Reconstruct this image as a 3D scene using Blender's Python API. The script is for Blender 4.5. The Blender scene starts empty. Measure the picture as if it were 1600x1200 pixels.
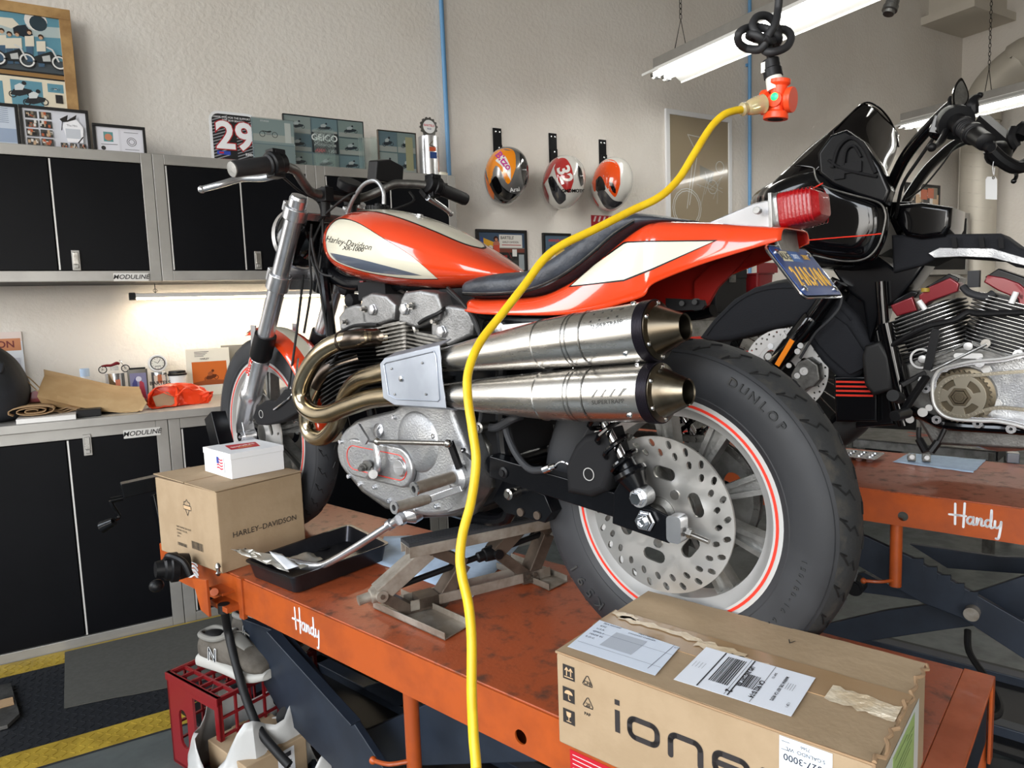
import bpy, math, random
from math import sin, cos, pi, radians
from mathutils import Vector, Matrix
from mathutils.bvhtree import BVHTree
random.seed(7)
SC = bpy.context.scene
COL = SC.collection
# ------------------------------------------------------------------ camera
CAM_Z = 1.30
FOC = 1097.983
R3 = Matrix(((0.8622105553592793, -0.5053301044506082, -0.035134651883582786),
             (-0.08228104504636412, -0.07127565412929257, -0.9940571466241362),
             (0.4998227564378411, 0.8599774803239785, -0.10303371041799764)))  # rows: right, down, forward
cam = bpy.data.cameras.new('camera')
cam.sensor_fit = 'HORIZONTAL'; cam.sensor_width = 36.0; cam.lens = 36.0 * FOC / 1600.0
cam.clip_start = 0.05; cam.clip_end = 200
camo = bpy.data.objects.new('camera', cam); COL.objects.link(camo)
mw = Matrix((R3[0], -Vector(R3[1]), -Vector(R3[2]))).transposed().to_4x4()
mw.translation = (0, 0, CAM_Z); camo.matrix_world = mw
SC.camera = camo
# ------------------------------------------------------------------ view, daylight
SC.view_settings.view_transform = 'Standard'; SC.view_settings.look = 'None'
SC.view_settings.gamma = 1.0; SC.view_settings.use_curve_mapping = False
SC.view_settings.exposure = 0.0
W = bpy.data.worlds.new('daylight'); SC.world = W; W.use_nodes = True
nt = W.node_tree; bg = nt.nodes['Background']
tc = nt.nodes.new('ShaderNodeTexCoord'); sx = nt.nodes.new('ShaderNodeSeparateXYZ'); rp = nt.nodes.new('ShaderNodeValToRGB')
nt.links.new(tc.outputs['Generated'], sx.inputs[0]); nt.links.new(sx.outputs['Z'], rp.inputs[0]); nt.links.new(rp.outputs[0], bg.inputs[0])
e = rp.color_ramp.elements; e[0].position = 0.0; e[0].color = (0.40, 0.38, 0.35, 1); e[1].position = 0.5; e[1].color = (0.82, 0.90, 1.0, 1)
k = rp.color_ramp.elements.new(0.06); k.color = (1.0, 0.96, 0.90, 1)
bg.inputs[1].default_value = 11.0
def area(name, loc, size, rot, power, color=(1, 1, 1), portal=False):
    l = bpy.data.lights.new(name, 'AREA'); l.shape = 'RECTANGLE'; l.size, l.size_y = size; l.energy = power; l.color = color
    if portal: l.cycles.is_portal = True
    o = bpy.data.objects.new(name, l); COL.objects.link(o); o.location = loc; o.rotation_euler = rot
    return o
# room: x -3.2..7.43, y -3.6..3.88, z 0..4.6 ; openings: left wall and behind the camera
XL, XR, YF, YB, ZC = -3.2, 7.43, -3.6, 3.88, 4.6
SILL = .95  # sill added to the unseen left wall to darken the lower room
DOORS = [('left', -3.4, .5, 4.45), ('left', 2.1, 3.7, 4.45), ('front', -2.6, -.4, 2.6)]  # unseen pier between the left openings, added to keep the fairing's reflection dark
for s, a, b, h in DOORS:
    if s == 'left': area('door_portal', (XL, (a+b)/2, (h+SILL)/2), (h-SILL, b-a), (0, -pi/2, 0), 1, portal=True)
    else: area('door_portal', ((a+b)/2, YF, h/2), (b-a, h), (pi/2, 0, 0), 1, portal=True)

# ------------------------------------------------------------------ measuring: pixel of the photograph + a known plane -> point
def ray(px, py):
    return R3.transposed() @ Vector(((px-800)/FOC, (py-600)/FOC, 1.0))
C0 = Vector((0, 0, CAM_Z))
def P(px, py, x=None, y=None, z=None):
    r = ray(px, py)
    t = x/r.x if x is not None else (y/r.y if y is not None else (z-CAM_Z)/r.z)
    return C0 + r*t
class Frame:
    """local frame standing on a deck: x along the vehicle, y to its left, z up"""
    def __init__(s, o, psi):
        s.o = Vector(o); s.psi = psi; s.d = Vector((cos(psi), sin(psi), 0)); s.l = Vector((-sin(psi), cos(psi), 0))
    def __call__(s, px, py, y):
        r = ray(px, py); t = ((s.o-C0).dot(s.l)+y)/r.dot(s.l); q = C0+r*t-s.o
        return Vector((q.dot(s.d), y, q.z))
    def z(s, px, py, z):
        q = P(px, py, z=s.o.z+z)-s.o
        return Vector((q.dot(s.d), q.dot(s.l), z))
    def x(s, px, py, x):
        r = ray(px, py); t = ((s.o-C0).dot(s.d)+x)/r.dot(s.d); q = C0+r*t-s.o
        return Vector((x, q.dot(s.l), q.z))
    def w(s, p): return s.o + s.d*p[0] + s.l*p[1] + Vector((0, 0, p[2]))
    def loc(s, p):
        q = Vector(p)-s.o; return Vector((q.dot(s.d), q.dot(s.l), q.z))
PSI = 1.8791588
DECK = 0.598
B1 = Frame((0.9491357, 0.98741112, DECK), PSI)
DECK2 = 0.73
_d = Vector((cos(PSI), sin(PSI), 0)); _n = Vector((_d.y, -_d.x, 0))
B2 = Frame(_n*2.58+Vector((0, 0, DECK2)), PSI)
PSL = radians(108.8)
_dl = Vector((cos(PSL), sin(PSL), 0)); _nl = Vector((_dl.y, -_dl.x, 0))
L1 = Frame(_nl*1.205+_dl*0.20, PSL)      # lift frame: origin on the floor under the rear end, centre line
# ------------------------------------------------------------------ materials
def lin(c): return tuple(((v/255)/12.92 if v/255 <= .04045 else ((v/255+.055)/1.055)**2.4) for v in c)
MAT = {}
def mat(name, c, rough=.5, metal=0, c2=None, ns=8, nd=4, lo=.4, hi=.6, bump=0, bs=60, coat=0, emit=None, es=0, trans=0, ior=1.45, rvar=0, tex='noise', spec=None, stretch=None, alpha=1, sheen=0):
    m = bpy.data.materials.new(name); m.use_nodes = True; t = m.node_tree; b = t.nodes['Principled BSDF']; L = t.links.new
    b.inputs['Base Color'].default_value = (*lin(c), 1); b.inputs['Roughness'].default_value = rough; b.inputs['Metallic'].default_value = metal
    b.inputs['IOR'].default_value = ior
    if coat: b.inputs['Coat Weight'].default_value = coat; b.inputs['Coat Roughness'].default_value = .03
    if trans: b.inputs['Transmission Weight'].default_value = trans
    if spec is not None: b.inputs['Specular IOR Level'].default_value = spec
    if alpha < 1: b.inputs['Alpha'].default_value = alpha
    if emit: b.inputs['Emission Color'].default_value = (*lin(emit), 1); b.inputs['Emission Strength'].default_value = es
    if sheen: b.inputs['Sheen Weight'].default_value = sheen
    g = t.nodes.new('ShaderNodeTexCoord'); src = g.outputs['Object']
    if stretch:
        mp = t.nodes.new('ShaderNodeMapping'); mp.inputs['Scale'].default_value = stretch; L(src, mp.inputs[0]); src = mp.outputs[0]
    if c2 or rvar:
        n = t.nodes.new('ShaderNodeTexNoise'); n.inputs['Scale'].default_value = ns; n.inputs['Detail'].default_value = nd; n.inputs['Roughness'].default_value = .6; L(src, n.inputs['Vector'])
        r = t.nodes.new('ShaderNodeMapRange'); r.inputs[1].default_value = lo; r.inputs[2].default_value = hi; L(n.outputs[0], r.inputs[0])
        if c2:
            x = t.nodes.new('ShaderNodeMix'); x.data_type = 'RGBA'; x.inputs[6].default_value = (*lin(c), 1); x.inputs[7].default_value = (*lin(c2), 1)
            L(r.outputs[0], x.inputs[0]); L(x.outputs[2], b.inputs['Base Color'])
        if rvar:
            q = t.nodes.new('ShaderNodeMapRange'); q.inputs[3].default_value = rough-rvar; q.inputs[4].default_value = rough+rvar; L(r.outputs[0], q.inputs[0]); L(q.outputs[0], b.inputs['Roughness'])
    if bump:
        if tex == 'noise':
            n = t.nodes.new('ShaderNodeTexNoise'); n.inputs['Scale'].default_value = bs; n.inputs['Detail'].default_value = 3; h = n.outputs[0]
        elif tex == 'voronoi':
            n = t.nodes.new('ShaderNodeTexVoronoi'); n.inputs['Scale'].default_value = bs; n.feature = 'SMOOTH_F1'; h = n.outputs[0]
        else:
            n = t.nodes.new('ShaderNodeTexWave'); n.inputs['Scale'].default_value = bs; h = n.outputs['Fac' if 'Fac' in n.outputs else 0]
        L(src, n.inputs['Vector'])
        u = t.nodes.new('ShaderNodeBump'); u.inputs['Strength'].default_value = min(1, bump); u.inputs['Distance'].default_value = .004 if tex != 'wave' else .002; L(h, u.inputs['Height']); L(u.outputs[0], b.inputs['Normal'])
    MAT[name] = m; return m
def print_mat(name, rough=.5, coat=0, metal=0):
    m = mat(name, (255, 255, 255), rough, metal, coat=coat); t = m.node_tree
    a = t.nodes.new('ShaderNodeVertexColor'); a.layer_name = 'Col'; t.links.new(a.outputs[0], t.nodes['Principled BSDF'].inputs['Base Color']); return m
# ------------------------------------------------------------------ geometry collector
def frame(o, u, v):
    u = Vector(u).normalized(); v = Vector(v); w = u.cross(v).normalized(); v = w.cross(u)
    m = Matrix((u, v, w)).transposed().to_4x4(); m.translation = Vector(o); return m
def ident(): return Matrix.Identity(4)
def perp(d):
    d = Vector(d).normalized(); a = Vector((0, 0, 1)) if abs(d.z) < .9 else Vector((1, 0, 0))
    u = a.cross(d).normalized(); return u, d.cross(u)
def catmull(pts, k, closed=False):
    pts = [Vector(p) for p in pts]; n = len(pts)
    if k <= 1 or n < 3: return pts
    out = []
    for i in range(n if closed else n-1):
        g = lambda j: pts[j % n] if closed else pts[max(0, min(n-1, j))]
        a, b, c, d = g(i-1), g(i), g(i+1), g(i+2)
        for q in range(k):
            t = q/k; out.append(.5*((2*b)+(c-a)*t+(2*a-5*b+4*c-d)*t*t+(3*b-a-3*c+d)*t**3))
    if not closed: out.append(pts[-1])
    return out
def rrect(w, h, r, n=4, cx=0, cy=0):
    o = []
    for (sx, sy, a0) in ((1, 1, 0), (-1, 1, 90), (-1, -1, 180), (1, -1, 270)):
        for i in range(n+1):
            a = radians(a0+90*i/n); o.append((cx+sx*(w/2-r)+r*cos(a), cy+sy*(h/2-r)+r*sin(a)))
    return o
def circle(r, n=24, cx=0, cy=0, a0=0): return [(cx+r*cos(a0+2*pi*i/n), cy+r*sin(a0+2*pi*i/n)) for i in range(n)]
def slot(cx, cy, ang, L, w, n=5):
    o = []; c, s = cos(ang), sin(ang)
    for e, a0 in ((1, -90), (-1, 90)):
        for i in range(n+1):
            a = radians(a0+180*i/n); x = e*(L-w)/2+w/2*cos(a); y = w/2*sin(a); o.append((cx+c*x-s*y, cy+s*x+c*y))
    return o
class G:
    def __init__(s): s.v = []; s.f = []; s.mi = []; s.cc = []; s.T = ident(); s.i = 0; s.c = (1, 1, 1, 1); s.fl = []; s.flat = False
    def m(s, i): s.i = i; return s
    def col(s, c): s.c = (*lin(c), 1); return s
    def at(s, T): s.T = T; return s
    def add(s, vs, fs):
        b = len(s.v); T = s.T; s.v += [tuple(T @ Vector(v)) for v in vs]
        for f in fs: s.f.append([b+j for j in f]); s.mi.append(s.i); s.cc.append(s.c); s.fl.append(s.flat)
        return s
    def box(s, c, d, rz=0, M=None):
        x, y, z = d[0]/2, d[1]/2, d[2]/2; R = M or Matrix.Rotation(rz, 3, 'Z')
        vs = [Vector(c)+R @ Vector((i*x, j*y, k*z)) for i in (-1, 1) for j in (-1, 1) for k in (-1, 1)]
        return s.add(vs, [(0, 1, 3, 2), (4, 6, 7, 5), (0, 4, 5, 1), (2, 3, 7, 6), (0, 2, 6, 4), (1, 5, 7, 3)])
    def lh(s, a, b): return s.box([(a[i]+b[i])/2 for i in range(3)], [abs(a[i]-b[i]) for i in range(3)])
    def bar(s, p, q, w, h, up=(0, 0, 1), w2=None, h2=None):
        p, q = Vector(p), Vector(q); d = (q-p).normalized(); u = d.cross(Vector(up)).normalized(); v = u.cross(d)
        w2 = w if w2 is None else w2; h2 = h if h2 is None else h2
        vs = [p+u*a*w/2+v*b*h/2 for a, b in ((-1, -1), (1, -1), (1, 1), (-1, 1))]+[q+u*a*w2/2+v*b*h2/2 for a, b in ((-1, -1), (1, -1), (1, 1), (-1, 1))]
        return s.add(vs, [(3, 2, 1, 0), (4, 5, 6, 7), (0, 1, 5, 4), (1, 2, 6, 5), (2, 3, 7, 6), (3, 0, 4, 7)])
    def rings(s, rs, closed_u=True, cap=True, loop=False):
        n = len(rs[0]); vs = [p for r in rs for p in r]; fs = []; k = len(rs)
        for i in range(k if loop else k-1):
            a, b = i*n, ((i+1) % k)*n
            for j in range(n if closed_u else n-1):
                q = (j+1) % n; fs.append((a+j, a+q, b+q, b+j))
        if cap and not loop and closed_u: fs.append(tuple(range(n-1, -1, -1))); fs.append(tuple((k-1)*n+j for j in range(n)))
        return s.add(vs, fs)
    def lathe(s, o, d, prof, n=24, cap=True, loop=False, a0=0, a1=2*pi):
        o = Vector(o); d = Vector(d).normalized(); u, v = perp(d); full = abs(a1-a0-2*pi) < 1e-6; m = n if full else n+1
        rs = [[o+d*t+(u*cos(a0+(a1-a0)*i/n)+v*sin(a0+(a1-a0)*i/n))*max(r, 1e-5) for i in range(m)] for t, r in prof]
        return s.rings(rs, closed_u=full, cap=cap, loop=loop)
    def cyl(s, p, q, r, r2=None, n=16, cap=True):
        p, q = Vector(p), Vector(q); L = (q-p).length; return s.lathe(p, q-p, [(0, r), (L, r if r2 is None else r2)], n, cap)
    def ring(s, p, d, r0, r1, t, n=32):   # flat washer
        return s.lathe(p, d, [(0, r0), (0, r1), (t, r1), (t, r0)], n, loop=True)
    def ball(s, c, r, n=14, d=(0, 0, 1), M=None):
        if not hasattr(r, '__len__'): r = (r, r, r)
        M = M or Matrix.Identity(3); c = Vector(c); k = n//2
        rs = [[c+M @ Vector((r[0]*sin(max(1e-3, min(pi-1e-3, pi*i/k)))*cos(2*pi*j/n), r[1]*sin(max(1e-3, min(pi-1e-3, pi*i/k)))*sin(2*pi*j/n), -r[2]*cos(pi*i/k))) for j in range(n)] for i in range(k+1)]
        return s.rings(rs)
    def tube(s, pts, r, n=10, k=6, closed=False, cap=True, flat=None):
        base = [Vector(p) for p in pts]; P_ = catmull(base, k, closed); m = len(P_)
        rr = [r]*m if not hasattr(r, '__len__') else [r[min(len(r)-1, int(i/max(1, k)))]*(1-(i/max(1, k)) % 1)+r[min(len(r)-1, int(i/max(1, k))+1)]*((i/max(1, k)) % 1) for i in range(m)]
        rs = []; u = None
        for i in range(m):
            a = P_[(i-1) % m] if closed or i > 0 else P_[0]; b = P_[(i+1) % m] if closed or i < m-1 else P_[-1]
            d = (b-a); d = d.normalized() if d.length > 1e-9 else Vector((0, 0, 1))
            if u is None: u = perp(d)[0]
            u = (u-d*u.dot(d)); u = u.normalized() if u.length > 1e-6 else perp(d)[0]
            v = d.cross(u); f = flat or 1
            rs.append([P_[i]+(u*cos(2*pi*j/n)+v*sin(2*pi*j/n)*f)*rr[i] for j in range(n)])
        return s.rings(rs, cap=cap, loop=closed)
    def prism(s, pts, h, M=None):          # outline in local xy extruded 0..h in z
        M = M or ident(); n = len(pts)
        vs = [M @ Vector((p[0], p[1], 0)) for p in pts]+[M @ Vector((p[0], p[1], h)) for p in pts]
        return s.add(vs, [tuple(range(n-1, -1, -1)), tuple(range(n, 2*n))]+[(i, (i+1) % n, n+(i+1) % n, n+i) for i in range(n)])
    def slab(s, pts, nrm, h):              # 3D planar outline extruded along nrm
        pts = [Vector(p) for p in pts]; q = Vector(nrm).normalized()*h; n = len(pts)
        return s.add(pts+[p+q for p in pts], [tuple(range(n-1, -1, -1)), tuple(range(n, 2*n))]+[(i, (i+1) % n, n+(i+1) % n, n+i) for i in range(n)])
    def poly(s, pts): return s.add(pts, [tuple(range(len(pts)))])
    def curve(s, cu, M):
        o = bpy.data.objects.new('t', cu); COL.objects.link(o); dg = bpy.context.evaluated_depsgraph_get(); e = o.evaluated_get(dg); me = e.to_mesh()
        vs = [M @ v.co for v in me.vertices]; fs = [tuple(p.vertices) for p in me.polygons]; e.to_mesh_clear()
        bpy.data.objects.remove(o); bpy.data.curves.remove(cu); return s.add(vs, fs)
    def plate(s, loops, h, M=None, bev=0):  # outlines with holes, filled even-odd, thickness h from z=0
        cu = bpy.data.curves.new('t', 'CURVE'); cu.dimensions = '2D'; cu.fill_mode = 'BOTH'; cu.extrude = h/2-bev; cu.bevel_depth = bev
        for lp in loops:
            sp = cu.splines.new('POLY'); sp.points.add(len(lp)-1); sp.use_cyclic_u = True
            for i, p in enumerate(lp): sp.points[i].co = (p[0], p[1], 0, 1)
        return s.curve(cu, (M or ident()) @ Matrix.Translation((0, 0, h/2)))
    def text(s, body, size, M, h=.0004, bold=0, shear=0, align='CENTER', sx=1, space=1, my='CENTER'):
        cu = bpy.data.curves.new('t', 'FONT'); cu.body = body; cu.size = size; cu.extrude = h/2; cu.offset = bold*size; cu.shear = shear; cu.space_character = space
        cu.align_x = align; cu.align_y = my; cu.resolution_u = 3
        return s.curve(cu, M @ Matrix.Diagonal((sx, 1, 1, 1)))
    def shell(s, st, n=32, k=5):           # st: (x, zbot, ztop, halfwidth, exponent[, ycentre])
        P_ = catmull([Vector((a[0], a[1], a[2])) for a in st], k); Q = catmull([Vector((a[3], a[4], a[5] if len(a) > 5 else 0)) for a in st], k); rs = []
        for p, q in zip(P_, Q):
            e = 2/q.y; r = []
            for j in range(n):
                a = 2*pi*j/n; c_, s_ = cos(a), sin(a)
                r.append(Vector((p.x, q.z+q.x*math.copysign(abs(c_)**e, c_), (p.y+p.z)/2+(p.z-p.y)/2*math.copysign(abs(s_)**e, s_))))
            rs.append(r)
        return s.rings(rs)
    def bvh(s): return BVHTree.FromPolygons(s.v, s.f)
    def build(s, name, mats, parent=None, label=None, cat=None, group=None, kind=None, bev=0, ang=35, sub=0, solid=0, wn=False):
        me = bpy.data.meshes.new(name); me.from_pydata(s.v, [], s.f)
        mats = mats if isinstance(mats, (list, tuple)) else [mats]
        for x in mats: me.materials.append(MAT[x] if isinstance(x, str) else x)
        me.polygons.foreach_set('material_index', [min(i, len(mats)-1) for i in s.mi])
        at = me.color_attributes.new('Col', 'FLOAT_COLOR', 'CORNER'); buf = []
        for f, c in zip(s.f, s.cc): buf += list(c)*len(f)
        at.data.foreach_set('color', buf)
        me.validate(); me.update()
        me.polygons.foreach_set('use_smooth', [True]*len(me.polygons)); me.set_sharp_from_angle(angle=radians(ang))
        o = bpy.data.objects.new(name, me); COL.objects.link(o)
        if parent: o.parent = parent
        if bev:
            b = o.modifiers.new('b', 'BEVEL'); b.width = bev; b.segments = 2; b.limit_method = 'ANGLE'; b.angle_limit = radians(40); b.harden_normals = True
        if sub: q = o.modifiers.new('s', 'SUBSURF'); q.levels = sub; q.render_levels = sub
        if solid: q = o.modifiers.new('t', 'SOLIDIFY'); q.thickness = solid
        tag(o, label, cat, group, kind); return o
def tag(o, label=None, cat=None, group=None, kind=None):
    if label: o['label'] = label
    if cat: o['category'] = cat
    if group: o['group'] = group
    if kind: o['kind'] = kind
    return o
def thing(name, label, cat, loc=(0, 0, 0), rz=0, group=None):
    o = bpy.data.objects.new(name, None); COL.objects.link(o); o.location = loc; o.rotation_euler = (0, 0, rz); o.empty_display_size = .05
    return tag(o, label, cat, group)
def copytree(o, parent=None):
    c = o.copy(); COL.objects.link(c); c.parent = parent
    for ch in list(o.children): copytree(ch, c)
    return c
def pline(pl, x):
    for (a, b), (c, d) in zip(pl, pl[1:]):
        if a <= x <= c: return b+(d-b)*(x-a)/max(1e-9, c-a)
    return pl[0][1] if x < pl[0][0] else pl[-1][1]
def smoothpl(pl, k=6): return [(p.x, p.y) for p in catmull([Vector((a, b, 0)) for a, b in pl], k)]
def cast(fr, bvh, px, py, off, ctr=None):
    """point where the sight line of a photo pixel meets a surface given in a local frame"""
    if ctr:
        for k in range(26):
            h = cast(fr, bvh, px+(ctr[0]-px)*k/25, py+(ctr[1]-py)*k/25, off)
            if h: return h
        return Vector((0, 0, 0))
    o = fr.loc(C0); r = ray(px, py); d = Vector((r.dot(fr.d), r.dot(fr.l), r.z)).normalized()
    h = bvh.ray_cast(o, d)
    if h[0] is None: return None
    n = h[1] if h[1].dot(d) < 0 else -h[1]
    return h[0]+n*off
def decal(g, fr, bvh, top, bot, off=.0008, nx=60, ny=14, sm=6):
    top, bot = smoothpl(top, sm), smoothpl(bot, sm); x0 = max(top[0][0], bot[0][0]); x1 = min(top[-1][0], bot[-1][0]); pts = []; cc = ((x0+x1)/2, (pline(top, (x0+x1)/2)+pline(bot, (x0+x1)/2))/2)
    for i in range(nx+1):
        x = x0+(x1-x0)*(.5-.5*cos(pi*i/nx)); a, b = pline(top, x), pline(bot, x)
        for j in range(ny+1): pts.append(cast(fr, bvh, x, a+(b-a)*j/ny, off, cc))
    w = ny+1
    return g.add(pts, [(i*w+j, i*w+j+1, (i+1)*w+j+1, (i+1)*w+j) for i in range(nx) for j in range(ny)])
def decal_text(g, fr, bvh, body, size, cx, cy, ang, off=.0012, **kw):
    """lettering laid on a curved surface (planar layout in the photo, wrapped on the surface)"""
    t = G(); c, s = cos(ang), sin(ang); t.text(body, size, ident(), h=0, **kw); vs = []
    for v in t.v: vs.append(cast(fr, bvh, cx+c*v[0]+s*v[1], cy+s*v[0]-c*v[1], off, (cx, cy)))
    return g.add(vs, t.f)
mat('wall', (222, 217, 210), .85, c2=(217, 211, 203), ns=2, bump=1, bs=42)
mat('wall_smooth', (205, 198, 186), .8)
mat('ceiling', (170, 168, 162), .9)
mat('floor', (82, 87, 86), .45, c2=(73, 77, 76), ns=6, rvar=.1)
mat('concrete', (150, 146, 140), .9)
mat('alu', (160, 158, 154), .42, .6, c2=(150, 148, 144), ns=5)
mat('alu_white', (205, 204, 202), .45, .5)
mat('cab_black', (6, 7, 11), .4, c2=(9, 10, 14), ns=3, spec=.12)
mat('black', (14, 14, 16), .45, spec=.3)
mat('black_matte', (20, 20, 22), .7, spec=.25)
mat('black_gloss', (6, 6, 8), .08, coat=.35, spec=.3)
mat('black_paint', (8, 9, 12), .22, c2=(16, 17, 20), ns=25, lo=.55, hi=.75, spec=.3)
mat('cloth_black', (17, 19, 25), .85, bump=.3, bs=180)
mat('rubber', (34, 35, 38), .62, c2=(42, 43, 46), ns=9, rvar=.06)
mat('tread', (40, 41, 42), .7, c2=(64, 60, 54), ns=26, lo=.52, hi=.75, bump=.2, bs=140)
mat('rubber_dark', (14, 14, 15), .6)
mat('chrome', (225, 226, 230), .08, 1)
mat('polished', (208, 209, 212), .27, .9, c2=(190, 191, 194), ns=14)
mat('cast_mid', (140, 140, 140), .45, .85, c2=(116, 116, 116), ns=14, bump=.25, bs=220)
mat('steel', (172, 170, 166), .3, 1, c2=(140, 137, 132), ns=20, rvar=.07)
mat('brushed', (214, 211, 206), .27, 1, c2=(196, 192, 186), ns=9, rvar=.05, stretch=(1, 6, 6))
mat('disc_steel', (200, 198, 194), .34, .9, c2=(198, 196, 192), ns=16, rvar=.06)
mat('titan', (186, 172, 146), .22, 1, c2=(160, 146, 122), ns=5, rvar=.05)
mat('heat_pipe', (104, 94, 84), .3, 1, c2=(70, 62, 56), ns=8, rvar=.06)
mat('cast', (176, 177, 178), .42, .85, c2=(148, 149, 151), ns=14, bump=.25, bs=220, rvar=.08)
mat('cast_dark', (118, 117, 114), .45, .85, c2=(92, 91, 88), ns=16, bump=.2, bs=160)
mat('fins', (132, 130, 126), .45, .9, c2=(100, 98, 94), ns=20)
mat('fins_black', (18, 18, 19), .5)
mat('wheel_alu', (150, 150, 148), .38, .85, c2=(120, 120, 118), ns=15, bump=.15, bs=160)
mat('shield', (172, 178, 188), .42, .8, c2=(150, 156, 166), ns=7, lo=.35, hi=.7)
mat('anod_black', (36, 32, 40), .4, .6)
mat('end_cone', (120, 112, 98), .3, 1, c2=(84, 76, 64), ns=10, lo=.45, hi=.6)
mat('orange', (206, 62, 26), .16, coat=1)
mat('orange_in', (150, 20, 12), .45)
mat('cream', (206, 201, 182), .22, coat=.7)
mat('navy_grey', (84, 92, 106), .25, coat=1)
mat('red_stripe', (214, 52, 36), .35)
mat('silver_rim', (205, 204, 202), .3, .45)
mat('leather', (40, 43, 50), .42, c2=(50, 54, 62), ns=18, bump=.7, bs=45)
mat('grip', (30, 30, 32), .5, bump=.3, bs=500)
mat('lens_red', (150, 4, 14), .3, coat=.3, trans=.1, bump=.2, bs=300)
mat('plate_blue', (34, 62, 122), .35, c2=(40, 70, 132), ns=20)
mat('gold', (206, 160, 62), .4)
mat('white', (225, 226, 228), .4)
mat('white_gloss', (228, 228, 228), .15, coat=1)
mat('paper', (222, 226, 232), .8)
mat('blue_paper', (180, 200, 222), .9, c2=(170, 190, 214), ns=30)
mat('lift_orange', (168, 76, 26), .42, c2=(150, 66, 22), ns=9, rvar=.08, coat=.15)
mat('lift_top', (154, 74, 42), .44, c2=(84, 54, 42), ns=22, nd=10, lo=.52, hi=.70, rvar=.1, bump=.15, bs=120)
mat('lift_blue', (32, 39, 50), .45, c2=(26, 32, 42), ns=9)
mat('jack_steel', (164, 158, 148), .4, .5, c2=(128, 118, 106), ns=12, bump=.1, bs=60)
mat('jack_brown', (100, 88, 78), .42, .5, c2=(76, 66, 58), ns=12)
mat('tray', (62, 62, 66), .3, .8, c2=(52, 52, 56), ns=6)
mat('foil', (196, 194, 186), .3, .7, bump=.8, bs=40)
mat('card', (160, 138, 110), .82, c2=(153, 131, 103), ns=12, bump=.15, bs=70)
mat('card_dark', (150, 122, 92), .85)
mat('tape', (150, 122, 90), .2, c2=(156, 128, 96), ns=6)
mat('tape_clear', (196, 176, 146), .12, c2=(214, 200, 176), ns=22, lo=.5, hi=.62, bump=.5, bs=60)
mat('kraft', (176, 148, 108), .8, c2=(166, 136, 96), ns=8)
mat('orange_bag', (240, 70, 30), .3, trans=.15)
mat('white_bag', (176, 175, 172), .3, bump=.5, bs=25)
mat('yellow', (216, 180, 30), .38, c2=(206, 168, 22), ns=40)
mat('cord_black', (34, 34, 36), .55)
mat('outlet_orange', (226, 72, 32), .35)
mat('clear_plug', (226, 216, 170), .15, trans=.6)
mat('pvc', (214, 214, 206), .4)
mat('green_led', (20, 220, 80), .3, emit=(30, 255, 110), es=2.5)
mat('tube_glow', (255, 255, 255), .5, emit=(255, 253, 246), es=14)
mat('led_warm', (255, 240, 210), .5, emit=(255, 236, 205), es=30)
mat('fixture', (226, 226, 224), .4)
mat('hose_blue', (98, 150, 196), .4)
mat('duct', (190, 184, 172), .5, .2)
mat('chain', (70, 68, 64), .4, .8)
mat('mat_black', (22, 24, 28), .55)
mat('mat_yellow', (160, 134, 46), .5, c2=(138, 114, 36), ns=12)
mat('mat_grey', (68, 67, 62), .9, c2=(63, 62, 57), ns=60)
mat('crate_red', (116, 18, 24), .4)
mat('suede', (94, 88, 80), .9, c2=(76, 70, 62), ns=14, bump=.2, bs=160)
mat('sole', (172, 170, 164), .7)
mat('mesh_grey', (120, 118, 112), .9)
mat('glass_clear', (230, 250, 245), .03, trans=.9, ior=1.3, alpha=.35)
mat('frame_wood', (178, 142, 92), .4, c2=(150, 114, 70), ns=10, stretch=(1, 8, 1))
mat('frame_black', (16, 16, 18), .35)
mat('red_paint', (112, 12, 24), .35, .3, coat=.5)
mat('hub_dark', (92, 84, 70), .35, .9)
mat('chain_steel', (150, 144, 130), .32, .95)
mat('fin_edge', (216, 216, 214), .25, .9)
mat('amber', (240, 134, 24), .3)
mat('mirror', (210, 212, 214), .02, 1)
mat('windscreen', (10, 8, 9), .06, coat=.3, spec=.3)
mat('backpack', (22, 24, 28), .75, c2=(28, 30, 36), ns=10, bump=.5, bs=30)
mat('denim_tan', (150, 122, 90), .9)
print_mat('print', .55)
print_mat('print_gloss', .12, coat=.6)
print_mat('helmet_paint', .12, coat=1)
# ------------------------------------------------------------------ room shell
def struct(g, name, m, **k): return g.build(name, m, kind='structure', **k)
struct(G().lh((-14, -16, -.1), (XR+.2, YB+.2, 0)), 'floor', 'floor')
struct(G().lh((XL, YB, 0), (XR+.2, YB+.2, ZC)), 'wall_back', 'wall')
struct(G().lh((XR, YF, 0), (XR+.2, YB, ZC)), 'wall_right', 'wall')
g = G()
_, a, b, h = DOORS[0]; _, a2, b2, _ = DOORS[1]
g.lh((XL-.2, YF, 0), (XL, a, ZC)).lh((XL-.2, b, 0), (XL, a2, ZC)).lh((XL-.2, b2, 0), (XL, YB, ZC)).lh((XL-.2, a, h), (XL, b2, ZC)).lh((XL-.2, a, 0), (XL, b2, SILL)); struct(g, 'wall_left', 'wall_smooth')
g = G()
g.lh((XL, YF-.2, 0), (-2.6, YF, ZC)).lh((-.4, YF-.2, 0), (XR, YF, ZC)).lh((-2.6, YF-.2, 2.6), (-.4, YF, ZC)); struct(g, 'wall_front', 'wall_smooth')
struct(G().lh((XL, YF, ZC), (XR+.2, YB+.2, ZC+.15)), 'ceiling', 'ceiling')
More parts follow.
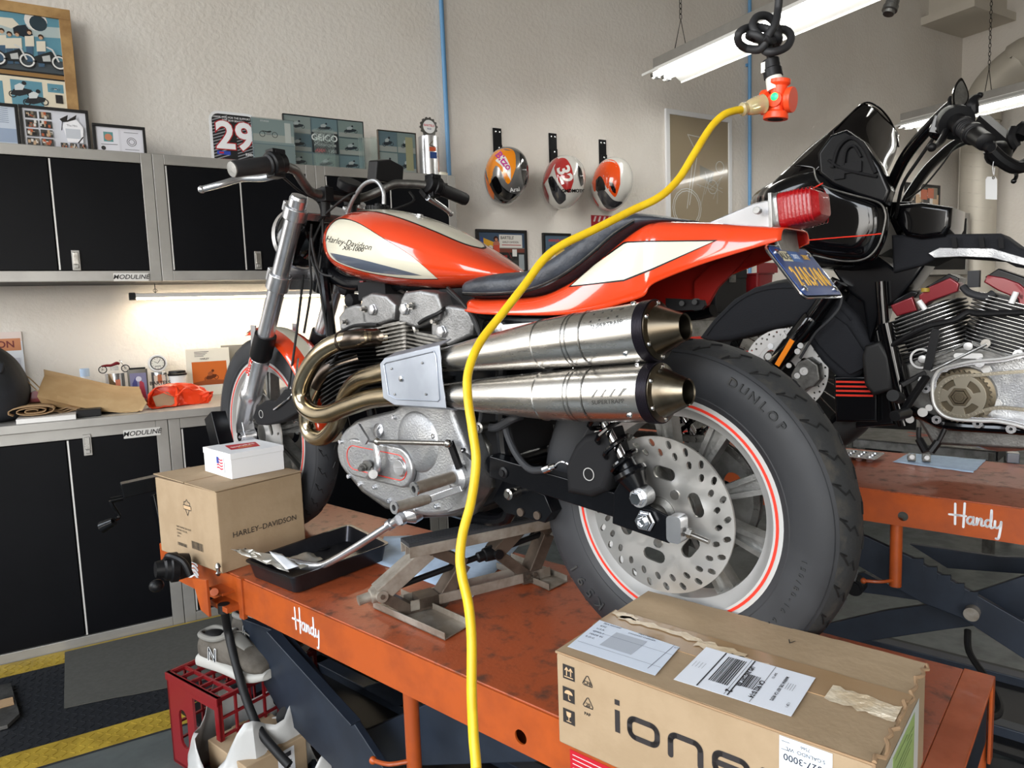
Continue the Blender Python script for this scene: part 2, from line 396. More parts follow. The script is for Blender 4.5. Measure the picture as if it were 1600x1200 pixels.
# soffit box and round duct in the far corner
sf = P(1370, 70, y=YB)
g = G().lh((6.72, 3.42, 3.77), (XR, YB, 3.84)).lh((6.84, 3.5, 3.84), (XR, YB, ZC)); struct(g, 'trim_1', 'wall_smooth')
g = G().lh((XR-.012, YB-.09, 0), (XR, YB-.02, 3.0)).lh((XR-.04, YB-.05, 0), (XR, YB-.03, 2.7)); struct(g, 'trim_2', 'wall_smooth')
# lower cabinets
CF = 3.265; CH = .90
def latch(o, x, z, y, tilt=0): o_ = G(); o_.m(0).box((x, y-.006, z), (.030, .012, .085)); o_.m(1).box((x, y-.013, z+.008), (.020, .006, .05)); o_.m(0).box((x, y-.016, z-.026), (.016, .01, .014)); return o_.build('latch', ['alu', 'steel'], o, bev=.002)
def badge(o, x, z, y, s=1):
    p = G(); p.m(0).box((x, y-.003, z), (.135*s, .004, .034*s)); p.m(1).text('MODULINE', .027*s, frame((x, y-.0056, z), (1, 0, 0), (0, 0, 1)), shear=.25, bold=.015, sx=1.02); return p.build('badge', ['alu_white', 'frame_black'], o)
def cabinet(name, label, x0, x1, z0, z1, yf, yb, splits, latches, plate_x=None, toe=.0, group=None, badge_z=None):
    t = thing(name, label, 'cabinet', ((x0+x1)/2, yb, z0), 0, group); ox, oy, oz = t.location
    q = lambda x, y, z: (x-ox, y-oy, z-oz)
    fr_ = .045
    g = G().lh(q(x0, yf+.02, z0), q(x1, yb, z1)).build('body', 'cab_black', t)
    g = G().lh(q(x0, yf, z0), q(x0+fr_, yf+.03, z1)).lh(q(x1-fr_, yf, z0), q(x1, yf+.03, z1)).lh(q(x0+fr_, yf, z1-fr_), q(x1-fr_, yf+.03, z1)).lh(q(x0+fr_, yf, z0), q(x1-fr_, yf+.03, z0+fr_)); g.build('frame', 'alu', t, bev=.002)
    xs = [x0+fr_]+splits+[x1-fr_]
    for i in range(len(xs)-1):
        d = G().lh(q(xs[i]+.003, yf+.004, z0+fr_+.004), q(xs[i+1]-.003, yf+.02, z1-fr_-.004)).build('door', 'cab_black', t)
        for lx, lz in latches:
            if xs[i] < lx < xs[i+1]: a_ = q(lx, yf+.004, lz); latch(d, a_[0], a_[2], a_[1])
        G().lh(q(xs[i]+.003, yf+.002, z0+fr_+.004), q(xs[i]+.009, yf+.02, z1-fr_-.004)).build('edge_trim', 'alu_white', d)
    if plate_x is not None: a_ = q(plate_x, yf, badge_z); badge(t, a_[0], a_[2], a_[1])
    return t
LZ = P(137, 695, y=CF).z
cabinet('base_cabinet', 'black double-door base cabinet at far left, badge and latch near its top', P(255, 670, y=CF).x-1.2, .215, 0, CH, CF, YB, [P(114, 800, y=CF).x], [(P(137, 697, y=CF).x, LZ), (P(137, 697, y=CF).x-.6, LZ)], P(222, 676, y=CF).x, badge_z=P(222, 676, y=CF).z)
cabinet('base_cabinet', 'black base cabinet behind the front wheel and boxes, next right of the badge', .217, 1.43, 0, CH, CF, YB, [.82], [(.76, LZ)])
cabinet('base_cabinet', 'black base cabinet under the bench, behind the middle of the orange motorcycle', 1.432, 2.64, 0, CH, CF, YB, [2.04], [(1.98, LZ)])
g = G().lh((-1.2, CF-.02, CH), (2.66, YB, CH+.035)); g.build('countertop', 'alu', label='long metal-edged worktop along the back wall over the base cabinets', cat='worktop', bev=.003)
CT = CH+.035
# upper cabinets
UF = 3.53; U0 = 1.49; U1 = 2.045; GX = P(232, 240, y=UF).x+.012; G2 = P(492, 262, y=UF).x; G3 = P(711, 275, y=UF).x
lx = P(119, 407, y=UF); l2 = P(403, 407, y=UF)
cabinet('wall_cabinet', 'black wall cabinet at far left under the large picture frame', GX-1.15, GX-.001, U0, U1, UF, YB, [P(84, 350, y=UF).x], [(lx.x, lx.z)], P(205, 433, y=UF).x, badge_z=P(205, 433, y=UF).z)
cabinet('wall_cabinet', 'black wall cabinet in the middle, under the number 29 board', GX+.001, G2-.001, U0, U1, UF, YB, [P(378, 350, y=UF).x], [(l2.x, l2.z)])
cabinet('wall_cabinet', 'black wall cabinet at the right end, behind the handlebar of the orange motorcycle', G2+.001, G3, U0, U1, UF, YB, [(G2+G3)/2], [((G2+G3)/2-.06, U0+.09)])
# under-cabinet light
a = P(206, 463, y=3.77); t = thing('under_cabinet_light', 'long slim glowing lamp with black end cap hung under the wall cabinets', 'lamp', (a.x, 3.77, a.z))
G().lh((.015, -.03, -.008), (1.3, .03, .012)).build('housing', 'fixture', t, bev=.002)
G().lh((.02, -.024, -.016), (1.28, .024, -.0085)).build('tube', 'led_warm', t)
G().lh((-.012, -.033, -.018), (.014, .033, .016)).lh((1.295, -.033, -.018), (1.32, .033, .016)).build('end_cap', 'black', t, bev=.002)
g = G()
for x in (.1, 1.15): g.tube([(x, 0, .012), (x, 0, U0-a.z)], .0022, 6, 1).tube([(x+.008*cos(q), 0, .025+.008*sin(q)) for q in [i*pi/4 for i in range(8)]], .0015, 6, 2, closed=True)
g.build('hook', 'chain', t)
def ribbon(g, pts, w, M, k=1, round_=True, z=0):
    p = [(q.x, q.y) for q in catmull([Vector((a, b, 0)) for a, b in pts], k)] if k > 1 else pts
    for (a, b), (c, d) in zip(p, p[1:]):
        L = math.hypot(c-a, d-b)
        if L < 1e-7: continue
        nx, ny = -(d-b)/L*w/2, (c-a)/L*w/2
        g.add([M @ Vector((a+nx, b+ny, z)), M @ Vector((a-nx, b-ny, z)), M @ Vector((c-nx, d-ny, z)), M @ Vector((c+nx, d+ny, z))], [(0, 1, 2, 3)])
    if round_:
        for a, b in (p if k > 1 or len(p) < 40 else p[::2]): g.add([M @ Vector((a+w/2*cos(t*pi/5), b+w/2*sin(t*pi/5), z+.00002)) for t in range(10)], [tuple(range(10))])
    return g
def rect(g, x0, y0, x1, y1, M, z=0): return g.add([M @ Vector(q) for q in ((x0, y0, z), (x1, y0, z), (x1, y1, z), (x0, y1, z))], [(0, 1, 2, 3)])
HANDY = [[(0, .42), (.34, .44)], [(.16, .95), (.17, .0)], [(.42, 1.02), (.40, -.08)], [(.10, .42), (.46, .44)],
         [(.64, .42), (.56, .42), (.50, .28), (.52, .14), (.60, .12), (.66, .28), (.67, .44), (.66, .12), (.72, .12)],
         [(.76, .42), (.76, .12), (.80, .34), (.86, .42), (.89, .34), (.88, .12), (.94, .12)],
         [(1.10, .40), (1.02, .38), (.98, .24), (1.02, .10), (1.10, .16), (1.14, .40), (1.14, .86), (1.13, .12), (1.20, .10)],
         [(1.24, .40), (1.24, .16), (1.30, .10), (1.38, .22), (1.40, .40), (1.38, .0), (1.34, -.36), (1.28, -.38)]]
def handy(g, x, z, s, M):
    for st in HANDY: ribbon(g, [(x+a*s*1.4, z+b*s) for a, b in st], .095*s, M, k=4 if len(st) > 2 else 1)
def lift(label, F, deck, L, yn, mirror_legs, tx, tz, ts, hole, post, legs):
    t = thing('motorcycle_lift', label, 'lift', F.o, F.psi, 'motorcycle lifts')
    w = .295; d = deck
    g = G(); n = 1
    g.lh((0, -w, d-.006), (L, w, d)); g.build('deck', 'lift_top', t, bev=.002)
    M = frame((L, w+.0, d-.10), (-1, 0, 0), (0, 0, 1))   # left face seen from outside: u to the photo's right
    g = G(); hx = L-hole
    loop = [[(0, 0), (L, 0), (L, .097), (0, .097)], circle(.014, 20, hx, .03)]
    g.plate(loop, .004, M).lh((0, w-.05, d-.102), (L, w, d-.098)); g.lh((0, w-.02, d-.02), (L, w, d-.006)); sr = g.build('side_rail', 'lift_orange', t, bev=.003)
    g = G(); handy(g, L-tx, tz, ts, frame((L, w+.0048, d-.10), (-1, 0, 0), (0, 0, 1))); g.build('lettering', 'white', sr)
    G().lh((0, -w-.004, d-.10), (L, -w, d-.003)).build('side_rail', 'lift_orange', t, bev=.002)
    G().lh((-.004, -w, d-.035), (0, w, d-.003)).build('end_rail', 'lift_orange', t)
    G().lh((L, -w, d-.10), (L+.004, w, d-.003)).build('end_rail', 'lift_orange', t)
    if post is not None:
        p = G().cyl((post, w-.035, d-.30), (post, w-.035, d-.09), .017, n=18); p.tube([(post, w-.03, d-.28), (post+.03, w+.01, d-.28), (post+.07, w+.02, d-.283)], .005, 8, 3).ball((post+.075, w+.02, d-.284), .009); p.build('locking_post', 'lift_orange', t)
    # base frame on the floor and scissor legs
    g = G().lh((.1, .15, 0), (L-.1, .2, .05)).lh((.1, -.2, 0), (L-.1, -.15, .05)).lh((.1, -.2, 0), (.16, .2, .05)).lh((L-.16, -.2, 0), (L-.1, .2, .05)); g.build('base_frame', 'lift_blue', t, bev=.004); G().lh((.0, -.28, .008), (L, .28, .02)).build('floor_shade', 'black', t)  # black sheet added over the floor, standing in for shade under the lift
    for poly_, y, th in legs: G().slab([(p[0], y, p[1]) for p in poly_], (0, 1, 0), th).build('scissor_leg', 'lift_blue', t, bev=.003)
    return t
# near lift
tr = lambda pts, y, F=L1: [((q := F(a, b, y)).x, q.z) for a, b in pts]
legA = tr([(376, 966), (400, 1050), (440, 1118), (500, 1180), (545, 1225), (625, 1225), (598, 1200), (549, 1125), (517, 1091), (475, 1032), (440, 990)], .24)
legB = tr([(560, 1145), (600, 1128), (700, 1085), (870, 1120), (960, 1170), (900, 1185), (600, 1196), (590, 1186)], .12)
legC = tr([(520, 1090), (640, 1050), (720, 1070), (560, 1125)], -.15)
sd = L1(380, 940, .295); hA = L1(816, 1156, .295); tA = L1(470, 985, .295); tB = L1(473, 1010, .295)
LL = 2.12
q0 = L1(472, 998, .295); q1 = L1(520, 1000, .295)
lf = lift('orange motorcycle lift in the foreground carrying the orange and cream motorcycle', L1, DECK, LL, .295, 0, q0.x+.03, .030, .058, hA.x, L1(645, 1150, .26).x, [(legA, .22, .02), (legB, .10, .03), (legC, -.17, .02)])
def zfix(pl): return [(a, max(.0, b)) for a, b in pl]
g = G(); 
for a, b in (((424, 985), (556, 1130)),): 
    p, q = L1(a[0], a[1], .262), L1(b[0], b[1], .262); g.bar(p, q, .006, .03, (0, 1, 0))
g.build('leg_flange', 'lift_blue', lf, bev=.002)
g = G().cyl(L1(448, 1120, .245), L1(448, 1120, .2), .028, n=20); g.build('roller', 'black', lf)
# rear end: flap plate, tube, darker insert
e0 = L1.z(1500, 1050, DECK)
g = G().lh((-.05, -.30, DECK-.16), (-.044, -.27, DECK-.0)).lh((-.05, -.30, DECK-.006), (.0, .295, DECK)); g.cyl((-.03, -.285, DECK-.20), (-.03, -.285, DECK-.02), .012, n=14); g.build('end_flap', 'lift_orange', lf, bev=.002)
G().lh((-.045, -.24, DECK-.1), (-.012, .28, DECK-.012)).build('ramp_hook', 'lift_blue', lf)
# worn step at the head end: seam, hinge bracket, clevis plate
s0 = L1(375, 930, .30)
g = G().lh((s0.x-.02, .292, DECK-.115), (s0.x+.004, .305, DECK+.001)); g.lh((s0.x, .296, DECK-.09), (s0.x+.10, .34, DECK-.075)).lh((s0.x+.03, .296, DECK-.05), (s0.x+.11, .335, DECK-.042))
pl = [L1(a, b, .36) for a, b in [(304, 902), (326, 905), (331, 963), (318, 952)]]; g.slab(pl, (0, 1, 0), .008)
g.cyl(L1(335, 925, .29), L1(335, 925, .37), .011, n=14); g.build('clamp_bracket', 'lift_orange', lf, bev=.0015)
b0 = L1(341, 893, .33)
G().lathe(b0, (0, 0, 1), [(-.012, .004), (-.004, .008), (0, .005), (.008, .005), (.012, .008), (.02, .006), (.024, .003)], 12).build('grease_fitting', 'steel', lf)
# pedal motor with flame sticker
m0 = L1(262, 890, .40)
g = G().lathe(m0+Vector((0, -.03, 0)), (.2, 1, .1), [(-.03, .02), (-.028, .034), (.0, .038), (.003, .042), (.02, .042), (.024, .036), (.035, .034), (.04, .026), (.06, .022)], 20)
g.tube([m0+Vector((0, 0, .03)), m0+Vector((-.02, 0, .045)), m0+Vector((-.06, -.02, .03)), m0+Vector((-.075, -.03, -.01))], .009, 8, 4); g.ball(m0+Vector((.01, .03, -.04)), (.02, .02, .018)); g.box(m0+Vector((-.02, -.03, 0)), (.03, .03, .04))
mt = g.build('air_motor', 'black', lf)
g = G()
M = frame(L1(290, 893, .2995), (-1.5, 0, 0), (0, 0, 1.5)) @ Matrix.Diagonal((1.5, 1.25, 1, 1))
for i in range(5): ribbon(g, [(.0, -.01+.012*i), (.02, -.006+.012*i), (.04, .004+.01*i), (.055, -.004+.011*i)], .008-.0007*i, M, k=4)
g.build('flame_sticker', 'white', lf)
# wheel clamp: square posts, arm and crank at the head end
def LX(px, py, x): return L1.x(px, py, x)
p1 = L1(336, 650, -.01); p2 = L1(350, 705, -.01)
g = G().bar(LX(336, 648, 2.02), LX(352, 712, 1.95), .06, .05, (0, 1, 0)); g.build('clamp_post', 'black_paint', lf, bev=.003)
a1 = LX(190, 766, 2.16); a2 = LX(300, 741, 2.10)
g = G().bar(a1, a2, .045, .045); g.bar(LX(244, 772, 2.15), LX(262, 850, 2.10), .03, .03, (1, 0, 0)); ar = g.build('clamp_arm', 'black_paint', lf, bev=.003)
c1 = LX(192, 778, 2.16); c2 = LX(173, 782, 2.17); c3 = LX(180, 812, 2.17); c4 = LX(165, 822, 2.19)
g = G().cyl(c1, c2, .009, n=12).tube([c2, LX(176, 790, 2.17), LX(186, 806, 2.17), c3], .006, 8, 4).cyl(LX(178, 815, 2.17), LX(160, 824, 2.2), .013, .019, n=18); g.build('crank', 'black_paint', ar)
# black rubber hose from the clamp bracket to the floor
hp = [P(350, 950, y=2.03), C0+ray(356, 985)*2.02, C0+ray(368, 1035)*1.98, C0+ray(384, 1090)*1.93, C0+ray(405, 1140)*1.88, C0+ray(430, 1172)*1.86, C0+ray(452, 1196)*1.84]
G().tube(hp, .0115, 12, 6).cyl(hp[0]-Vector((0, 0, .012)), hp[0]+Vector((0, 0, .012)), .016, n=14).build('rubber_hose', 'rubber_dark', label='black rubber hose hanging from the head of the near lift beside the red crate', cat='hose')
# far lift
tr2 = lambda pts, y: tr(pts, y, L2)
PS2 = PSL
L2 = Frame(_nl*2.56+_dl*(-.35), PS2)
legs2 = [(tr2([(1330, 832), (1352, 838), (1425, 872), (1610, 978), (1660, 1010), (1660, 1060), (1600, 1030), (1500, 965), (1440, 942), (1330, 878)], .2), .18, .02),
         (tr2([(1300, 905), (1350, 895), (1440, 938), (1460, 942), (1380, 930), (1300, 920)], .12), .1, .02),
         (tr2([(1280, 978), (1380, 955), (1480, 940), (1600, 900), (1660, 890), (1660, 955), (1600, 968), (1470, 985), (1370, 1000), (1280, 1010)], .05), .03, .02),
         (tr2([(1500, 935), (1600, 915), (1700, 900), (1700, 930), (1520, 945)], -.1), -.12, .02),
         (tr2([(1420, 850), (1560, 870), (1700, 875), (1700, 905), (1480, 888)], -.2), -.22, .02)]
q2 = L2(1484, 790, .295)
lf2 = lift('orange motorcycle lift behind at right carrying the dismantled black motorcycle', L2, DECK2, 2.12, .295, 0, q2.x, .030, .062, L2(1412, 777, .295).x, L2(1400, 860, .26).x, legs2)
g = G()
for sx in range(5):
    p = L2(1432+sx*21, 880+sx*13, .2); g.slab([(p.x-.02, .19, p.z-.02), (p.x+.02, .19, p.z-.02), (p.x+.012, .19, p.z+.012), (p.x-.018, .19, p.z+.018)], (0, 1, 0), .012)
g.build('ratchet_teeth', 'lift_blue', lf2)
p = L2(1520, 955, .2); G().cyl((p.x, .19, p.z), (p.x, .23, p.z), .02, n=20).build('pivot_bolt', 'jack_steel', lf2)
p = L2(1337, 915, .2); G().cyl((p.x, .17, p.z), (p.x, .22, p.z), .028, n=20).cyl((p.x, .22, p.z), (p.x, .225, p.z), .018, n=20).build('roller', 'black', lf2)
G().tube([C0+ray(1512, 985)*2.2, C0+ray(1515, 1020)*2.15, C0+ray(1545, 1065)*2.05, C0+ray(1562, 1105)*1.95, C0+ray(1550, 1120)*1.9, C0+ray(1520, 1108)*1.85, C0+ray(1498, 1095)*1.8], .01, 10, 6).build('air_hose', 'rubber_dark', label='black air hose looping on the floor between the two lifts', cat='hose')
# ------------------------------------------------------------------ things on the near lift
def carton(name, label, F, L, D, H, m='card', cat='box', bev=.002, parent_parts=None):
    """F frame with x along the seen front face, +y away from the camera is local +y"""
    t = thing(name, label, cat, F.o, F.psi)
    return t
IO = Frame((.5915, .9065, DECK), math.atan2(-.443, .155)); IL, ID, IH = .469, .294, .1565
t = thing('cardboard_box', 'long brown cardboard box with shipping labels on the near lift beside the rear wheel', 'box', IO.o, IO.psi)
random.seed(3)
def wob(g, a=.0012):
    for i, v in enumerate(g.v): g.v[i] = tuple(c+random.uniform(-a, a) for c in v)
    return g
g = G().lh((0, 0, 0), (IL, ID, IH-.004)); bd = g.build('carton', 'card', t, bev=.003)
g = G(); n = 12
def strip(g, y0, y1, z, x0=0, x1=IL, amp=.0012):
    k = 24; a = [(x0+(x1-x0)*i/k, y0+random.uniform(-amp, amp), z+random.uniform(0, .0006)) for i in range(k+1)]; b = [(p[0], y1+random.uniform(-amp, amp), z+random.uniform(0, .0006)) for p in a]
    vs = a+b+[(p[0], p[1], p[2]-.003) for p in a]+[(p[0], p[1], p[2]-.003) for p in b]; m = k+1
    fs = [(i, i+1, m+i+1, m+i) for i in range(k)]+[(2*m+i, 2*m+i+1, i+1, i) for i in range(k)]+[(m+i, m+i+1, 3*m+i+1, 3*m+i) for i in range(k)]
    return g.add(vs, fs)
strip(G(), -.002, ID*.5-.0015, IH).build('flap', 'card', t); strip(G(), ID*.5+.0015, ID+.002, IH).build('flap', 'card', t)
strip(G(), ID*.5-.035, ID*.5+.038, IH+.0012, -.004, IL+.004, .0006).build('packing_tape', 'tape', t)
g = G()
for (x0, y0, x1, y1) in ((.02, .152, .17, .172), (.17, .138, .25, .165), (.23, .12, .30, .15), (.38, .10, .468, .145), (.0, .16, .05, .178), (.29, .125, .34, .135)):
    k = 10; top = [(x0+(x1-x0)*i/k, y1+random.uniform(-.006, .004)) for i in range(k+1)]; bo = [(x1-(x1-x0)*i/k, y0+random.uniform(-.004, .006)) for i in range(k+1)]
    g.poly([(a, b, IH+.0030) for a, b in top+bo])
g.build('torn_tape', 'tape_clear', t)
# crushed end edge
k = 26; e = [Vector((IL+random.uniform(-.004, .006), ID*i/k, IH+random.uniform(-.003, .004))) for i in range(k+1)]
G().tube(e, .0028, 6, 1).tube([(IL-.001, -.001, z) for z in (0, .04, .08, .12, IH)], .002, 6, 2).tube([(0, -.001, IH-.001), (IL/2, -.0025, IH-.002), (IL, -.001, IH-.001)], .002, 6, 4).build('worn_edge', 'card_dark', t)
MF = frame((0, -.0006, 0), (1, 0, 0), (0, 0, 1))
g = G().col((44, 40, 38))
def F2(a, b): p = IO(840+a/2.353, 900+b/2.353, 0); return p.x, p.z
for (a, b, kind) in ((115, 355, 0), (115, 437, 1), (116, 517, 2)):
    x, z = F2(a, b); s = .0115; g.col((44, 40, 38)); rect(g, x-s, z-s*1.05, x+s, z+s*1.05, MF); g.col((190, 160, 124)); M2 = MF @ Matrix.Translation((0, 0, .0003))
    if kind == 0:
        for dx in (-.004, .004): ribbon(g, [(x+dx, z-.005), (x+dx, z+.006)], .0018, M2); ribbon(g, [(x+dx-.003, z+.003), (x+dx, z+.0075), (x+dx+.003, z+.003)], .0018, M2)
        ribbon(g, [(x-.008, z-.008), (x+.008, z-.008)], .0016, M2)
    elif kind == 1:
        g.add([M2 @ Vector((x+.008*cos(q*pi/10), z+.001+.007*sin(q*pi/10), 0)) for q in range(11)], [tuple(range(11))]); ribbon(g, [(x, z), (x, z-.007), (x+.003, z-.008)], .0014, M2, k=2)
    else:
        g.add([M2 @ Vector(q) for q in ((x-.005, z+.008, 0), (x+.005, z+.008, 0), (x+.004, z+.001, 0), (x, z-.002, 0), (x-.004, z+.001, 0))], [(0, 1, 2, 3, 4)]); ribbon(g, [(x, z-.001), (x, z-.008)], .0014, M2); ribbon(g, [(x-.004, z-.008), (x+.004, z-.008)], .0014, M2)
for (a, b, tx) in ((184, 390, 'CFB'), (186, 470, '20')):
    x, z = F2(a, b); g.col((44, 40, 38)); s = .012
    for q in range(3):
        a0 = pi/2+q*2*pi/3; a1 = a0+2*pi/3; A = (x+s*cos(a0), z+s*sin(a0)*1.0); B_ = (x+s*cos(a1), z+s*sin(a1)); ribbon(g, [(A[0]*.8+B_[0]*.2, A[1]*.8+B_[1]*.2), (A[0]*.15+B_[0]*.85, A[1]*.15+B_[1]*.85)], .0016, MF)
        m = (A[0]*.1+B_[0]*.9, A[1]*.1+B_[1]*.9); ribbon(g, [(m[0]-.003*cos(a1+.5), m[1]-.003*sin(a1+.5)), m, (m[0]-.003*cos(a1-1.2), m[1]-.003*sin(a1-1.2))], .0013, MF)
    g.text(tx, .0085, MF @ Matrix.Translation((x, z-.002, .0002)), h=.0001, bold=.02)
x, z = F2(184, 508); g.text('PAP', .007, MF @ Matrix.Translation((x, z, .0002)), h=.0001, bold=.02)
# ionex lettering
g.col((46, 42, 42)); W_ = .0088
x0, z0 = F2(295, 575); H_ = .036
ribbon(g, [(x0, z0), (x0, z0+H_)], W_, MF, round_=False); ribbon(g, [(x0, z0+H_+.008), (x0, z0+H_+.0165)], W_, MF, round_=False)
def rr(cx, w): return [(cx-w/2+W_/2+a_, b_) for a_, b_ in []]
def letter(pts): ribbon(g, pts, W_, MF, k=1)
def arc(cx, cz, r, a0, a1, n=5): return [(cx+r*cos(radians(a0+(a1-a0)*i/n)), cz+r*sin(radians(a0+(a1-a0)*i/n))) for i in range(n+1)]
r_ = .010; wl = .046; gap = .0125
x = x0+W_/2+gap+W_/2; zb, zt = z0+W_/2-.001, z0+H_-W_/2+.001
letter(arc(x+r_, zb+r_, r_, 180, 270)+arc(x+wl-r_, zb+r_, r_, 270, 360)+arc(x+wl-r_, zt-r_, r_, 0, 90)+arc(x+r_, zt-r_, r_, 90, 180)+[(x, zb+r_)])
x += wl+W_+gap; letter([(x, zb-.003), (x, zt-r_)]+arc(x+r_, zt-r_, r_, 180, 90)+arc(x+wl-r_, zt-r_, r_, 90, 0)+[(x+wl, zb-.003)])
x += wl+W_+gap; letter([(x, (zb+zt)/2), (x+wl, (zb+zt)/2)]+arc(x+wl-r_, zt-r_, r_, 0, 90)+arc(x+r_, zt-r_, r_, 90, 180)+arc(x+r_, zb+r_, r_, 180, 270)+[(x+wl, zb)])
x += wl+W_+gap; letter([(x, zb), (x+wl*.9, zt)]); letter([(x, zt), (x+wl*.9, zb)])
g.build('printing', 'print', t)
# labels
def label_top(cors, z):   # four photo corners on the box top -> local points
    return [IO.z(840+a/2.353, 900+b/2.353, IH)+Vector((0, 0, z)) for a, b in cors]
def barcode(g, x0, y0, x1, y1, M, horiz=False, z=.0003):
    x = x0
    while x < x1:
        w = random.choice((.0006, .0012, .0018)); rect(g, x, y0, min(x+w, x1), y1, M, z); x += w+random.choice((.0008, .0014))
c = label_top([(228, 168), (522, 268), (432, 373), (110, 266)], .0028)
g = G().col((206, 214, 226)).slab(c, (0, 0, 1), .0003)
M = frame(c[3]+Vector((0, 0, .0005)), c[2]-c[3], c[0]-c[3]); lw = (c[2]-c[3]).length; lh_ = (c[0]-c[3]).length
g.col((170, 176, 186)); rect(g, .25*lw, .3*lh_, .62*lw, .78*lh_, M, .0001)
g.col((60, 70, 90))
for i, s in enumerate(('Part Number', 'KYC', 'U.S.A.', 'QMO. I', 'MADE IN', 'R.O.C.')): g.text(s, .0065, M @ Matrix.Translation((.004, lh_-.008-i*.0115, .0003)), h=.0001, align='LEFT')
g.text('Part Name', .0065, M @ Matrix.Translation((lw*.55, lh_-.008, .0003)), h=.0001); g.text('STANDARD CHARGER', .005, M @ Matrix.Translation((lw*.52, lh_-.016, .0003)), h=.0001); g.text('QTY', .005, M @ Matrix.Translation((lw*.93, lh_-.018, .0003)), h=.0001)
rect(g, lw*.02, lh_*.62, lw*.98, lh_*.625, M, .0003); rect(g, lw*.88, lh_*.1, lw*.885, lh_*.9, M, .0003); rect(g, lw*.02, lh_*.22, lw*.98, lh_*.225, M, .0003)
g.build('part_label', 'print', t)
c = label_top([(620, 268), (1022, 382), (932, 525), (500, 388)], .0030)
g = G().col((222, 226, 234)).slab(c, (0, 0, 1), .0003)
M = frame(c[3]+Vector((0, 0, .0005)), c[2]-c[3], c[0]-c[3]); lw = (c[2]-c[3]).length; lh_ = (c[0]-c[3]).length
g.col((30, 30, 34)); x = .22
barcode(g, lw*.25, lh_*.22, lw*.42, lh_*.9, M); rect(g, lw*.2, lh_*.02, lw*.212, lh_*.98, M, .0003); rect(g, lw*.47, lh_*.02, lw*.482, lh_*.98, M, .0003)
barcode(g, lw*.51, lh_*.3, lw*.62, lh_*.62, M); rect(g, lw*.66, lh_*.02, lw*.664, lh_*.98, M, .0003); rect(g, lw*.445, lh_*.02, lw*.449, lh_*.98, M, .0003)
def vt(s, fx, fy, size, bold=0): g.text(s, size, M @ Matrix.Translation((lw*fx, lh_*fy, .0004)) @ Matrix.Rotation(-pi/2, 4, 'Z'), h=.0001, bold=bold)
vt('UPS 2ND DAY AIR', .497, .55, .008, .03); vt('2', .46, .12, .013, .03); vt('CA 902 0-14', .645, .34, .010, .03); vt('MARINA DEL REY CA 90292', .80, .5, .0062, .02); vt('SHIP TO', .70, .75, .005); vt('1 OF 1', .93, .2, .005)
for i in range(4): vt('-'*12, .84+.02*i, .6, .005); vt('-'*14, .04+.03*i, .5, .004)
g.build('shipping_label', 'print', t)
# small label turned upside down on the front face
g = G().col((214, 222, 232)); A = IO(840+890/2.353, 900+583/2.353, 0); B_ = IO(840+1085/2.353, 900+640/2.353, 0)
w_ = B_.x-A.x; zt = A.z; g.prism([(A.x, zt-.052), (B_.x, zt-.052), (B_.x, zt), (A.x, zt)], .0004, MF); g.col((40, 44, 56)); MR = MF @ Matrix.Translation((A.x+w_/2, zt-.026, .0008)) @ Matrix.Rotation(pi, 4, 'Z')
g.text('P327-3000', .0125, MR @ Matrix.Translation((0, 0, 0)), h=.0001, bold=.01); g.text('S:GALNDO: WL', .007, MR @ Matrix.Translation((0, -.0115, 0)), h=.0001); g.text('7566', .006, MR @ Matrix.Translation((0, -.0195, 0)), h=.0001)
for q in ((w_*.3, -.02), (w_*.3, -.009)): ribbon(g, [(q[0], q[1]), (q[0]+.01, q[1])], .0008, MR)
g.build('return_label', 'print', t)
# green and white end label
ME = frame((IL+.0006, 0, 0), (0, 1, 0), (0, 0, 1)); g = G().col((196, 200, 196)); g.prism([(.05, .012), (.245, .012), (.245, .125), (.05, .125)], .0004, ME); g.col((150, 176, 110)); g.prism([(.085, .02), (.215, .02), (.215, .118), (.085, .118)], .0007, ME)
g.col((70, 90, 60))
for i in range(12): ribbon(g, [(.09+random.random()*.08, .026+i*.0075), (.15+random.random()*.06, .026+i*.0075)], .0012, ME, z=.0009)
g.build('end_label', 'print', t)
G().col((60, 54, 48)).text('V', .02, frame(IO.z(840+930/2.353, 900+245/2.353, IH+.001), (1, 0, 0), (0, 1, 0)) @ Matrix.Translation((0, 0, .0012)), h=.0001).build('pen_mark', 'print', t)
# red warning sticker of the lift behind the box
p = L1(893, 1168, .295); g = G().col((176, 20, 36)); M = frame((p.x, .2998, p.z), (-1, 0, 0), (0, 0, 1)); rect(g, 0, -.05, .14, .0, M); g.col((230, 190, 190))
for i in range(5): ribbon(g, [(.006, -.008-.008*i), (.12, -.008-.008*i)], .0016, M, z=.0002)
g.build('warning_sticker', 'print', lf)
# --- motorcycle parts carton
HF = Frame((.240, 2.060, DECK), math.atan2(.10, .257)); HW, HD_, HH = .276, .36, .233
t = thing('cardboard_box', 'square brown cardboard box with shield logo at the head of the near lift', 'box', HF.o, HF.psi)
G().lh((0, 0, 0), (HW, HD_, HH)).build('carton', 'card', t, bev=.003)
g = G(); g.slab([(-.004, -.003, HH+.001), (HW*.5, -.002, HH+.002), (HW+.004, 0, HH+.001), (HW+.004, HD_*.49, HH+.004), (0, HD_*.49, HH+.003)], (0, 0, 1), .003); g.slab([(0, HD_*.51, HH+.003), (HW, HD_*.51, HH+.004), (HW, HD_, HH+.001), (-.004, HD_, HH+.009)], (0, 0, 1), .003); g.build('flap', 'card', t, bev=.001)
MF = frame((0, -.0006, 0), (1, 0, 0), (0, 0, 1)); g = G().col((52, 46, 42)); g.text('HARLEY–DAVIDSON', .0225, MF @ Matrix.Translation((HW*.52, .10, .0003)), h=.0002, sx=1.02, bold=.003)
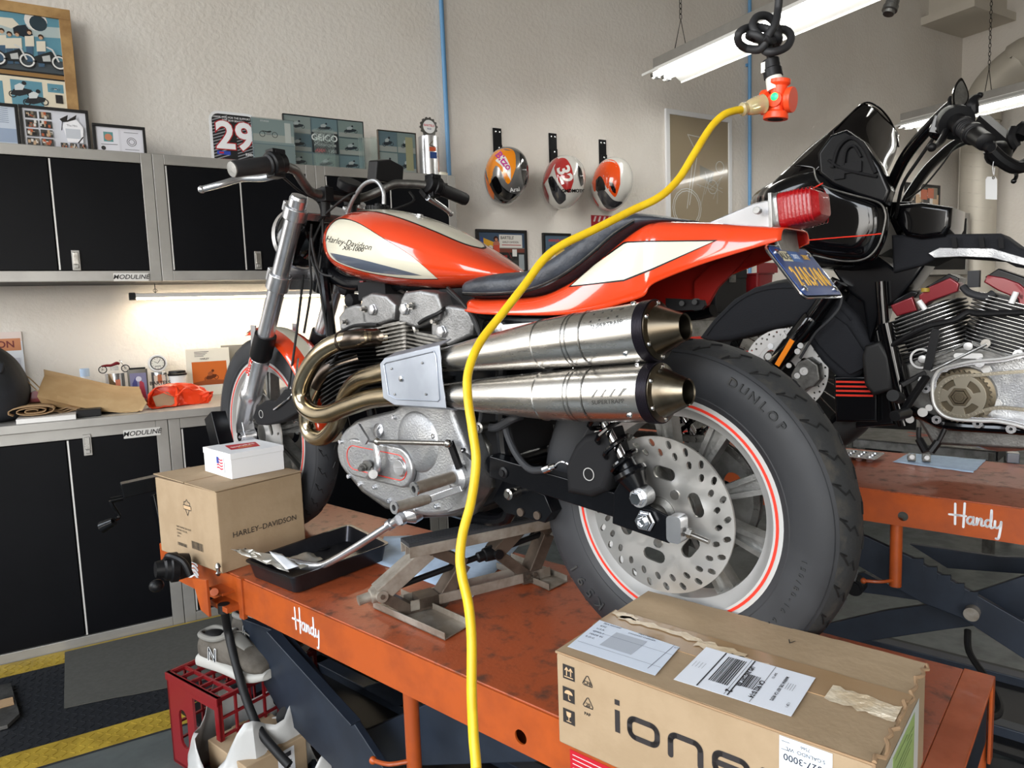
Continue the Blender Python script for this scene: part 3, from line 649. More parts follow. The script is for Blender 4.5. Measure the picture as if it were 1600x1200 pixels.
ML = frame((-.0006, HD_, 0), (0, -1, 0), (0, 0, 1))
x, z = .19, .165
for sg in ([(0, .024), (.006, .017), (.015, .015), (.013, .0), (.0, -.024), (-.013, .0), (-.015, .015), (-.006, .017), (0, .024)],): ribbon(g, [(x+a*1.15, z+b) for a, b in sg], .0028, ML)
ribbon(g, [(x-.022, z-.006), (x+.022, z-.006), (x+.022, z+.006), (x-.022, z+.006), (x-.022, z-.006)], .0026, ML); g.col((188, 158, 122)); rect(g, x-.021, z-.005, x+.021, z+.005, ML, .0002); g.col((40, 36, 32))
for i, s in enumerate(('PART NUMBER 360-18-020', 'MOTORCYCLE OIL', 'COUNT', 'QTY 1')): g.text(s, .0075, ML @ Matrix.Translation((.115, .098-.010*i, .0003)), h=.0001, align='LEFT')
barcode(g, .115, .04, .17, .05, ML); barcode(g, .20, .045, .265, .068, ML)
g.build('printing', 'print', t)
# --- white flag box on top
WF = Frame((.300, 2.170, DECK+HH+.0065), math.atan2(.045, .16)); 
t = thing('white_box', 'small white box with flag sticker lying on the square brown box', 'box', WF.o, WF.psi)
ww, wd, wh = .166, .19, .076
G().lh((0, 0, 0), (ww, wd, wh-.004)).build('tray', 'white', t, bev=.001); G().lh((-.0015, -.0015, wh-.018), (ww+.0015, wd+.0015, wh)).build('lid', 'white', t, bev=.001)
g = G(); MT = frame((0, 0, wh+.0004), (1, 0, 0), (0, 1, 0)); g.col((176, 30, 38)); g.add([MT @ Vector(q) for q in ((.03, .06, 0), (.115, .045, 0), (.14, .13, 0), (.05, .15, 0))], [(0, 1, 2, 3)]); g.col((230, 220, 215)); g.text('SHORAI', .022, MT @ Matrix.Translation((.085, .1, .0003)) @ Matrix.Rotation(.1, 4, 'Z'), h=.0001, bold=.02); g.col((214, 180, 80)); g.text('POWER', .013, MT @ Matrix.Translation((.082, .075, .0003)), h=.0001, bold=.02)
ML = frame((-.0019, wd, 0), (0, -1, 0), (0, 0, 1)); g.col((236, 238, 244)); rect(g, .09, .012, .145, .064, ML)
for i in range(7):
    g.col((196, 40, 60) if i % 2 == 0 else (236, 236, 240)); ribbon(g, [(.096, .024+.0045*i), (.11, .026+.0045*i), (.124, .022+.0045*i), (.138, .025+.0045*i)], .0045, ML, k=3, z=.0003, round_=False)
g.col((50, 70, 150)); rect(g, .096, .038, .112, .058, ML, .0006); g.build('sticker', 'print', t)
# --- oil tray, packet, cloth
TF = Frame((.36, 1.80, DECK), math.atan2(.45, .27)); 
c = [P(*p, z=DECK+.045) for p in ((384, 878), (545, 822), (607, 852), (458, 906))]; ctr = sum(c, Vector())/4
t = thing('drip_tray', 'shallow dark steel tray on the near lift in front of the brown box', 'tray', (ctr.x, ctr.y, DECK)); o = Vector((ctr.x, ctr.y, DECK))
top = [q-o for q in c]; u0 = (top[1]-top[0]).normalized(); 
def quad(sc, z): 
    pts = [Vector((q.x*sc, q.y*sc, z)) for q in top]; out = []
    for i in range(4):
        a, b, d = pts[i-1], pts[i], pts[(i+1) % 4]
        for k_ in range(5):
            s = k_/4; p1 = b+(a-b).normalized()*.02; p2 = b+(d-b).normalized()*.02; out.append((p1*(1-s)**2+b*2*s*(1-s)+p2*s*s))
    return out
G().rings([quad(.86, .0), quad(.93, .003), quad(.99, .046), quad(1.03, .048), quad(1.03, .051), quad(.975, .050), quad(.90, .006), quad(.4, .0045)], cap=True).build('pan', 'tray', t)
p = P(505, 856, z=DECK+.008)-o; G().lathe(p, (0, 0, 1), [(0, .022), (.003, .022), (.003, .012), (.001, .012)], 20).build('drain_washer', 'black', t)
def crumple(name, label, cat, pts, z0, amp, m, seed, nx=9, h=0):
    random.seed(seed); c_ = [Vector(q) for q in pts]; g = G(); vs = []
    for i in range(nx+1):
        for j in range(nx+1):
            a, b = i/nx, j/nx; q = (c_[0]*(1-a)*(1-b)+c_[1]*a*(1-b)+c_[2]*a*b+c_[3]*(1-a)*b); vs.append(q+Vector((random.uniform(-amp, amp), random.uniform(-amp, amp), random.uniform(0, amp)+h*sin(pi*a)*sin(pi*b))))
    g.add(vs, [(i*(nx+1)+j, i*(nx+1)+j+1, (i+1)*(nx+1)+j+1, (i+1)*(nx+1)+j) for i in range(nx) for j in range(nx)]); return g.build(name, m, label=label, cat=cat, solid=.0008, ang=25)
zt = DECK+.055
crumple('plastic_packet', 'crumpled clear packet with white paper lying on the drip tray rim', 'packet', [P(360, 862, z=zt+.01), P(392, 860, z=zt+.01), P(462, 878, z=zt), P(450, 893, z=zt)], zt, .008, 'foil', 5, 8)
crumple('paper_slip', 'white folded paper slip standing on the drip tray packet', 'paper', [P(420, 862, z=zt+.014), P(440, 866, z=zt+.014), P(468, 885, z=zt+.012), P(446, 890, z=zt+.012)], zt, .002, 'paper', 6, 4)
crumple('plastic_packet', 'small clear sachet lying in the drip tray by the lever', 'packet', [P(452, 872, z=zt-.004), P(480, 862, z=zt-.004), P(506, 874, z=zt-.004), P(470, 888, z=zt-.004)], zt, .003, 'foil', 8, 5)
zz = DECK+.0015
crumple('shop_towel', 'pale blue paper towel spread under the scissor jack', 'towel', [P(600, 838, z=zz), P(830, 832, z=zz), P(735, 935, z=zz), P(580, 876, z=zz)], zz, .002, 'blue_paper', 9, 8)
# --- scissor jack
J = Frame((.68, 1.48, DECK), 0)
t = thing('scissor_jack', 'steel double scissor jack with rubber strip under the engine', 'jack', (0, 0, DECK)); Z0 = DECK
def LZ_(px, py, z): q = P(px, py, z=DECK+z); return Vector((q.x, q.y, z))
fl = lambda px, py: LZ_(px, py, .002)
foot1 = [fl(583, 950), fl(695, 1001), fl(733, 978), fl(628, 930)]; foot2 = [fl(815, 905), fl(858, 923), fl(887, 909), fl(838, 888)]
for ft in (foot1, foot2):
    n_ = (ft[1]-ft[0]).cross(Vector((0, 0, 1))).normalized(); far = ft[3]-ft[0]; ext = (ft[0]-ft[1])*(.0 if ft is foot1 else 1.0)
    a, b, c_, d = ft[0]+ext, ft[1], ft[2], ft[3]+ext
    g = G().slab([a, b, c_, d], (0, 0, 1), .003).slab([a, b, b+Vector((0, 0, .017)), a+Vector((0, 0, .017))], far, .003).slab([d, c_, c_+Vector((0, 0, .017)), d+Vector((0, 0, .017))], -far, .003); g.build('foot', 'jack_steel', t, bev=.0006)
m1 = (foot1[2]+foot1[3])/2*.55+(foot1[0]+foot1[1])/2*.45; A0 = LZ_(655, 945, .012); A1 = LZ_(842, 898, .012)
dj = (A1-A0).normalized(); pj = Vector((-dj.y, dj.x, 0)); A0 -= dj*.03; A1 += dj*.02
for s in (-1, 1): G().slab([A0+pj*s*.022, A1+pj*s*.022, A1+pj*s*.022+Vector((0, 0, .024)), A0+pj*s*.022+Vector((0, 0, .024))], pj*s, .003).build('base_channel', 'jack_steel', t)
zt = .1995
T0 = LZ_(640, 852, zt-.02); 
tp = [LZ_(619, 838, zt), LZ_(646, 848, zt)]; T0 = (tp[0]+tp[1])/2; T1 = T0+dj*(.50); wj = .027
T0.z = T1.z = zt-.013
g = G().bar(T0, T1, 2*wj, .003).bar(T0+pj*wj-Vector((0, 0, .011)), T1+pj*wj-Vector((0, 0, .011)), .003, .025).bar(T0-pj*wj-Vector((0, 0, .011)), T1-pj*wj-Vector((0, 0, .011)), .003, .025).bar(T0-Vector((0, 0, .011)), T1-Vector((0, 0, .011)), .003, .022); g.build('top_channel', 'jack_steel', t, bev=.0006)
g = G().bar(T0+Vector((0, 0, .005)), T1+Vector((0, 0, .005)), 2*wj, .008)
for i in range(6): o_ = pj*(-.022+.0088*i)+Vector((0, 0, .0095)); g.bar(T0+o_, T1+o_, .004, .002)
g.build('rubber_strip', 'rubber', t)
def near(px, py, s):  # point in vertical plane through the jack axis shifted by s sideways
    n_ = pj; o = Vector((A0.x, A0.y, 0))+pj*s; r = ray(px, py); k_ = (o-Vector((0, 0, 0))).dot(n_)/r.dot(n_); q = C0+r*k_; return Vector((q.x, q.y, q.z-DECK))
S = -.024
sc = near(590, 928, 0); mid1 = near(718, 884, 0); sc2 = near(772, 862, 0)
def link(a, b, m, w=.036, nm='scissor_arm'):
    g = G(); a, b = Vector(a), Vector(b)
    g.bar(a-pj*.021, b-pj*.021, .003, w, up=pj.cross(b-a)).bar(a+pj*.021, b+pj*.021, .003, w, up=pj.cross(b-a)).bar(a+(b-a).normalized().cross(pj)*w/2, b+(b-a).normalized().cross(pj)*w/2, .044, .003, up=(b-a).normalized().cross(pj)); g.build(nm, m, t, bev=.0006)
top1 = near(655, 862, 0); bot1 = near(660, 962, 0); top2 = near(820, 822, 0); bot2 = near(828, 893, 0)
top1.z = min(top1.z, zt-.03); top2.z = zt-.03
scr0 = near(592, 927, 0); scr1 = near(722, 878, 0); scr2 = near(772, 862, 0); scr3 = near(852, 832, 0)
link(scr0, top1+dj*.02, 'jack_steel'); link(scr0, bot1, 'jack_brown', .024); link(top1+dj*.03, scr1, 'jack_brown', .024); link(bot1+dj*.02, scr1, 'jack_brown', .03)
link(scr2, top2, 'jack_brown', .034); link(scr2, bot2-dj*.02, 'jack_brown', .024); link(bot2, scr3, 'jack_brown', .03); link(top2+dj*.02, scr3, 'jack_brown', .02)
e0 = scr0+(scr0-scr3).normalized()*.05; dd = (scr3-scr0).normalized()
G().cyl(scr0, scr3, .0075, n=14).build('screw', 'black', t)
G().lathe(e0, dd, [(0, .007), (0, .0115), (.028, .0115), (.030, .017), (.045, .019), (.06, .015)], 16).cyl(scr0-pj*.026, scr0+pj*.026, .014, n=16).build('drive_socket', 'jack_steel', t)
G().lathe(scr2-dd*.05, dd, [(0, .009), (.004, .013), (.02, .013), (.022, .017), (.05, .02), (.065, .012)], 16).cyl(scr2-pj*.03, scr2+pj*.03, .012, n=16).build('screw_nut', 'black', t)
g = G()
for q in (scr0, top1+dj*.02, bot1, bot1+dj*.02, scr2, bot2, bot2-dj*.02): g.cyl(q-pj*.029, q+pj*.029, .006, n=8)
for b_ in (bot1+dj*.01, bot2-dj*.01): g.box((b_.x, b_.y, .022), (.05, .05, .03), rz=math.atan2(dj.y, dj.x))
g.build('rivets', 'jack_brown', t)
# ================================================================== orange and cream flat-track style motorcycle
B = B1
bike = thing('motorcycle', 'orange and cream motorcycle with twin silver mufflers standing on the near lift', 'motorcycle', B1.o, B1.psi)
def fy(y): return frame((0, y, 0), (-1, 0, 0), (0, 0, 1))     # seen from the bike's left: local u = -x, v = z, out = +y
def outline(pts, y, F=None): F = F or B; return [((q := F(a, b, y)).x*-1, q.z) for a, b in pts]
def tprism(pts, y0, y1, F=None):   # photo outline taken on the plane y1, extruded inwards to y0
    F = F or B; return [(fy(y0)), [((q := F(a, b, y1)).x*-1, q.z) for a, b in pts], y1-y0]
def wheel_parts(bk, cx, cz, R, w, rf, nsp, spoke_w, tread, hubr=.045, words=None, a0=.2, dirn=1):
    c = Vector((cx, 0, cz)); Y = Vector((0, 1, 0))
    h = R-rf; pr = []
    # tyre cross-section, axis along +y
    for t, r in [(-.40, rf-.004), (-.46, rf+.006), (-.50, rf+.25*h), (-.505, rf+.45*h), (-.49, rf+.66*h), (-.44, rf+.78*h), (-.40, rf+.84*h)]: pr.append((t*w, r))
    side1 = list(pr); cr = [(-.40, .84), (-.33, .90), (-.22, .96), (-.1, .99), (0, 1), (.1, .99), (.22, .96), (.33, .90), (.40, .84)]
    crown = [(t*w, rf+q*h) for t, q in cr]; side2 = [(-t, r) for t, r in reversed(side1)]
    g = G().m(0).lathe(c, Y, side1, 96, cap=False).lathe(c, Y, side2, 96, cap=False); g.m(1).lathe(c, Y, crown, 96, cap=False)
    g.m(2)
    def sp(a, t, extra=.0006):
        t_ = t; q = pline([(x_, y_) for x_, y_ in cr], t_); r = rf+q*h+extra; return c+Vector((-r*cos(a), t_*w, r*sin(a)))
    n = 34
    for i in range(n):
        a = 2*pi*i/n; b = 2*pi/n
        for s in (1, -1):
            off = 0 if s > 0 else .5
            pts = [(a+b*(off+.0), .10*s), (a+b*(off+.30), .18*s), (a+b*(off+.22), .26*s), (a+b*(off+.62), .39*s)]
            P_ = []
            for (p0, p1) in zip(pts, pts[1:]):
                for k in range(3): P_.append(sp(p0[0]+(p1[0]-p0[0])*k/3, p0[1]+(p1[1]-p0[1])*k/3))
            P_.append(sp(*pts[-1])); g.tube(P_, .0019*w/.13, 4, 1)
            P_ = [sp(a+b*(off+.62), .395*s), sp(a+b*(off+.50), .30*s)]; g.tube(P_, .0016*w/.13, 4, 1)
    g.m(0)
    for s in (1, -1): g.lathe(c, Y, [(s*w*.445, rf+.79*h), (s*w*.452, rf+.795*h), (s*w*.445, rf+.80*h)], 96, cap=False); g.lathe(c, Y, [(s*w*.455, rf+.05*h), (s*w*.475, rf+.10*h), (s*w*.47, rf+.14*h)], 96, cap=False)
    tyre = g.build('tire', ['rubber', tread, 'rubber_dark'], bk)
    if words:
        g = G()
        for body, ang, rr_, size in words:
            for i, ch in enumerate(body):
                if ch == ' ': continue
                a = ang-i*size*.98/rr_; ctr = c+Vector((-rr_*cos(a), w*.50, rr_*sin(a)))
                up = Vector((-cos(a), 0, sin(a))); rt = Vector((-sin(a)*1.0, 0, -cos(a)))
                g.text(ch, size, frame(ctr, rt, up), h=.0045, bold=.01, sx=1.1)
        g.build('lettering', 'tread', tyre)
    # rim, both flanges, stripe and cast spokes
    g = G().m(0); wr = w*.42
    prof = [(-wr, rf+.004), (-wr, rf-.018), (-wr+.012, rf-.024), (-wr*.55, rf-.040), (0, rf-.042), (wr*.55, rf-.040), (wr-.012, rf-.024), (wr, rf-.018), (wr, rf+.004), (0, rf-.03)]
    g.lathe(c, Y, prof, 96, loop=True)
    for s in (1, -1): g.m(1).ring(c+Y*s*(wr+.0003), Y*s, rf-.0135, rf-.0085, .0006, 96)
    g.m(2)
    ro = rf-.038
    for i in range(nsp):
        a = a0+2*pi*i/nsp; e = Vector((-cos(a), 0, sin(a))); tn = Vector((sin(a), 0, cos(a)))
        for s in (-1, 1): g.bar(c+e*hubr*.8+tn*s*.004, c+e*ro+tn*s*(spoke_w*.5), .010, .040, up=Y, w2=.010, h2=.030)
        g.bar(c+e*hubr*.8, c+e*(ro+.002), .010, .016, up=Y, w2=spoke_w, h2=.012)
    g.lathe(c, Y, [(-.05, hubr*.7), (-.045, hubr), (.045, hubr), (.05, hubr*.7)], 32)
    rim = g.build('rim', ['silver_rim', 'red_stripe', 'wheel_alu'], bk, bev=.0)
    return tyre, rim
RA = Vector((0, 0, .32)); FA = Vector((1.5227, 0, .326))
K = radians(236)
def ang_of(px, py, c, y=.066):
    q = B(px, py, y); return math.atan2(q.z-c.z, -(q.x-c.x)), math.hypot(q.x-c.x, q.z-c.z)
a1, r1 = ang_of(948, 928, RA); a2, r2 = ang_of(897, 868, RA); a3, r3 = ang_of(1150, 650, RA); a4, r4 = ang_of(1222, 932, RA)
wheel_parts(bike, 0, .32, .32, .130, .2155, 9, .030, 'tread', .05, [('K591', a1, .271, .030), ('DUNLOP', radians(62), .278, .022), ('150/80-16 67H', a4+.30, .256, .0125)], a0=radians(22))
wheel_parts(bike, 1.5227, .326, .326, .096, .245, 9, .024, 'rubber', .04, None, a0=radians(10))
def brake_disc(cx, cz, y, R, r0, holes, th=.005, big=None, name='brake_disc'):
    M = fy(y) ; u0 = -cx; L = [circle(R, 96, u0, cz), circle(r0, 32, u0, cz)]
    for rr_, n, ln, wd, off, tl in holes:
        for i in range(n): a = off+2*pi*i/n; L.append(slot(u0+rr_*cos(a), cz+rr_*sin(a), a+tl, ln, wd, 3))
    for rr_, n, ln, wd, off in (big or []):
        for i in range(n): a = off+2*pi*i/n; L.append(slot(u0+rr_*cos(a), cz+rr_*sin(a), a+pi/2, ln, wd, 6))
    return G().plate(L, th, M).build(name, 'disc_steel', bike)
bd = brake_disc(0, .32, .088, .146, .034, [(.134, 24, .0165, .0095, .1, .6), (.117, 24, .0155, .0095, .23, .6)], .005, [(.080, 6, .046, .024, .38)])
g = G()
for i in range(5): a = .9+2*pi*i/5; g.cyl((-.054*cos(a), .092, .32+.054*sin(a)), (-.054*cos(a), .0955, .32+.054*sin(a)), .009, n=14)
g.build('disc_bolt', 'steel', bd, kind=None)
g = G().lathe((0, .05, .32), (0, 1, 0), [(0, .05), (.03, .046), (.035, .036), (.045, .034), (.05, .022), (.075, .02)], 28); g.build('hub', 'cast_dark', bike)
# sprocket and chain on the far side
M = fy(-.088); g = G(); N = 50; tooth = [(((.112 if i % 2 else .106)*cos(2*pi*i/(2*N))), .32+(.112 if i % 2 else .106)*sin(2*pi*i/(2*N))) for i in range(2*N)]
L = [tooth, circle(.035, 24, 0, .32)]+[circle(.019, 20, .07*cos(.5+i*2*pi/5), .32+.07*sin(.5+i*2*pi/5)) for i in range(5)]
g.plate(L, .006, M).build('sprocket', 'wheel_alu', bike)
def chain_links(path, w, hh, parent, m, y):
    g = G(); 
    for i, (a, b) in enumerate(zip(path, path[1:])):
        a = Vector((a[0], y, a[1])); b = Vector((b[0], y, b[1])); d = (b-a)*1.0
        for s in (-1, 1): g.bar(a-d*.15+Vector((0, s*w*(.5 if i % 2 else .38), 0)), b+d*.15+Vector((0, s*w*(.5 if i % 2 else .38), 0)), .0015, hh, up=Vector((0, 1, 0)).cross(d))
        g.cyl(a-Vector((0, w*.6, 0)), a+Vector((0, w*.6, 0)), hh*.32, n=8)
    return g.build('drive_chain', m, parent)
pth = [(.62, .42)]+[(.62-.0159*i*1.0, .42+(.432-.42)*i/39) for i in range(1, 39)]+[(-.113*sin(t), .32+.113*cos(t)) for t in [pi*i/22 for i in range(23)]]+[(.0+.0159*i, .207+(.34-.207)*i/39) for i in range(1, 39)]
chain_links(pth, .014, .013, bike, 'cast_dark', -.085)
# swingarm
sa = [B(772, 727, .115), B(985, 803, .115)]; g = G()
for s in (1, -1):
    a, b = Vector((sa[0].x, s*.115, sa[0].z)), Vector((.045, s*.115, .332)); g.bar(a, b, .032, .048)
    g.slab([(.075, s*.133-.002, .30), (-.045, s*.133-.002, .285), (-.045, s*.133-.002, .335), (.0, s*.133-.002, .348), (.03, s*.133-.002, .395), (.05, s*.133-.002, .395), (.07, s*.133-.002, .36)], (0, 1, 0), .005)
g.cyl((sa[0].x, -.12, sa[0].z), (sa[0].x, .12, sa[0].z), .024); g.build('swingarm', 'black_paint', bike, bev=.003)
g = G().cyl((0, -.14, .32), (0, .139, .32), .012, n=20); g.lathe((0, .139, .32), (0, 1, 0), [(0, .020), (.003, .020), (.003, .017), (.012, .016)], 6).lathe((0, .151, .32), (0, 1, 0), [(0, .009), (.006, .009), (.006, .006), (.002, .005)], 16); g.build('axle', 'chrome', bike, bev=.0006)
g = G().plate([rrect(.028, .048, .008, cx=.058, cy=.315)], .026, fy(.118)); g.build('chain_adjuster', 'polished', bike, bev=.001)
g = G().cyl((-.03, .125, .316), (-.115, .125, .30), .0045, n=12).lathe((-.075, .125, .309), (-1, 0, -.15), [(0, .009), (.009, .009)], 6); g.build('adjuster_bolt', 'steel', bike)
g = G().plate([slot(-.045, .35, .0, .05, .03)], .005, fy(.133)); 
# rear caliper
cal = [(892, 762), (890, 732), (903, 704), (916, 691), (943, 684), (950, 708), (947, 735), (938, 759), (919, 767)]
M, o, h = tprism(cal, .085, .145); g = G().plate([o], h, M, bev=.014); q = B(920, 741, .146)
cp = g.build('brake_caliper', 'black_matte', bike)
g = G().ring(q, (0, 1, 0), .011, .0125, .001, 28); g.build('emblem_ring', 'silver_rim', cp)
G().cyl(q-Vector((0, .004, 0)), q+Vector((0, .0006, 0)), .0105, n=24).build('emblem', 'black', cp)
g = G().tube([B(788, 655, .10), B(793, 680, .11), B(808, 712, .12), B(828, 733, .13), B(850, 734, .14)], .0075, 10, 5); bh = g.build('brake_hose', 'rubber', bike)
g = G().cyl(B(850, 734, .14), B(860, 730, .14), .008, n=10).cyl(B(858, 731, .14), B(868, 728, .14), .0055, n=10).tube([B(866, 729, .14), B(876, 722, .14), B(886, 724, .14), B(893, 730, .135)], .0022, 8, 4); g.build('brake_line_fitting', 'chrome', bh)
# shocks
for s in (1, -1):
    t0 = B(936, 650, .14); b0 = B(1004, 775, .14); t0 = Vector((t0.x, s*.135, t0.z)); b0 = Vector((b0.x, s*.14, b0.z)); t0 = b0+(t0-b0)*2.0; d = (b0-t0); L = d.length; d = d.normalized(); u, v = perp(d)
    g = G().cyl(t0, b0-d*.07, .0085, n=12); rod = g.build('shock_absorber', 'chrome', bike)
    G().lathe(b0-d*.075, d, [(0, .012), (.0, .017), (.02, .018), (.024, .031), (.032, .032), (.036, .026), (.06, .018)], 22).build('shock_body', 'black_paint', rod)
    n = 9; g = G().tube([t0+d*(L-.052)*i/(n*10)+u*.028*cos(2*pi*i/10)+v*.028*sin(2*pi*i/10) for i in range(n*10+1)], .005, 8, 1); g.build('coil_spring', 'black_gloss', rod)
    g = G().lathe(b0-Vector((0, .014*s, 0)), (0, s, 0), [(0, .018), (.028, .018)], 22); g.build('shock_eye', 'cast', rod); g = G().lathe(b0+Vector((0, .012*s, 0)), (0, s, 0), [(0, .015), (.004, .015), (.004, .0125), (.014, .012)], 6); g.build('shock_bolt', 'chrome', rod, bev=.0006)
# frame tubes
fr_m = 'black_paint'; g = G()
g.tube([(1.16, 0, .84), (1.06, 0, .80), (.9, 0, .79), (.6, 0, .765), (.45, 0, .70)], .022, 12, 4)
for s in (1, -1):
    g.tube([(1.15, s*.02, .84), (1.09, s*.05, .70), (1.06, s*.05, .45), (1.0, s*.05, .30), (.93, s*.05, .235), (.7, s*.06, .225), (.45, s*.07, .225), (.38, s*.08, .28), (.40, s*.08, .45), (.38, s*.08, .70)], .015, 10, 4)
    g.tube([(.45, s*.08, .70), (.3, s*.10, .68), (.05, s*.10, .68), (-.02, s*.09, .69)], .012, 10, 3)
    g.tube([(.38, s*.12, .50), (.2, s*.12, .58), (.05, s*.11, .67)], .012, 10, 3)
g.cyl((1.19, 0, .78), (1.12, 0, .97), .03, n=20); g.build('frame', fr_m, bike)
# front forks
ft, fb = B(468, 306, .10), B(378, 676, .10)
fd = (fb-ft).normalized(); fL = (fb-ft).length; ydir = Vector((0, 1, 0)); fwd = ydir.cross(fd).normalized()
def fpt(py, y=.10):   # point on the fork axis at photo row py
    px = 468+(378-468)*(py-306)/(676-306); q = B(px, py, .10); return Vector((q.x, y, q.z))
for s in (1, -1):
    y = s*.10; a = Vector((ft.x, y, ft.z)); k0, k1, k2, k3 = [(fpt(v)-ft).length for v in (528, 560, 608, 676)]
    g = G().lathe(a, fd, [(0, .012), (.001, .022), (.008, .024), (.010, .0255), (k0, .0255)], 28); tb = g.build('fork_tube', 'polished', bike)
    G().lathe(a+fd*(k0-.012), fd, [(0, .026), (0, .033), (k1-k0+.0, .034), (k1-k0+.012, .029)], 28).build('dust_seal', 'black', tb)
    g = G().lathe(a+fd*k1, fd, [(0, .029), (.012, .031), (k2-k1, .030), (k2-k1+.006, .034), (k2-k1+.03, .035), (k2-k1+.045, .029), (k3-k1-.03, .024), (k3-k1, .018)], 28); e = a+fd*(k3)
    ax = Vector((FA.x, y, FA.z)); g.bar(a+fd*(k3-.05), ax, .035, .04, up=(0, 1, 0)).cyl(ax-Vector((0, .02, 0)), ax+Vector((0, .022, 0)), .024, n=24); sl = g.build('fork_slider', 'polished', bike, bev=.002)
    G().lathe(ax+Vector((0, s*.022, 0)), (0, s, 0), [(0, .015), (.008, .015), (.008, .008), (.002, .007)], 18).build('axle_nut', 'chrome', sl)
    if s > 0:
        q = a+fd*(k1+.03)+Vector((-.0, .031, 0)); g = G().text('Storz', .028, frame(q, -fd, fwd*-1.0 if False else fd.cross(ydir)*1.0), h=.0006, bold=.02, shear=.2); g.build('decal', 'red_stripe', sl)
for nm, py, hh, fwdl in (('upper_clamp', 333, .036, .035), ('lower_clamp', 440, .05, .035)):
    k = (fpt(py)-ft).length; c = ft+fd*k; g = G()
    for s in (1, -1): g.lathe(Vector((c.x, s*.10, c.z))-fd*hh/2, fd, [(0, .026), (0, .034), (hh, .034), (hh, .026)], 28, loop=True); g.bar(Vector((c.x, s*.10, c.z))-fwd*.03, Vector((c.x, s*.10, c.z))-fwd*.055, .024, hh*.8, up=fd)
    mid = Vector((c.x, 0, c.z))+fwd*(-.04 if (fwd.x > 0) else .04); g.slab([Vector((c.x, .08, c.z))+fwd*.02-fd*hh*.35, Vector((c.x, -.08, c.z))+fwd*.02-fd*hh*.35, Vector((c.x, -.08, c.z))-fwd*.04-fd*hh*.35, Vector((c.x, -.03, c.z))-fwd*.07-fd*hh*.35, Vector((c.x, .03, c.z))-fwd*.07-fd*hh*.35, Vector((c.x, .08, c.z))-fwd*.04-fd*hh*.35], fd, hh*.7); g.build(nm, 'polished', bike, bev=.003)
# headlight
hc = Vector((1.285, 0, .945)); g = G().lathe(hc, (1, 0, -.08), [(-.11, .02), (-.10, .05), (-.06, .078), (0, .088)], 36); hl = g.build('headlight', 'black_gloss', bike)
G().lathe(hc, (1, 0, -.08), [(-.004, .087), (-.004, .093), (.012, .095), (.018, .09), (.018, .083), (.004, .083)], 40, loop=True).build('bezel', 'chrome', hl)
G().lathe(hc, (1, 0, -.08), [(.004, .083), (.014, .06), (.020, .03), (.022, .0)], 36).build('lens', 'glass_clear', hl)
# front fender: orange with cream stripe
g = G(); rs = []
for i in range(29):
    a = radians(0+96*i/28) ; r = .352; row = []
    for j in range(13):
        t = -1+2*j/12; row.append(Vector((FA.x-r*cos(a)*(1-.07*abs(t)**3)*1.0, t*.066, FA.z+r*sin(a)*(1-.07*abs(t)**3))))
    rs.append(row)
g.rings(rs, closed_u=False, cap=False)
for i in range(len(g.f)): g.mi[i] = 1 if 4 <= (i % 12) <= 7 else 0
g.build('front_fender', ['orange', 'cream'], bike, solid=.003)
G().bar((FA.x-.04, .075, FA.z+.36), (FA.x-.03, .078, FA.z+.18), .03, .004, up=(0, 1, 0)).bar((FA.x-.04, -.075, FA.z+.36), (FA.x-.03, -.078, FA.z+.18), .03, .004, up=(0, 1, 0)).build('fender_stay', 'polished', bike)
brake_disc(1.5227, .326, .060, .146, .05, [(.13, 18, .016, .008, .1, .4)], .005, [(.09, 6, .045, .02, .3)]); brake_disc(1.5227, .326, -.065, .146, .05, [(.13, 18, .016, .008, .1, .4)], .005)
M, o, h = tprism([(396, 652), (401, 638), (414, 629), (430, 630), (444, 612), (470, 610), (468, 640), (442, 655), (415, 662), (402, 661)], .075, .125); g = G().plate([o], h, M, bev=.006); cp = g.build('brake_caliper', 'black_matte', bike)
q = B(408, 647, .126); G().ring(q, (0, 1, 0), .011, .0125, .001, 24).build('emblem_ring', 'silver_rim', cp)
g = G().tube([B(474, 430, .06), B(466, 500, .05), B(452, 600, .07), B(447, 618, .09)], .004, 8, 5); g.build('brake_hose', 'rubber_dark', bike)
g = G().tube([B(428, 640, .13), B(444, 628, .13), B(458, 612, .12), B(466, 560, .08)], .0028, 8, 5); g.build('brake_line', 'chrome', bike)
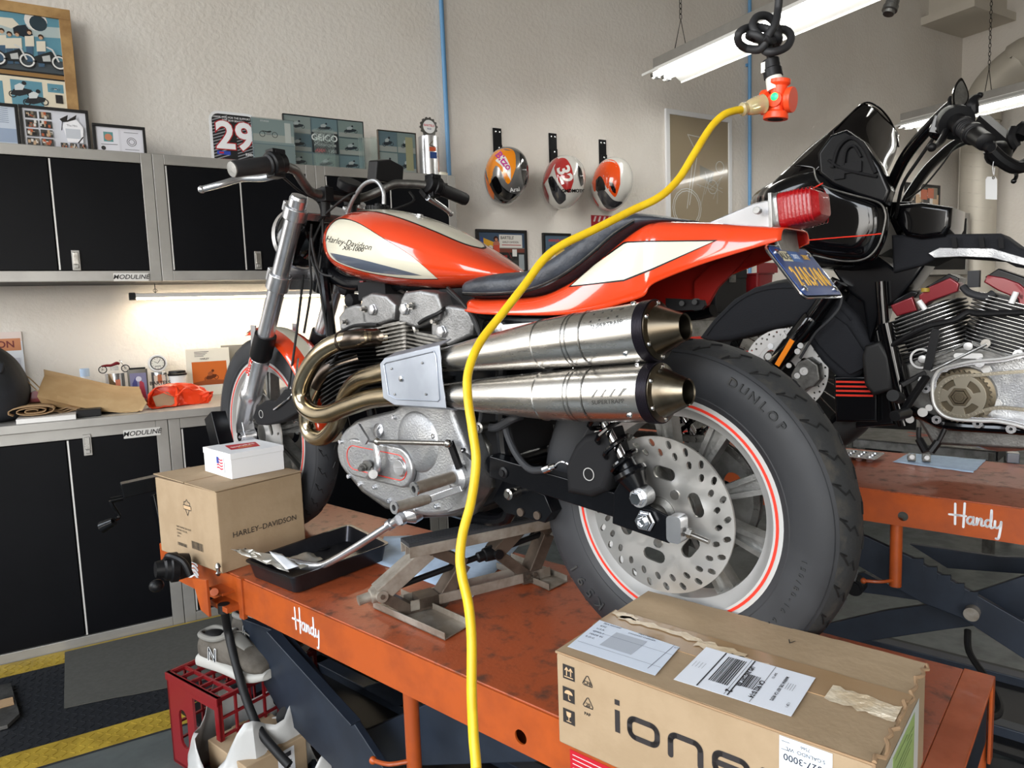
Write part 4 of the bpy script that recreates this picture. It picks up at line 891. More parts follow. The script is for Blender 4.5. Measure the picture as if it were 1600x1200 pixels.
# handlebar
hb = [B(500, 312, .045), B(487, 300, .085), B(474, 285, .125), B(463, 268, .16), B(452, 262, .19), B(437, 257, .235), B(420, 257, .28), B(366, 264, .375)]
hb[0] = Vector((1.08, .04, 1.045)); hbp = [Vector((p.x, p.y, p.z)) for p in reversed(hb)]+[Vector((p.x, -p.y, p.z)) for p in hb]
g = G().tube(hbp, .0125, 14, 5); bar_ = g.build('handlebar', 'cast_dark', bike)
for s in (1, -1):
    a = Vector((hb[-2].x, s*hb[-2].y, hb[-2].z)); b = Vector((hb[-1].x, s*hb[-1].y, hb[-1].z)); d = (b-a).normalized()
    gr = G().lathe(a, d, [(0, .024), (.004, .0245), (.008, .020), ((b-a).length, .0195), ((b-a).length+.004, .017)], 24).build('grip', 'grip', bar_)
    G().lathe(b+d*.004, d, [(0, .018), (.003, .0175), (.004, .005)], 24).build('grip_end', 'wheel_alu' if s > 0 else 'black', gr)
    # switch housing and clamp
    c = a-d*.022; u, v = perp(d); g = G().lathe(a-d*.045, d, [(0, .018), (.002, .026), (.02, .027), (.022, .031), (.040, .031), (.044, .026)], 20); up = Vector((0, 0, 1))
    g.box(c+Vector((0, 0, .018)), (.035, .036, .03)).box(c+Vector((.005, 0, -.022)), (.038, .032, .024)); sw = g.build('switch_housing', 'black', bar_, bev=.003)
    g = G().box(c+Vector((-.019, 0, .024)), (.004, .022, .009)).box(c+Vector((-.019, 0, .010)), (.004, .022, .006)).box(c+Vector((-.019, .0, -.024)), (.004, .02, .007)); g.build('switch', 'black_matte', sw, bev=.001)
    if s > 0: lv = [B(433, 272, .225), B(410, 278, .25), B(378, 279, .29), B(345, 288, .34), B(315, 296, .375)]
    else:
        lv = [B(668, 308, -.24), B(680, 316, -.28), B(695, 326, -.33), B(704, 334, -.37)]
    g = G().tube(lv, [.009, .008, .0075, .007, .0065][:len(lv)], 10, 5, flat=1.2).ball(lv[-1], .0095); g.build('lever', 'polished', bar_)
    g = G().bar(c+Vector((.03, -s*.02, -.01)), lv[0], .02, .014); g.build('lever_perch', 'black', bar_, bev=.002)
# risers, clamp, instruments
g = G()
for s in (1, -1):
    g.cyl((1.085, s*.045, .985), (1.082, s*.045, 1.035), .014, n=18); g.box((1.08, s*.045, 1.045), (.044, .028, .04))
    for q in (-.013, .013): g.cyl((1.08+q, s*.045, 1.063), (1.08+q, s*.045, 1.070), .005, n=8)
g.box((1.08, 0, 1.052), (.03, .07, .012)); g.build('bar_clamp', 'black', bike, bev=.003)
gc = [B(588, 284, -.06), B(589, 252, -.06), B(630, 258, -.10), B(628, 288, -.10)]
g = G().slab([B(587, 283, -.10), B(590, 251, -.10), B(610, 249, -.16), B(632, 260, -.2), B(630, 287, -.2)], (.6, 0, .1), .045); g.build('brake_reservoir', 'black', bike, bev=.005)
g = G().lathe(B(548, 285, -.02), (-.5, .0, .85), [(-.03, .02), (-.02, .035), (0, .037), (.004, .033)], 28); g.build('speedometer', 'black', bike)
g = G().tube([Vector((1.12, .02, 1.0)), Vector((1.16, .05, .9)), Vector((1.10, .07, .8)), Vector((1.08, .06, .6))], .004, 8, 5)
for a_ in ([B(440, 275, .2), B(470, 300, .10), B(500, 320, .05), B(505, 380, .05)], [B(487, 372, .07), B(490, 395, .07), B(500, 425, .06), B(520, 432, .05)], [B(640, 300, -.2), B(645, 315, -.18), B(600, 330, -.1), B(560, 330, -.02)], [B(487, 350, .06), B(484, 400, .06), B(486, 450, .05), B(475, 520, .04)], [B(560, 300, .0), B(545, 305, .03), B(525, 320, .05), B(498, 345, .05)]): G().tube(a_, .0035, 8, 5).build('control_cable', 'rubber_dark', bike)
g.build('brake_cable', 'rubber_dark', bike)
# vent hose from the cap
cap = B(600, 325, 0.0)
g = G().tube([cap+Vector((0, 0, .01)), cap+Vector((.0, 0, .045)), cap+Vector((.03, 0, .075)), cap+Vector((.08, .005, .07)), cap+Vector((.13, .01, .03)), cap+Vector((.16, .01, -.01))], .0055, 10, 6); g.build('vent_hose', 'cast', bike)
# ------------------------------------------------------------------ tank
st = [(1.062, .89, .925, .02, 2), (1.05, .862, .950, .072, 2.2), (1.015, .830, .976, .104, 2.35), (.95, .804, .986, .122, 2.4), (.86, .787, .981, .132, 2.4), (.79, .776, .966, .135, 2.4), (.71, .768, .940, .132, 2.35), (.63, .762, .907, .122, 2.3), (.56, .760, .873, .106, 2.25), (.49, .762, .836, .085, 2.2), (.435, .768, .806, .056, 2.1), (.41, .776, .792, .02, 2)]
g = G().shell(st, 64, 8); tank = g.build('fuel_tank', 'orange', bike, ang=60); tb_ = g.bvh()
top = [(509.6, 374), (512, 362), (520, 350), (534, 343), (561, 350), (602.5, 375), (644, 401), (684, 435)]; bot = [(509.6, 374), (513, 394), (525.5, 408), (561, 421.5), (602.5, 430), (644, 434.7), (684, 435)]
ctr = (585, 395)
def grow(pl, k, c=ctr): return [(c[0]+(a-c[0])*(1+k), c[1]+(b-c[1])*(1+k*2.6)) for a, b in pl]
decal(G(), B1, tb_, grow(top, .014), grow(bot, .014), .0006, 90, 20).build('pinstripe', 'black', tank)
decal(G(), B1, tb_, top, bot, .0011, 90, 20).build('side_panel', 'cream', tank)
decal(G(), B1, tb_, [(516, 394.6), (547.5, 401), (602.5, 414.6), (660, 430)], [(516, 394.6), (522, 402), (533.8, 410.5), (575, 423), (620, 428.5), (660, 430)], .0016, 50, 6).build('swoosh', 'navy_grey', tank)
g = G(); decal_text(g, B1, tb_, 'Harley-Davidson', 13.5, 545, 380, radians(11), .0018, shear=.35, sx=.80); decal_text(g, B1, tb_, 'XR-1000', 9, 552, 389, radians(6), .0018, shear=.3, sx=1.0, bold=.01); g.build('lettering', 'black', tank)
def topcast(x, y, off):
    h = tb_.ray_cast(Vector((x, y, 2)), Vector((0, 0, -1))); return h[0]+h[1]*off*(1 if h[1].z > 0 else -1)
hwp = [(.52, .0), (.532, .022), (.56, .038), (.62, .052), (.70, .062), (.80, .066), (.90, .062), (.95, .045), (.972, .02), (.978, 0)]
for nm, m, k, off in (('pinstripe', 'black', 1.05, .0006), ('top_panel', 'cream', 1, .0012)):
    g = G(); vs = []; nx, ny = 60, 16; e = .004 if k > 1 else 0
    for i in range(nx+1):
        x = .52-e+(.458+2*e)*(.5-.5*cos(pi*i/nx)); w_ = (pline(smoothpl(hwp, 5), .52+(.458)*(.5-.5*cos(pi*i/nx)))+e*(0 < i < nx))
        for j in range(ny+1): vs.append(topcast(x, w_*(-1+2*j/ny), off))
    g.add(vs, [(i*(ny+1)+j, i*(ny+1)+j+1, (i+1)*(ny+1)+j+1, (i+1)*(ny+1)+j) for i in range(nx) for j in range(ny)]); g.build(nm, m, tank)
q = topcast(.905, 0, 0); g = G().lathe(q-Vector((0, 0, .006)), (-.1, 0, 1), [(0, .03), (.004, .032), (.016, .032), (.018, .028), (.018, .010), (.024, .008), (.026, .0)], 30)
for i in range(24): a = 2*pi*i/24; g.box(q+Vector((.032*cos(a), .032*sin(a), .004)), (.003, .003, .013), rz=a)
g.build('filler_cap', 'black', tank)
q = topcast(.735, 0, 0); G().lathe(q-Vector((0, 0, .002)), (-.3, 0, 1), [(0, .012), (.004, .012), (.005, .009), (.009, .008), (.009, .003)], 18).build('tank_bolt', 'polished', tank)
# ------------------------------------------------------------------ tail and seat
ts = [(.468, .735, .704, .112), (.40, .731, .697, .120), (.27, .733, .692, .124), (.20, .752, .691, .124), (.15, .778, .693, .122), (.10, .812, .699, .118), (.06, .838, .708, .114), (.03, .852, .715, .112), (.012, .854, .722, .110), (.0, .854, .738, .110), (-.03, .850, .750, .108), (-.09, .842, .768, .102), (-.15, .832, .783, .090), (-.212, .822, .800, .062)]
P_ = catmull([Vector((a, b, c)) for a, b, c, d in ts], 5); Q_ = catmull([Vector((d, 0, 0)) for a, b, c, d in ts], 5); rs = []
for p, q in zip(P_, Q_):
    w_ = q.x; zt_, zb_ = p.y, p.z; H_ = zt_-zb_; row = []
    prof = [(1.0, 0), (1.02, .12), (1.0, .35), (.95, .62), (.88, .82), (.78, .93), (.6, .985), (.3, 1.0), (0, 1.005)]
    prof = [(c.x, c.y) for c in catmull([Vector((a, b, 0)) for a, b in prof], 3)]
    for a, b in prof: row.append(Vector((p.x, a*w_, zb_+b*H_)))
    row += [Vector((v.x, -v.y, v.z)) for v in reversed(row[:-1])]; rs.append(row)
rs.reverse()
g = G().rings(rs, closed_u=False, cap=False); tail = g.build('tail_section', ['orange', 'orange_in'], bike, ang=50); tl = g.bvh()
mo = tail.modifiers.new('t', 'SOLIDIFY'); mo.thickness = .003; mo.offset = -1; mo.material_offset = 1
top = [(892.5, 447), (930, 414), (978, 380), (1010, 378.5), (1115, 377.5)]; bot = [(892.5, 447), (975, 437), (1020, 419), (1115, 377.5)]
def lin_pl(pl): return pl
decal(G(), B1, tl, [(888, 449), (930, 411.5), (976, 377.6), (1010, 376.3), (1122, 375)], [(888, 449), (975, 439.5), (1021, 421.2), (1122, 375)], .0006, 60, 8, 1).build('pinstripe', 'black', tail)
decal(G(), B1, tl, top, bot, .0011, 60, 8, 1).build('side_panel', 'cream', tail)
st = [(.478, .738, .762, .10, 3), (.468, .732, .779, .116, 3), (.40, .728, .786, .122, 3.2), (.32, .727, .786, .123, 3.2), (.26, .733, .797, .122, 3.2), (.21, .746, .818, .121, 3.2), (.16, .768, .843, .118, 3.2), (.115, .795, .865, .115, 3.2), (.075, .822, .876, .110, 3), (.04, .843, .872, .095, 2.6), (.0, .850, .862, .07, 2.2), (-.03, .848, .855, .03, 2)]
g = G().shell(st, 48, 5); seat = g.build('seat', 'leather', bike, ang=60)
for dz, rr_ in ((.004, .0022), (.0085, .0015)):
    g = G(); pts = []
    for p in catmull([Vector((a, b, d)) for a, b, c, d, e in st[1:-2]], 3): pts.append((p.x, p.z*.985+.0035, p.y+dz+.006))
    g.tube(pts, rr_, 6, 1).tube([(a, -b, c) for a, b, c in pts], rr_, 6, 1); g.build('piping', 'black_gloss' if rr_ > .002 else 'cast_dark', seat)
M, o, h = tprism([(1101, 484), (1085, 470), (1085, 440), (1110, 415), (1190, 378), (1150, 420), (1120, 450)], -.105, -.095); G().plate([o], h, M).build('inner_fender', 'orange_in', bike)
g = G().lh((.25, -.07, .62), (.05, .07, .70)); g.build('under_tray', 'black_matte', bike, bev=.004)
g = G().cyl(B(1088, 476, -.02), B(1088, 476, -.03), .012); g.slab([B(*p, 0) for p in ((1040, 466), (1098, 469), (1101, 477), (1096, 484), (1040, 486))], (0, -1, 0), .01)
for p in ((1065, 474), (1085, 472)): g.cyl(B(p[0], p[1], 0.0), B(p[0], p[1], .01), .005, n=10)
g.build('fender_bracket', 'black', bike)
# tail lamp bracket
c0 = B(1110, 352, .03); c1 = B(1187, 323, .03); c2 = B(1203, 318, .035); c3 = B(1205, 356, .035)
g = G().slab([Vector((-.06, .035, .842)), Vector((-.155, .035, .868)), Vector((-.182, .035, .870)), Vector((-.186, .035, .823)), Vector((-.12, .035, .832))], (0, -1, 0), .07); br = g.build('lamp_bracket', 'polished', bike, bev=.003)
g = G().slab([(-.182, .045, .880), (-.182, -.045, .880), (-.186, -.05, .82), (-.198, -.04, .785), (-.198, .04, .785), (-.186, .05, .82)], (-1, 0, 0), .006); g.cyl((-.19, .03, .80), (-.2, .03, .80), .007).cyl((-.19, -.03, .80), (-.2, -.03, .80), .007).cyl((-.17, .05, .852), (-.17, .062, .852), .006); g.build('mounting_plate', 'wheel_alu', br, bev=.001)
g = G(); a0 = Vector((-.192, 0, .850)); d_ = Vector((-1, 0, .10)).normalized(); u_ = Vector((0, 1, 0)); v_ = d_.cross(u_)
def lr(t, w, h, z0=0): return [a0+d_*t+u_*x+v_*(y+z0) for x, y in rrect(w, h, min(w, h)*.22)]
G().rings([lr(-.004, .086, .060), lr(.006, .088, .062), lr(.006, .084, .058)]).build('lamp_base', 'wheel_alu', br)
g = G().rings([lr(.004, .084, .058), lr(.035, .082, .056), lr(.055, .074, .050), lr(.066, .052, .036), lr(.068, .03, .02)])
g.build('tail_lamp', 'lens_red', br, ang=25); g = G()
for i in range(9): g.rings([lr(.008+.006*i, .0848-.0006*max(0, i-4)*2, .0588-.0004*max(0, i-4)*2)]*1+[lr(.010+.006*i, .0848-.0006*max(0, i-4)*2, .0588-.0004*max(0, i-4)*2)], cap=False)
g.build('lens_ribs', 'lens_red', br)
# licence plate
TL = B(1198, 385.5, .089); BL = B(1256.5, 462, .089); e1 = Vector((0, -1, 0)); dn = (BL-TL); pl_h = dn.length; dn.normalize(); MP = frame(TL+dn*pl_h, e1, -dn)
lpw = .178
g = G().plate([rrect(lpw+.010, pl_h+.008, .014, cx=lpw/2, cy=pl_h/2)], .002, MP @ Matrix.Translation((0, 0, -.004))); pf = g.build('plate_holder', 'black', bike)
g = G().tube([MP @ Vector((a, b, -.001)) for a, b in rrect(lpw+.010, pl_h+.008, .014, cx=lpw/2, cy=pl_h/2)], .0016, 6, 1, closed=True); g.build('chrome_edge', 'chrome', pf)
g = G().plate([rrect(lpw, pl_h, .01, cx=lpw/2, cy=pl_h/2)], .0015, MP); lp = g.build('licence_plate', 'plate_blue', bike)
g = G()
for i, ch in enumerate('24A5406'): g.text(ch, pl_h*.56, MP @ Matrix.Translation((lpw*(.14+.12*i), pl_h*.36, .0022)), h=.0016, sx=.50, bold=.004)
g.build('number', 'gold', lp)
g = G().col((214, 208, 176)); rect(g, lpw*.13, pl_h*.70, lpw*.36, pl_h*.92, MP, .0018); g.col((90, 90, 84)).text('AUG', pl_h*.2, MP @ Matrix.Translation((lpw*.245, pl_h*.80, .0022)), h=.0004, bold=.02)
g.col((70, 112, 176)); rect(g, lpw*.38, pl_h*.70, lpw*.62, pl_h*.93, MP, .0018); g.col((190, 200, 214)).text('2002', pl_h*.14, MP @ Matrix.Translation((lpw*.5, pl_h*.81, .0022)), h=.0004); g.col((206, 160, 62)).text('2002', pl_h*.16, MP @ Matrix.Translation((lpw*.76, pl_h*.81, .0022)), h=.0004); g.build('registration_stickers', 'print', lp)
for a, b in ((.1, .12), (.9, .12), (.1, .88), (.9, .88)): G().lathe(MP @ Vector((lpw*a, pl_h*b, .0015)), (MP.to_3x3() @ Vector((0, 0, 1))), [(0, .006), (.002, .006), (.004, .003)], 12).build('plate_bolt', 'chrome', lp)
# ------------------------------------------------------------------ exhaust
MY = .19
def muffler(px, letters, nm='muffler'):
    s0, seam, e0, e1, ra, rb, rc = px
    p0, p1, p2, p3 = [B(a, b, MY) for a, b in (s0, seam, e0, e1)]; d = (p2-p1).normalized(); L1_ = (p1-p0).length; 
    g = G().lathe(p0, (p1-p0), [(0, ra), (L1_*.5, ra+(rb-ra)*.56), (L1_, rb)], 48).lathe(p1, d, [(0, rb), ((p2-p1).length*.35, rb+(rc-rb)*.6), ((p2-p1).length, rc)], 48)
    mf = g.build(nm, 'brushed', bike, ang=30)
    G().lathe(p1-d*.002, d, [(0, rb), (.002, rb+.0018), (.004, rb)], 48, cap=False).build('weld_seam', 'steel', mf)
    g = G(); Lb = (p2-p1).length
    for f in (.32, .36, .5): g.lathe(p1+d*Lb*f, d, [(0, rb+(rc-rb)*min(1, f*1.7)), (.0005, rb+(rc-rb)*min(1, f*1.7)+.0009), (.003, rb+(rc-rb)*min(1, f*1.7)+.0004)], 48, cap=False)
    g.build('band', 'steel', mf)
    g = G(); n = 9
    for i in range(n): g.lathe(p2+d*(.0022*i), d, [(0, rc-.004), (.0002, rc+.0012), (.0015, rc+.0012), (.0018, rc-.004)], 48)
    g.build('diffuser_discs', 'anod_black', mf)
    q = p2+d*(.0022*n); cL = (p3-q).length if (p3-q).dot(d) > .01 else .03; cL = max(.026, cL)
    g = G().lathe(q, d, [(0, rc-.006), (.0, rc-.001), (.002, rc-.001), (.005, rc-.009), (.009, rc-.011), (cL, rc*.46), (cL+.004, rc*.44), (cL+.002, rc*.40), (.012, rc*.38)], 48, cap=False); ec = g.build('end_cone', 'end_cone', mf, ang=25)
    G().lathe(q+d*.010, d, [(0, rc*.40), (.001, rc*.40)], 24).build('outlet', 'black_matte', ec)
    u, v = perp(d)
    for i in range(6): a = .5+2*pi*i/6; c = q+d*.003+(u*cos(a)+v*sin(a))*(rc-.0065); G().lathe(c, d, [(0, .0042), (.002, .0042), (.004, .002)], 10).build('cap_screw', 'chrome', ec)
    for sgn in (1, -1):
        c = p2-d*.02+(Vector((0, .75, -.66)) if sgn > 0 else Vector((0, .2, .98)))*(rc-.001); n_ = (c-(p2-d*.02)).normalized(); G().lathe(c, n_, [(0, .005), (.003, .005), (.0045, .002)], 12).build('body_screw', 'chrome', mf)
    # stamped lettering
    bv = G().lathe(p1, d, [(0, rb), (Lb*.35, rb+(rc-rb)*.6), (Lb, rc)], 64).bvh(); g = G()
    cx, cy, ang, sc = letters; decal_text(g, B1, bv, 'SUPERTRAPP', 9.5*sc, cx, cy, ang, .0005, sx=.95, bold=.004); c_, s_ = cos(ang), sin(ang)
    for i in range(4):
        ox = -26+i*14; pts = [(ox, -8), (ox+9, -20), (ox+12+(i == 3)*4, -20), (ox+3, -8)] ; vs = []
        for a, b in pts: vs.append(cast(B1, bv, cx+(c_*a-s_*b)*sc, cy+(s_*a+c_*b)*sc, .0006) or Vector((0, 0, 0)))
        g.add(vs, [(0, 1, 2, 3)])
    g.build('stamped_lettering', 'cast_dark', mf)
    return mf
muffler(((690, 563), (853, 537.5), (1012, 518), (1068, 513), .0245, .0455, .0500), (948, 507, radians(-11), 1.0))
muffler(((690, 618), (855, 618), (1018, 614), (1073, 619), .0245, .0455, .0500), (950, 628, radians(-3), 1.0))
# header pipes
g = G().tube([B(606, 526, .09), B(590, 527, .11), B(560, 529, .15), B(528, 535, .17), B(500, 552, .185), B(480, 580, .19), B(470, 610, .19), B(476, 634, .19), B(492, 646, .19), B(515, 646, .19), B(550, 633, .19), B(597, 620, .19), B(690, 618, .19)], .0235, 18, 6); hp1 = g.build('header_pipe', 'titan', bike)
g = G().lathe(B(533, 533.5, .168), (B(528, 535, .17)-B(560, 529, .15)), [(-.003, .0236), (-.001, .0255), (.002, .0255), (.004, .0236)], 24, cap=False).tube([B(604, 526, .095), B(590, 527, .11), B(560, 529, .15), B(534, 533, .166)], .0242, 18, 5); g.build('heat_stained_section', 'heat_pipe', hp1)
g = G().tube([B(560, 560, .05), B(530, 570, .09), B(508, 583, .11), B(494, 603, .12), B(482, 632, .125), B(479, 660, .125), B(487, 680, .125), B(505, 684, .125), B(522, 668, .13), B(532, 645, .14), B(543, 615, .16), B(563, 593, .18), B(594, 583, .19), B(640, 572, .19), B(690, 563, .19)], .0225, 18, 6); hp2 = g.build('header_pipe', 'titan', bike)
G().tube([B(560, 560, .05), B(530, 570, .09), B(508, 583, .11), B(494, 603, .12)], .0233, 18, 5).build('heat_stained_section', 'heat_pipe', hp2)
# heat shield
o = outline([(594, 569), (600, 561.5), (686, 541), (690, 590), (696, 637), (616, 632), (599, 621)], .228)
g = G().plate([o], .003, fy(.225), bev=.0012); 
e = [B(a, b, .229) for a, b in ((600, 570), (603, 567), (678, 549), (681, 556), (687, 624), (684, 627), (620, 624), (607, 617))]
g.tube(e, .0014, 6, 1, closed=True); a_, b_ = B(600, 561.5, .227), B(686, 541, .227); c_, d_ = B(616, 632, .227), B(696, 637, .227); inn = Vector((0, -.035, 0))
g.slab([a_, b_, b_+inn+Vector((0, 0, .012)), a_+inn+Vector((0, 0, .012))], (0, 0, 1), .002).slab([c_, d_, d_+inn-Vector((0, 0, .01)), c_+inn-Vector((0, 0, .01))], (0, 0, 1), .002)
hs = g.build('heat_shield', 'shield', bike)
for p, r in (((627, 592), .0065), ((612, 576), .0025), ((660, 567), .0025), ((617, 616), .0025), ((666, 616), .0025)): G().lathe(B(p[0], p[1], .2285), (0, 1, 0), [(0, r), (.002, r), (.003, r*.5)], 14).build('shield_rivet', 'chrome' if r > .003 else 'wheel_alu', hs)
# ------------------------------------------------------------------ engine
def fins(c, ax, w, d, n, sp, th, rr_, m, name, y0=0, taper=0):
    c = Vector(c); ax = Vector(ax).normalized(); u = Vector((0, 1, 0)).cross(ax).normalized(); g = G()
    for i in range(n):
        k = 1-taper*i/n; M = Matrix((u, Vector((0, 1, 0)), ax)).transposed().to_4x4(); M.translation = c+ax*(i-n/2)*sp; g.prism(rrect(w*k, d*k, rr_*k, 5), th, M)
    M = Matrix((u, Vector((0, 1, 0)), ax)).transposed().to_4x4(); M.translation = c-ax*n/2*sp; g.prism(rrect(w*.72, d*.72, rr_*.7, 4), n*sp, M)
    return g.build(name, m, bike, ang=30)
AF = Vector((.38, 0, .925)); AR = Vector((-.38, 0, .925))
q = B(556, 590, .02); fins(q, AF, .19, .20, 13, .0115, .0035, .06, 'fins_black', 'front_cylinder')
q = B(690, 610, .02); fins(q, AR, .19, .20, 13, .0115, .0035, .06, 'fins_black', 'rear_cylinder')
q = B(634, 527, .055); fins(q, AF*.6+Vector((-.1, 0, .5)), .135, .12, 8, .0095, .004, .025, 'fins', 'front_head_fins')
q = B(686, 538, .05); fins(q, AR*.4+Vector((0, 0, .8)), .14, .12, 6, .0095, .004, .025, 'fins', 'rear_head_fins')
def rocker(pts, y0, y1, hexes, cone=.008):
    M, o, h = tprism(pts, y0, y1); g = G().plate([o], h, M, bev=cone); r = g.build('rocker_box', 'cast_mid', bike)
    for px, py, kind in hexes:
        q = B(px, py, y1); 
        if kind == 'hex': G().lathe(q, (0, 1, 0), [(-.002, .0165), (.002, .0165), (.003, .0145), (.009, .0145), (.010, .012)], 6).build('hex_cap', 'polished', r, bev=.0006)
        else: G().lathe(q, (0, 1, 0), [(-.002, .009), (.006, .009), (.006, .0055), (.016, .0055)], 6).build('adjuster_screw', 'steel', r)
    xs = [a for a, b in pts]; 
    for k in range(3):
        px = min(xs)+(max(xs)-min(xs))*(.2+.3*k); py = min(b for a, b in pts)-.5; q = B(px, py+1, (y0+y1)/2+.01); G().cyl(q-Vector((0, 0, .01)), q+Vector((0, 0, .006)), .0045, n=8).build('cover_bolt', 'steel', r)
rocker([(533, 512), (531, 497), (541, 484), (555, 480), (570, 484), (572, 505), (550, 515)], -.03, .06, [(541.5, 503, 'nut')])
rocker([(568, 503), (565, 480), (567, 468), (580, 462), (602, 466), (614, 478), (612, 496), (590, 504)], -.04, .06, [(571, 483, 'nut'), (583.5, 484, 'hex')])
rocker([(625, 500), (628, 470), (633, 461), (655, 458), (680, 463), (685, 480), (682, 496), (650, 508)], .0, .10, [(633.5, 483, 'hex'), (645, 478, 'nut')])
rocker([(676, 530), (676, 497), (681, 488), (700, 482), (724, 486), (737, 500), (733, 520), (700, 536)], -.02, .09, [(691, 518.5, 'hex'), (682, 502, 'nut')])
rocker([(590, 470), (592, 452), (612, 447), (632, 450), (636, 470), (620, 478)], -.08, -.02, [(601, 471, 'hex')])
g = G().tube([B(582, 468, .0), B(584, 456, .0), B(600, 452, .0), B(618, 452, .0), B(634, 458, .02)], .0045, 8, 4).tube([B(648, 508, .08), B(652, 520, .08), B(656, 528, .07)], .009, 8, 3); g.build('oil_line', 'steel', bike)
g = G().lh((.80, -.10, .60), (.50, .03, .72)).lh((.86, -.08, .63), (.95, .02, .70)); g.build('cylinder_heads', 'cast_dark', bike, bev=.006)
# ignition leads and clutter under the tank
g = G(); 
for a_ in ([B(655, 505, .10), B(665, 498, .11), B(690, 486, .10), B(700, 470, .05)], [B(700, 450, .09), B(720, 470, .11), B(735, 490, .11), B(748, 520, .11)], [B(700, 455, .08), B(726, 478, .10), B(745, 505, .12), B(752, 540, .12)], [B(530, 520, .06), B(545, 512, .06), B(560, 508, .07), B(590, 508, .09)], [B(500, 590, .05), B(520, 565, .12), B(532, 548, .08)]): G().tube(a_, .0045, 8, 5).build('ignition_lead', 'rubber_dark', bike)
g = G()
for px, py, y, r in ((545, 470, .03, .02), (560, 440, .0, .02), (535, 450, .0, .022), (575, 450, -.04, .02), (710, 470, .02, .02), (655, 452, -.02, .02)): q = B(px, py, y); g.lathe(q-Vector((0, .03, 0)), (0, 1, 0), [(0, r), (.03, r), (.035, r*.7), (.04, r*.3)], 14)
g.box((.9, 0, .77), (.12, .08, .05)).box((.55, 0, .73), (.12, .12, .06)); g.build('horn_and_coil', 'black_matte', bike, bev=.002)
q = B(567, 444, .03); G().cyl(q, q-Vector((0, 0, .018)), .006, n=12).box(q+Vector((0, 0, .004)), (.016, .01, .01)).build('fuel_tap', 'red_paint', bike)
# carburettors on the far side
g = G()
for x in (.55, .82): g.cyl((x, -.08, .60), (x, -.20, .60), .032, n=18).lathe((x, -.20, .60), (0, -1, 0), [(0, .05), (.05, .055), (.06, .05)], 20)
g.build('carburettors', 'cast_dark', bike)
# crankcase
M, o, h = tprism([(548, 672), (560, 662), (600, 652), (695, 639), (730, 660), (757, 700), (762, 760), (735, 800), (650, 805), (600, 790), (565, 765), (540, 735)], -.13, .085); G().plate([o], h, M, bev=.01).build('crankcase', 'cast_dark', bike)
M, o, h = tprism([(735, 640), (790, 650), (800, 700), (790, 745), (770, 780), (730, 800), (735, 720)], -.11, .07); G().plate([o], h, M, bev=.006).build('gearbox', 'black_matte', bike)
pc = [(547, 672), (560, 662), (600, 652), (617, 647), (630, 636), (650, 634), (695, 639), (703, 652), (709, 668), (722, 703), (733, 740), (731, 765), (722, 782), (700, 796), (672, 799), (650, 797), (620, 789), (600, 780), (580, 770), (566, 760), (548, 742), (534, 725), (529, 706), (531, 694), (538, 680)]
M, o, h = tprism(pc, .08, .15); o = [(p.x, p.y) for p in catmull([Vector((a, b, 0)) for a, b in o], 3, True)]; prim = G().plate([o], h, M, bev=.012).build('primary_cover', 'cast', bike, ang=50)
q = B(655, 690, .145); g = G().lathe(q, (0, 1, 0), [(-.02, .085), (.0, .08), (.010, .066), (.014, .04), (.015, .0)], 48); g.build('clutch_dome', 'cast', prim, ang=60)
# oval cover with red stripe
oa, ob = B(559, 714, .155), B(628, 729, .155); ang_ = math.atan2(ob.z-oa.z, -(ob.x-oa.x)); L_ = (ob-oa).length; cxy = (-(oa.x+ob.x)/2, (oa.z+ob.z)/2)
g = G().plate([slot(cxy[0], cxy[1], ang_, L_+.088, .088, 14)], .016, fy(.150), bev=.006); ov = g.build('alternator_cover', 'cast', prim, ang=50)
g = G().tube([fy(.1665) @ Vector((a, b, 0)) for a, b in slot(cxy[0], cxy[1], ang_, L_+.062, .062, 14)], .0012, 6, 1, closed=True); g.build('red_pinstripe', 'red_stripe', ov)
q = B(627, 730, .165); G().lathe(q, (0, 1, 0), [(0, .0225), (.004, .0225), (.006, .0205), (.009, .019)], 30).bar(q+Vector((-.018, .0092, .003)), q+Vector((.018, .0092, -.003)), .004, .0015, up=(0, 1, 0)).build('timing_plug', 'polished', ov, bev=.0005)
q = B(592, 672, .15); G().lathe(q, (0, 1, .25), [(0, .019), (.003, .019), (.004, .017), (.005, .0)], 30).bar(q+Vector((-.012, .0052, .012)), q+Vector((.012, .0052, -.012)), .003, .001, up=(0, 1, 0)).build('filler_plug', 'polished', prim)
for p in ((562, 665), (616, 652), (679, 681), (725, 703), (712, 760), (683, 791), (650, 795), (609, 782), (586, 761), (563, 756), (546, 744), (533, 690)):
    q = B(p[0], p[1], .150); G().lathe(q, (0, 1, 0), [(0, .0055), (.006, .0055), (.006, .003), (.003, .003)], 12).build('cover_screw', 'chrome', prim)
g = G().plate([[(-a.x, a.z) for a in [B(*p, .152) for p in ((722, 703), (738, 720), (746, 760), (735, 790), (700, 800), (722, 782), (731, 765), (733, 740))]]], .01, fy(.145)); g.build('sprocket_cover', 'cast', bike)
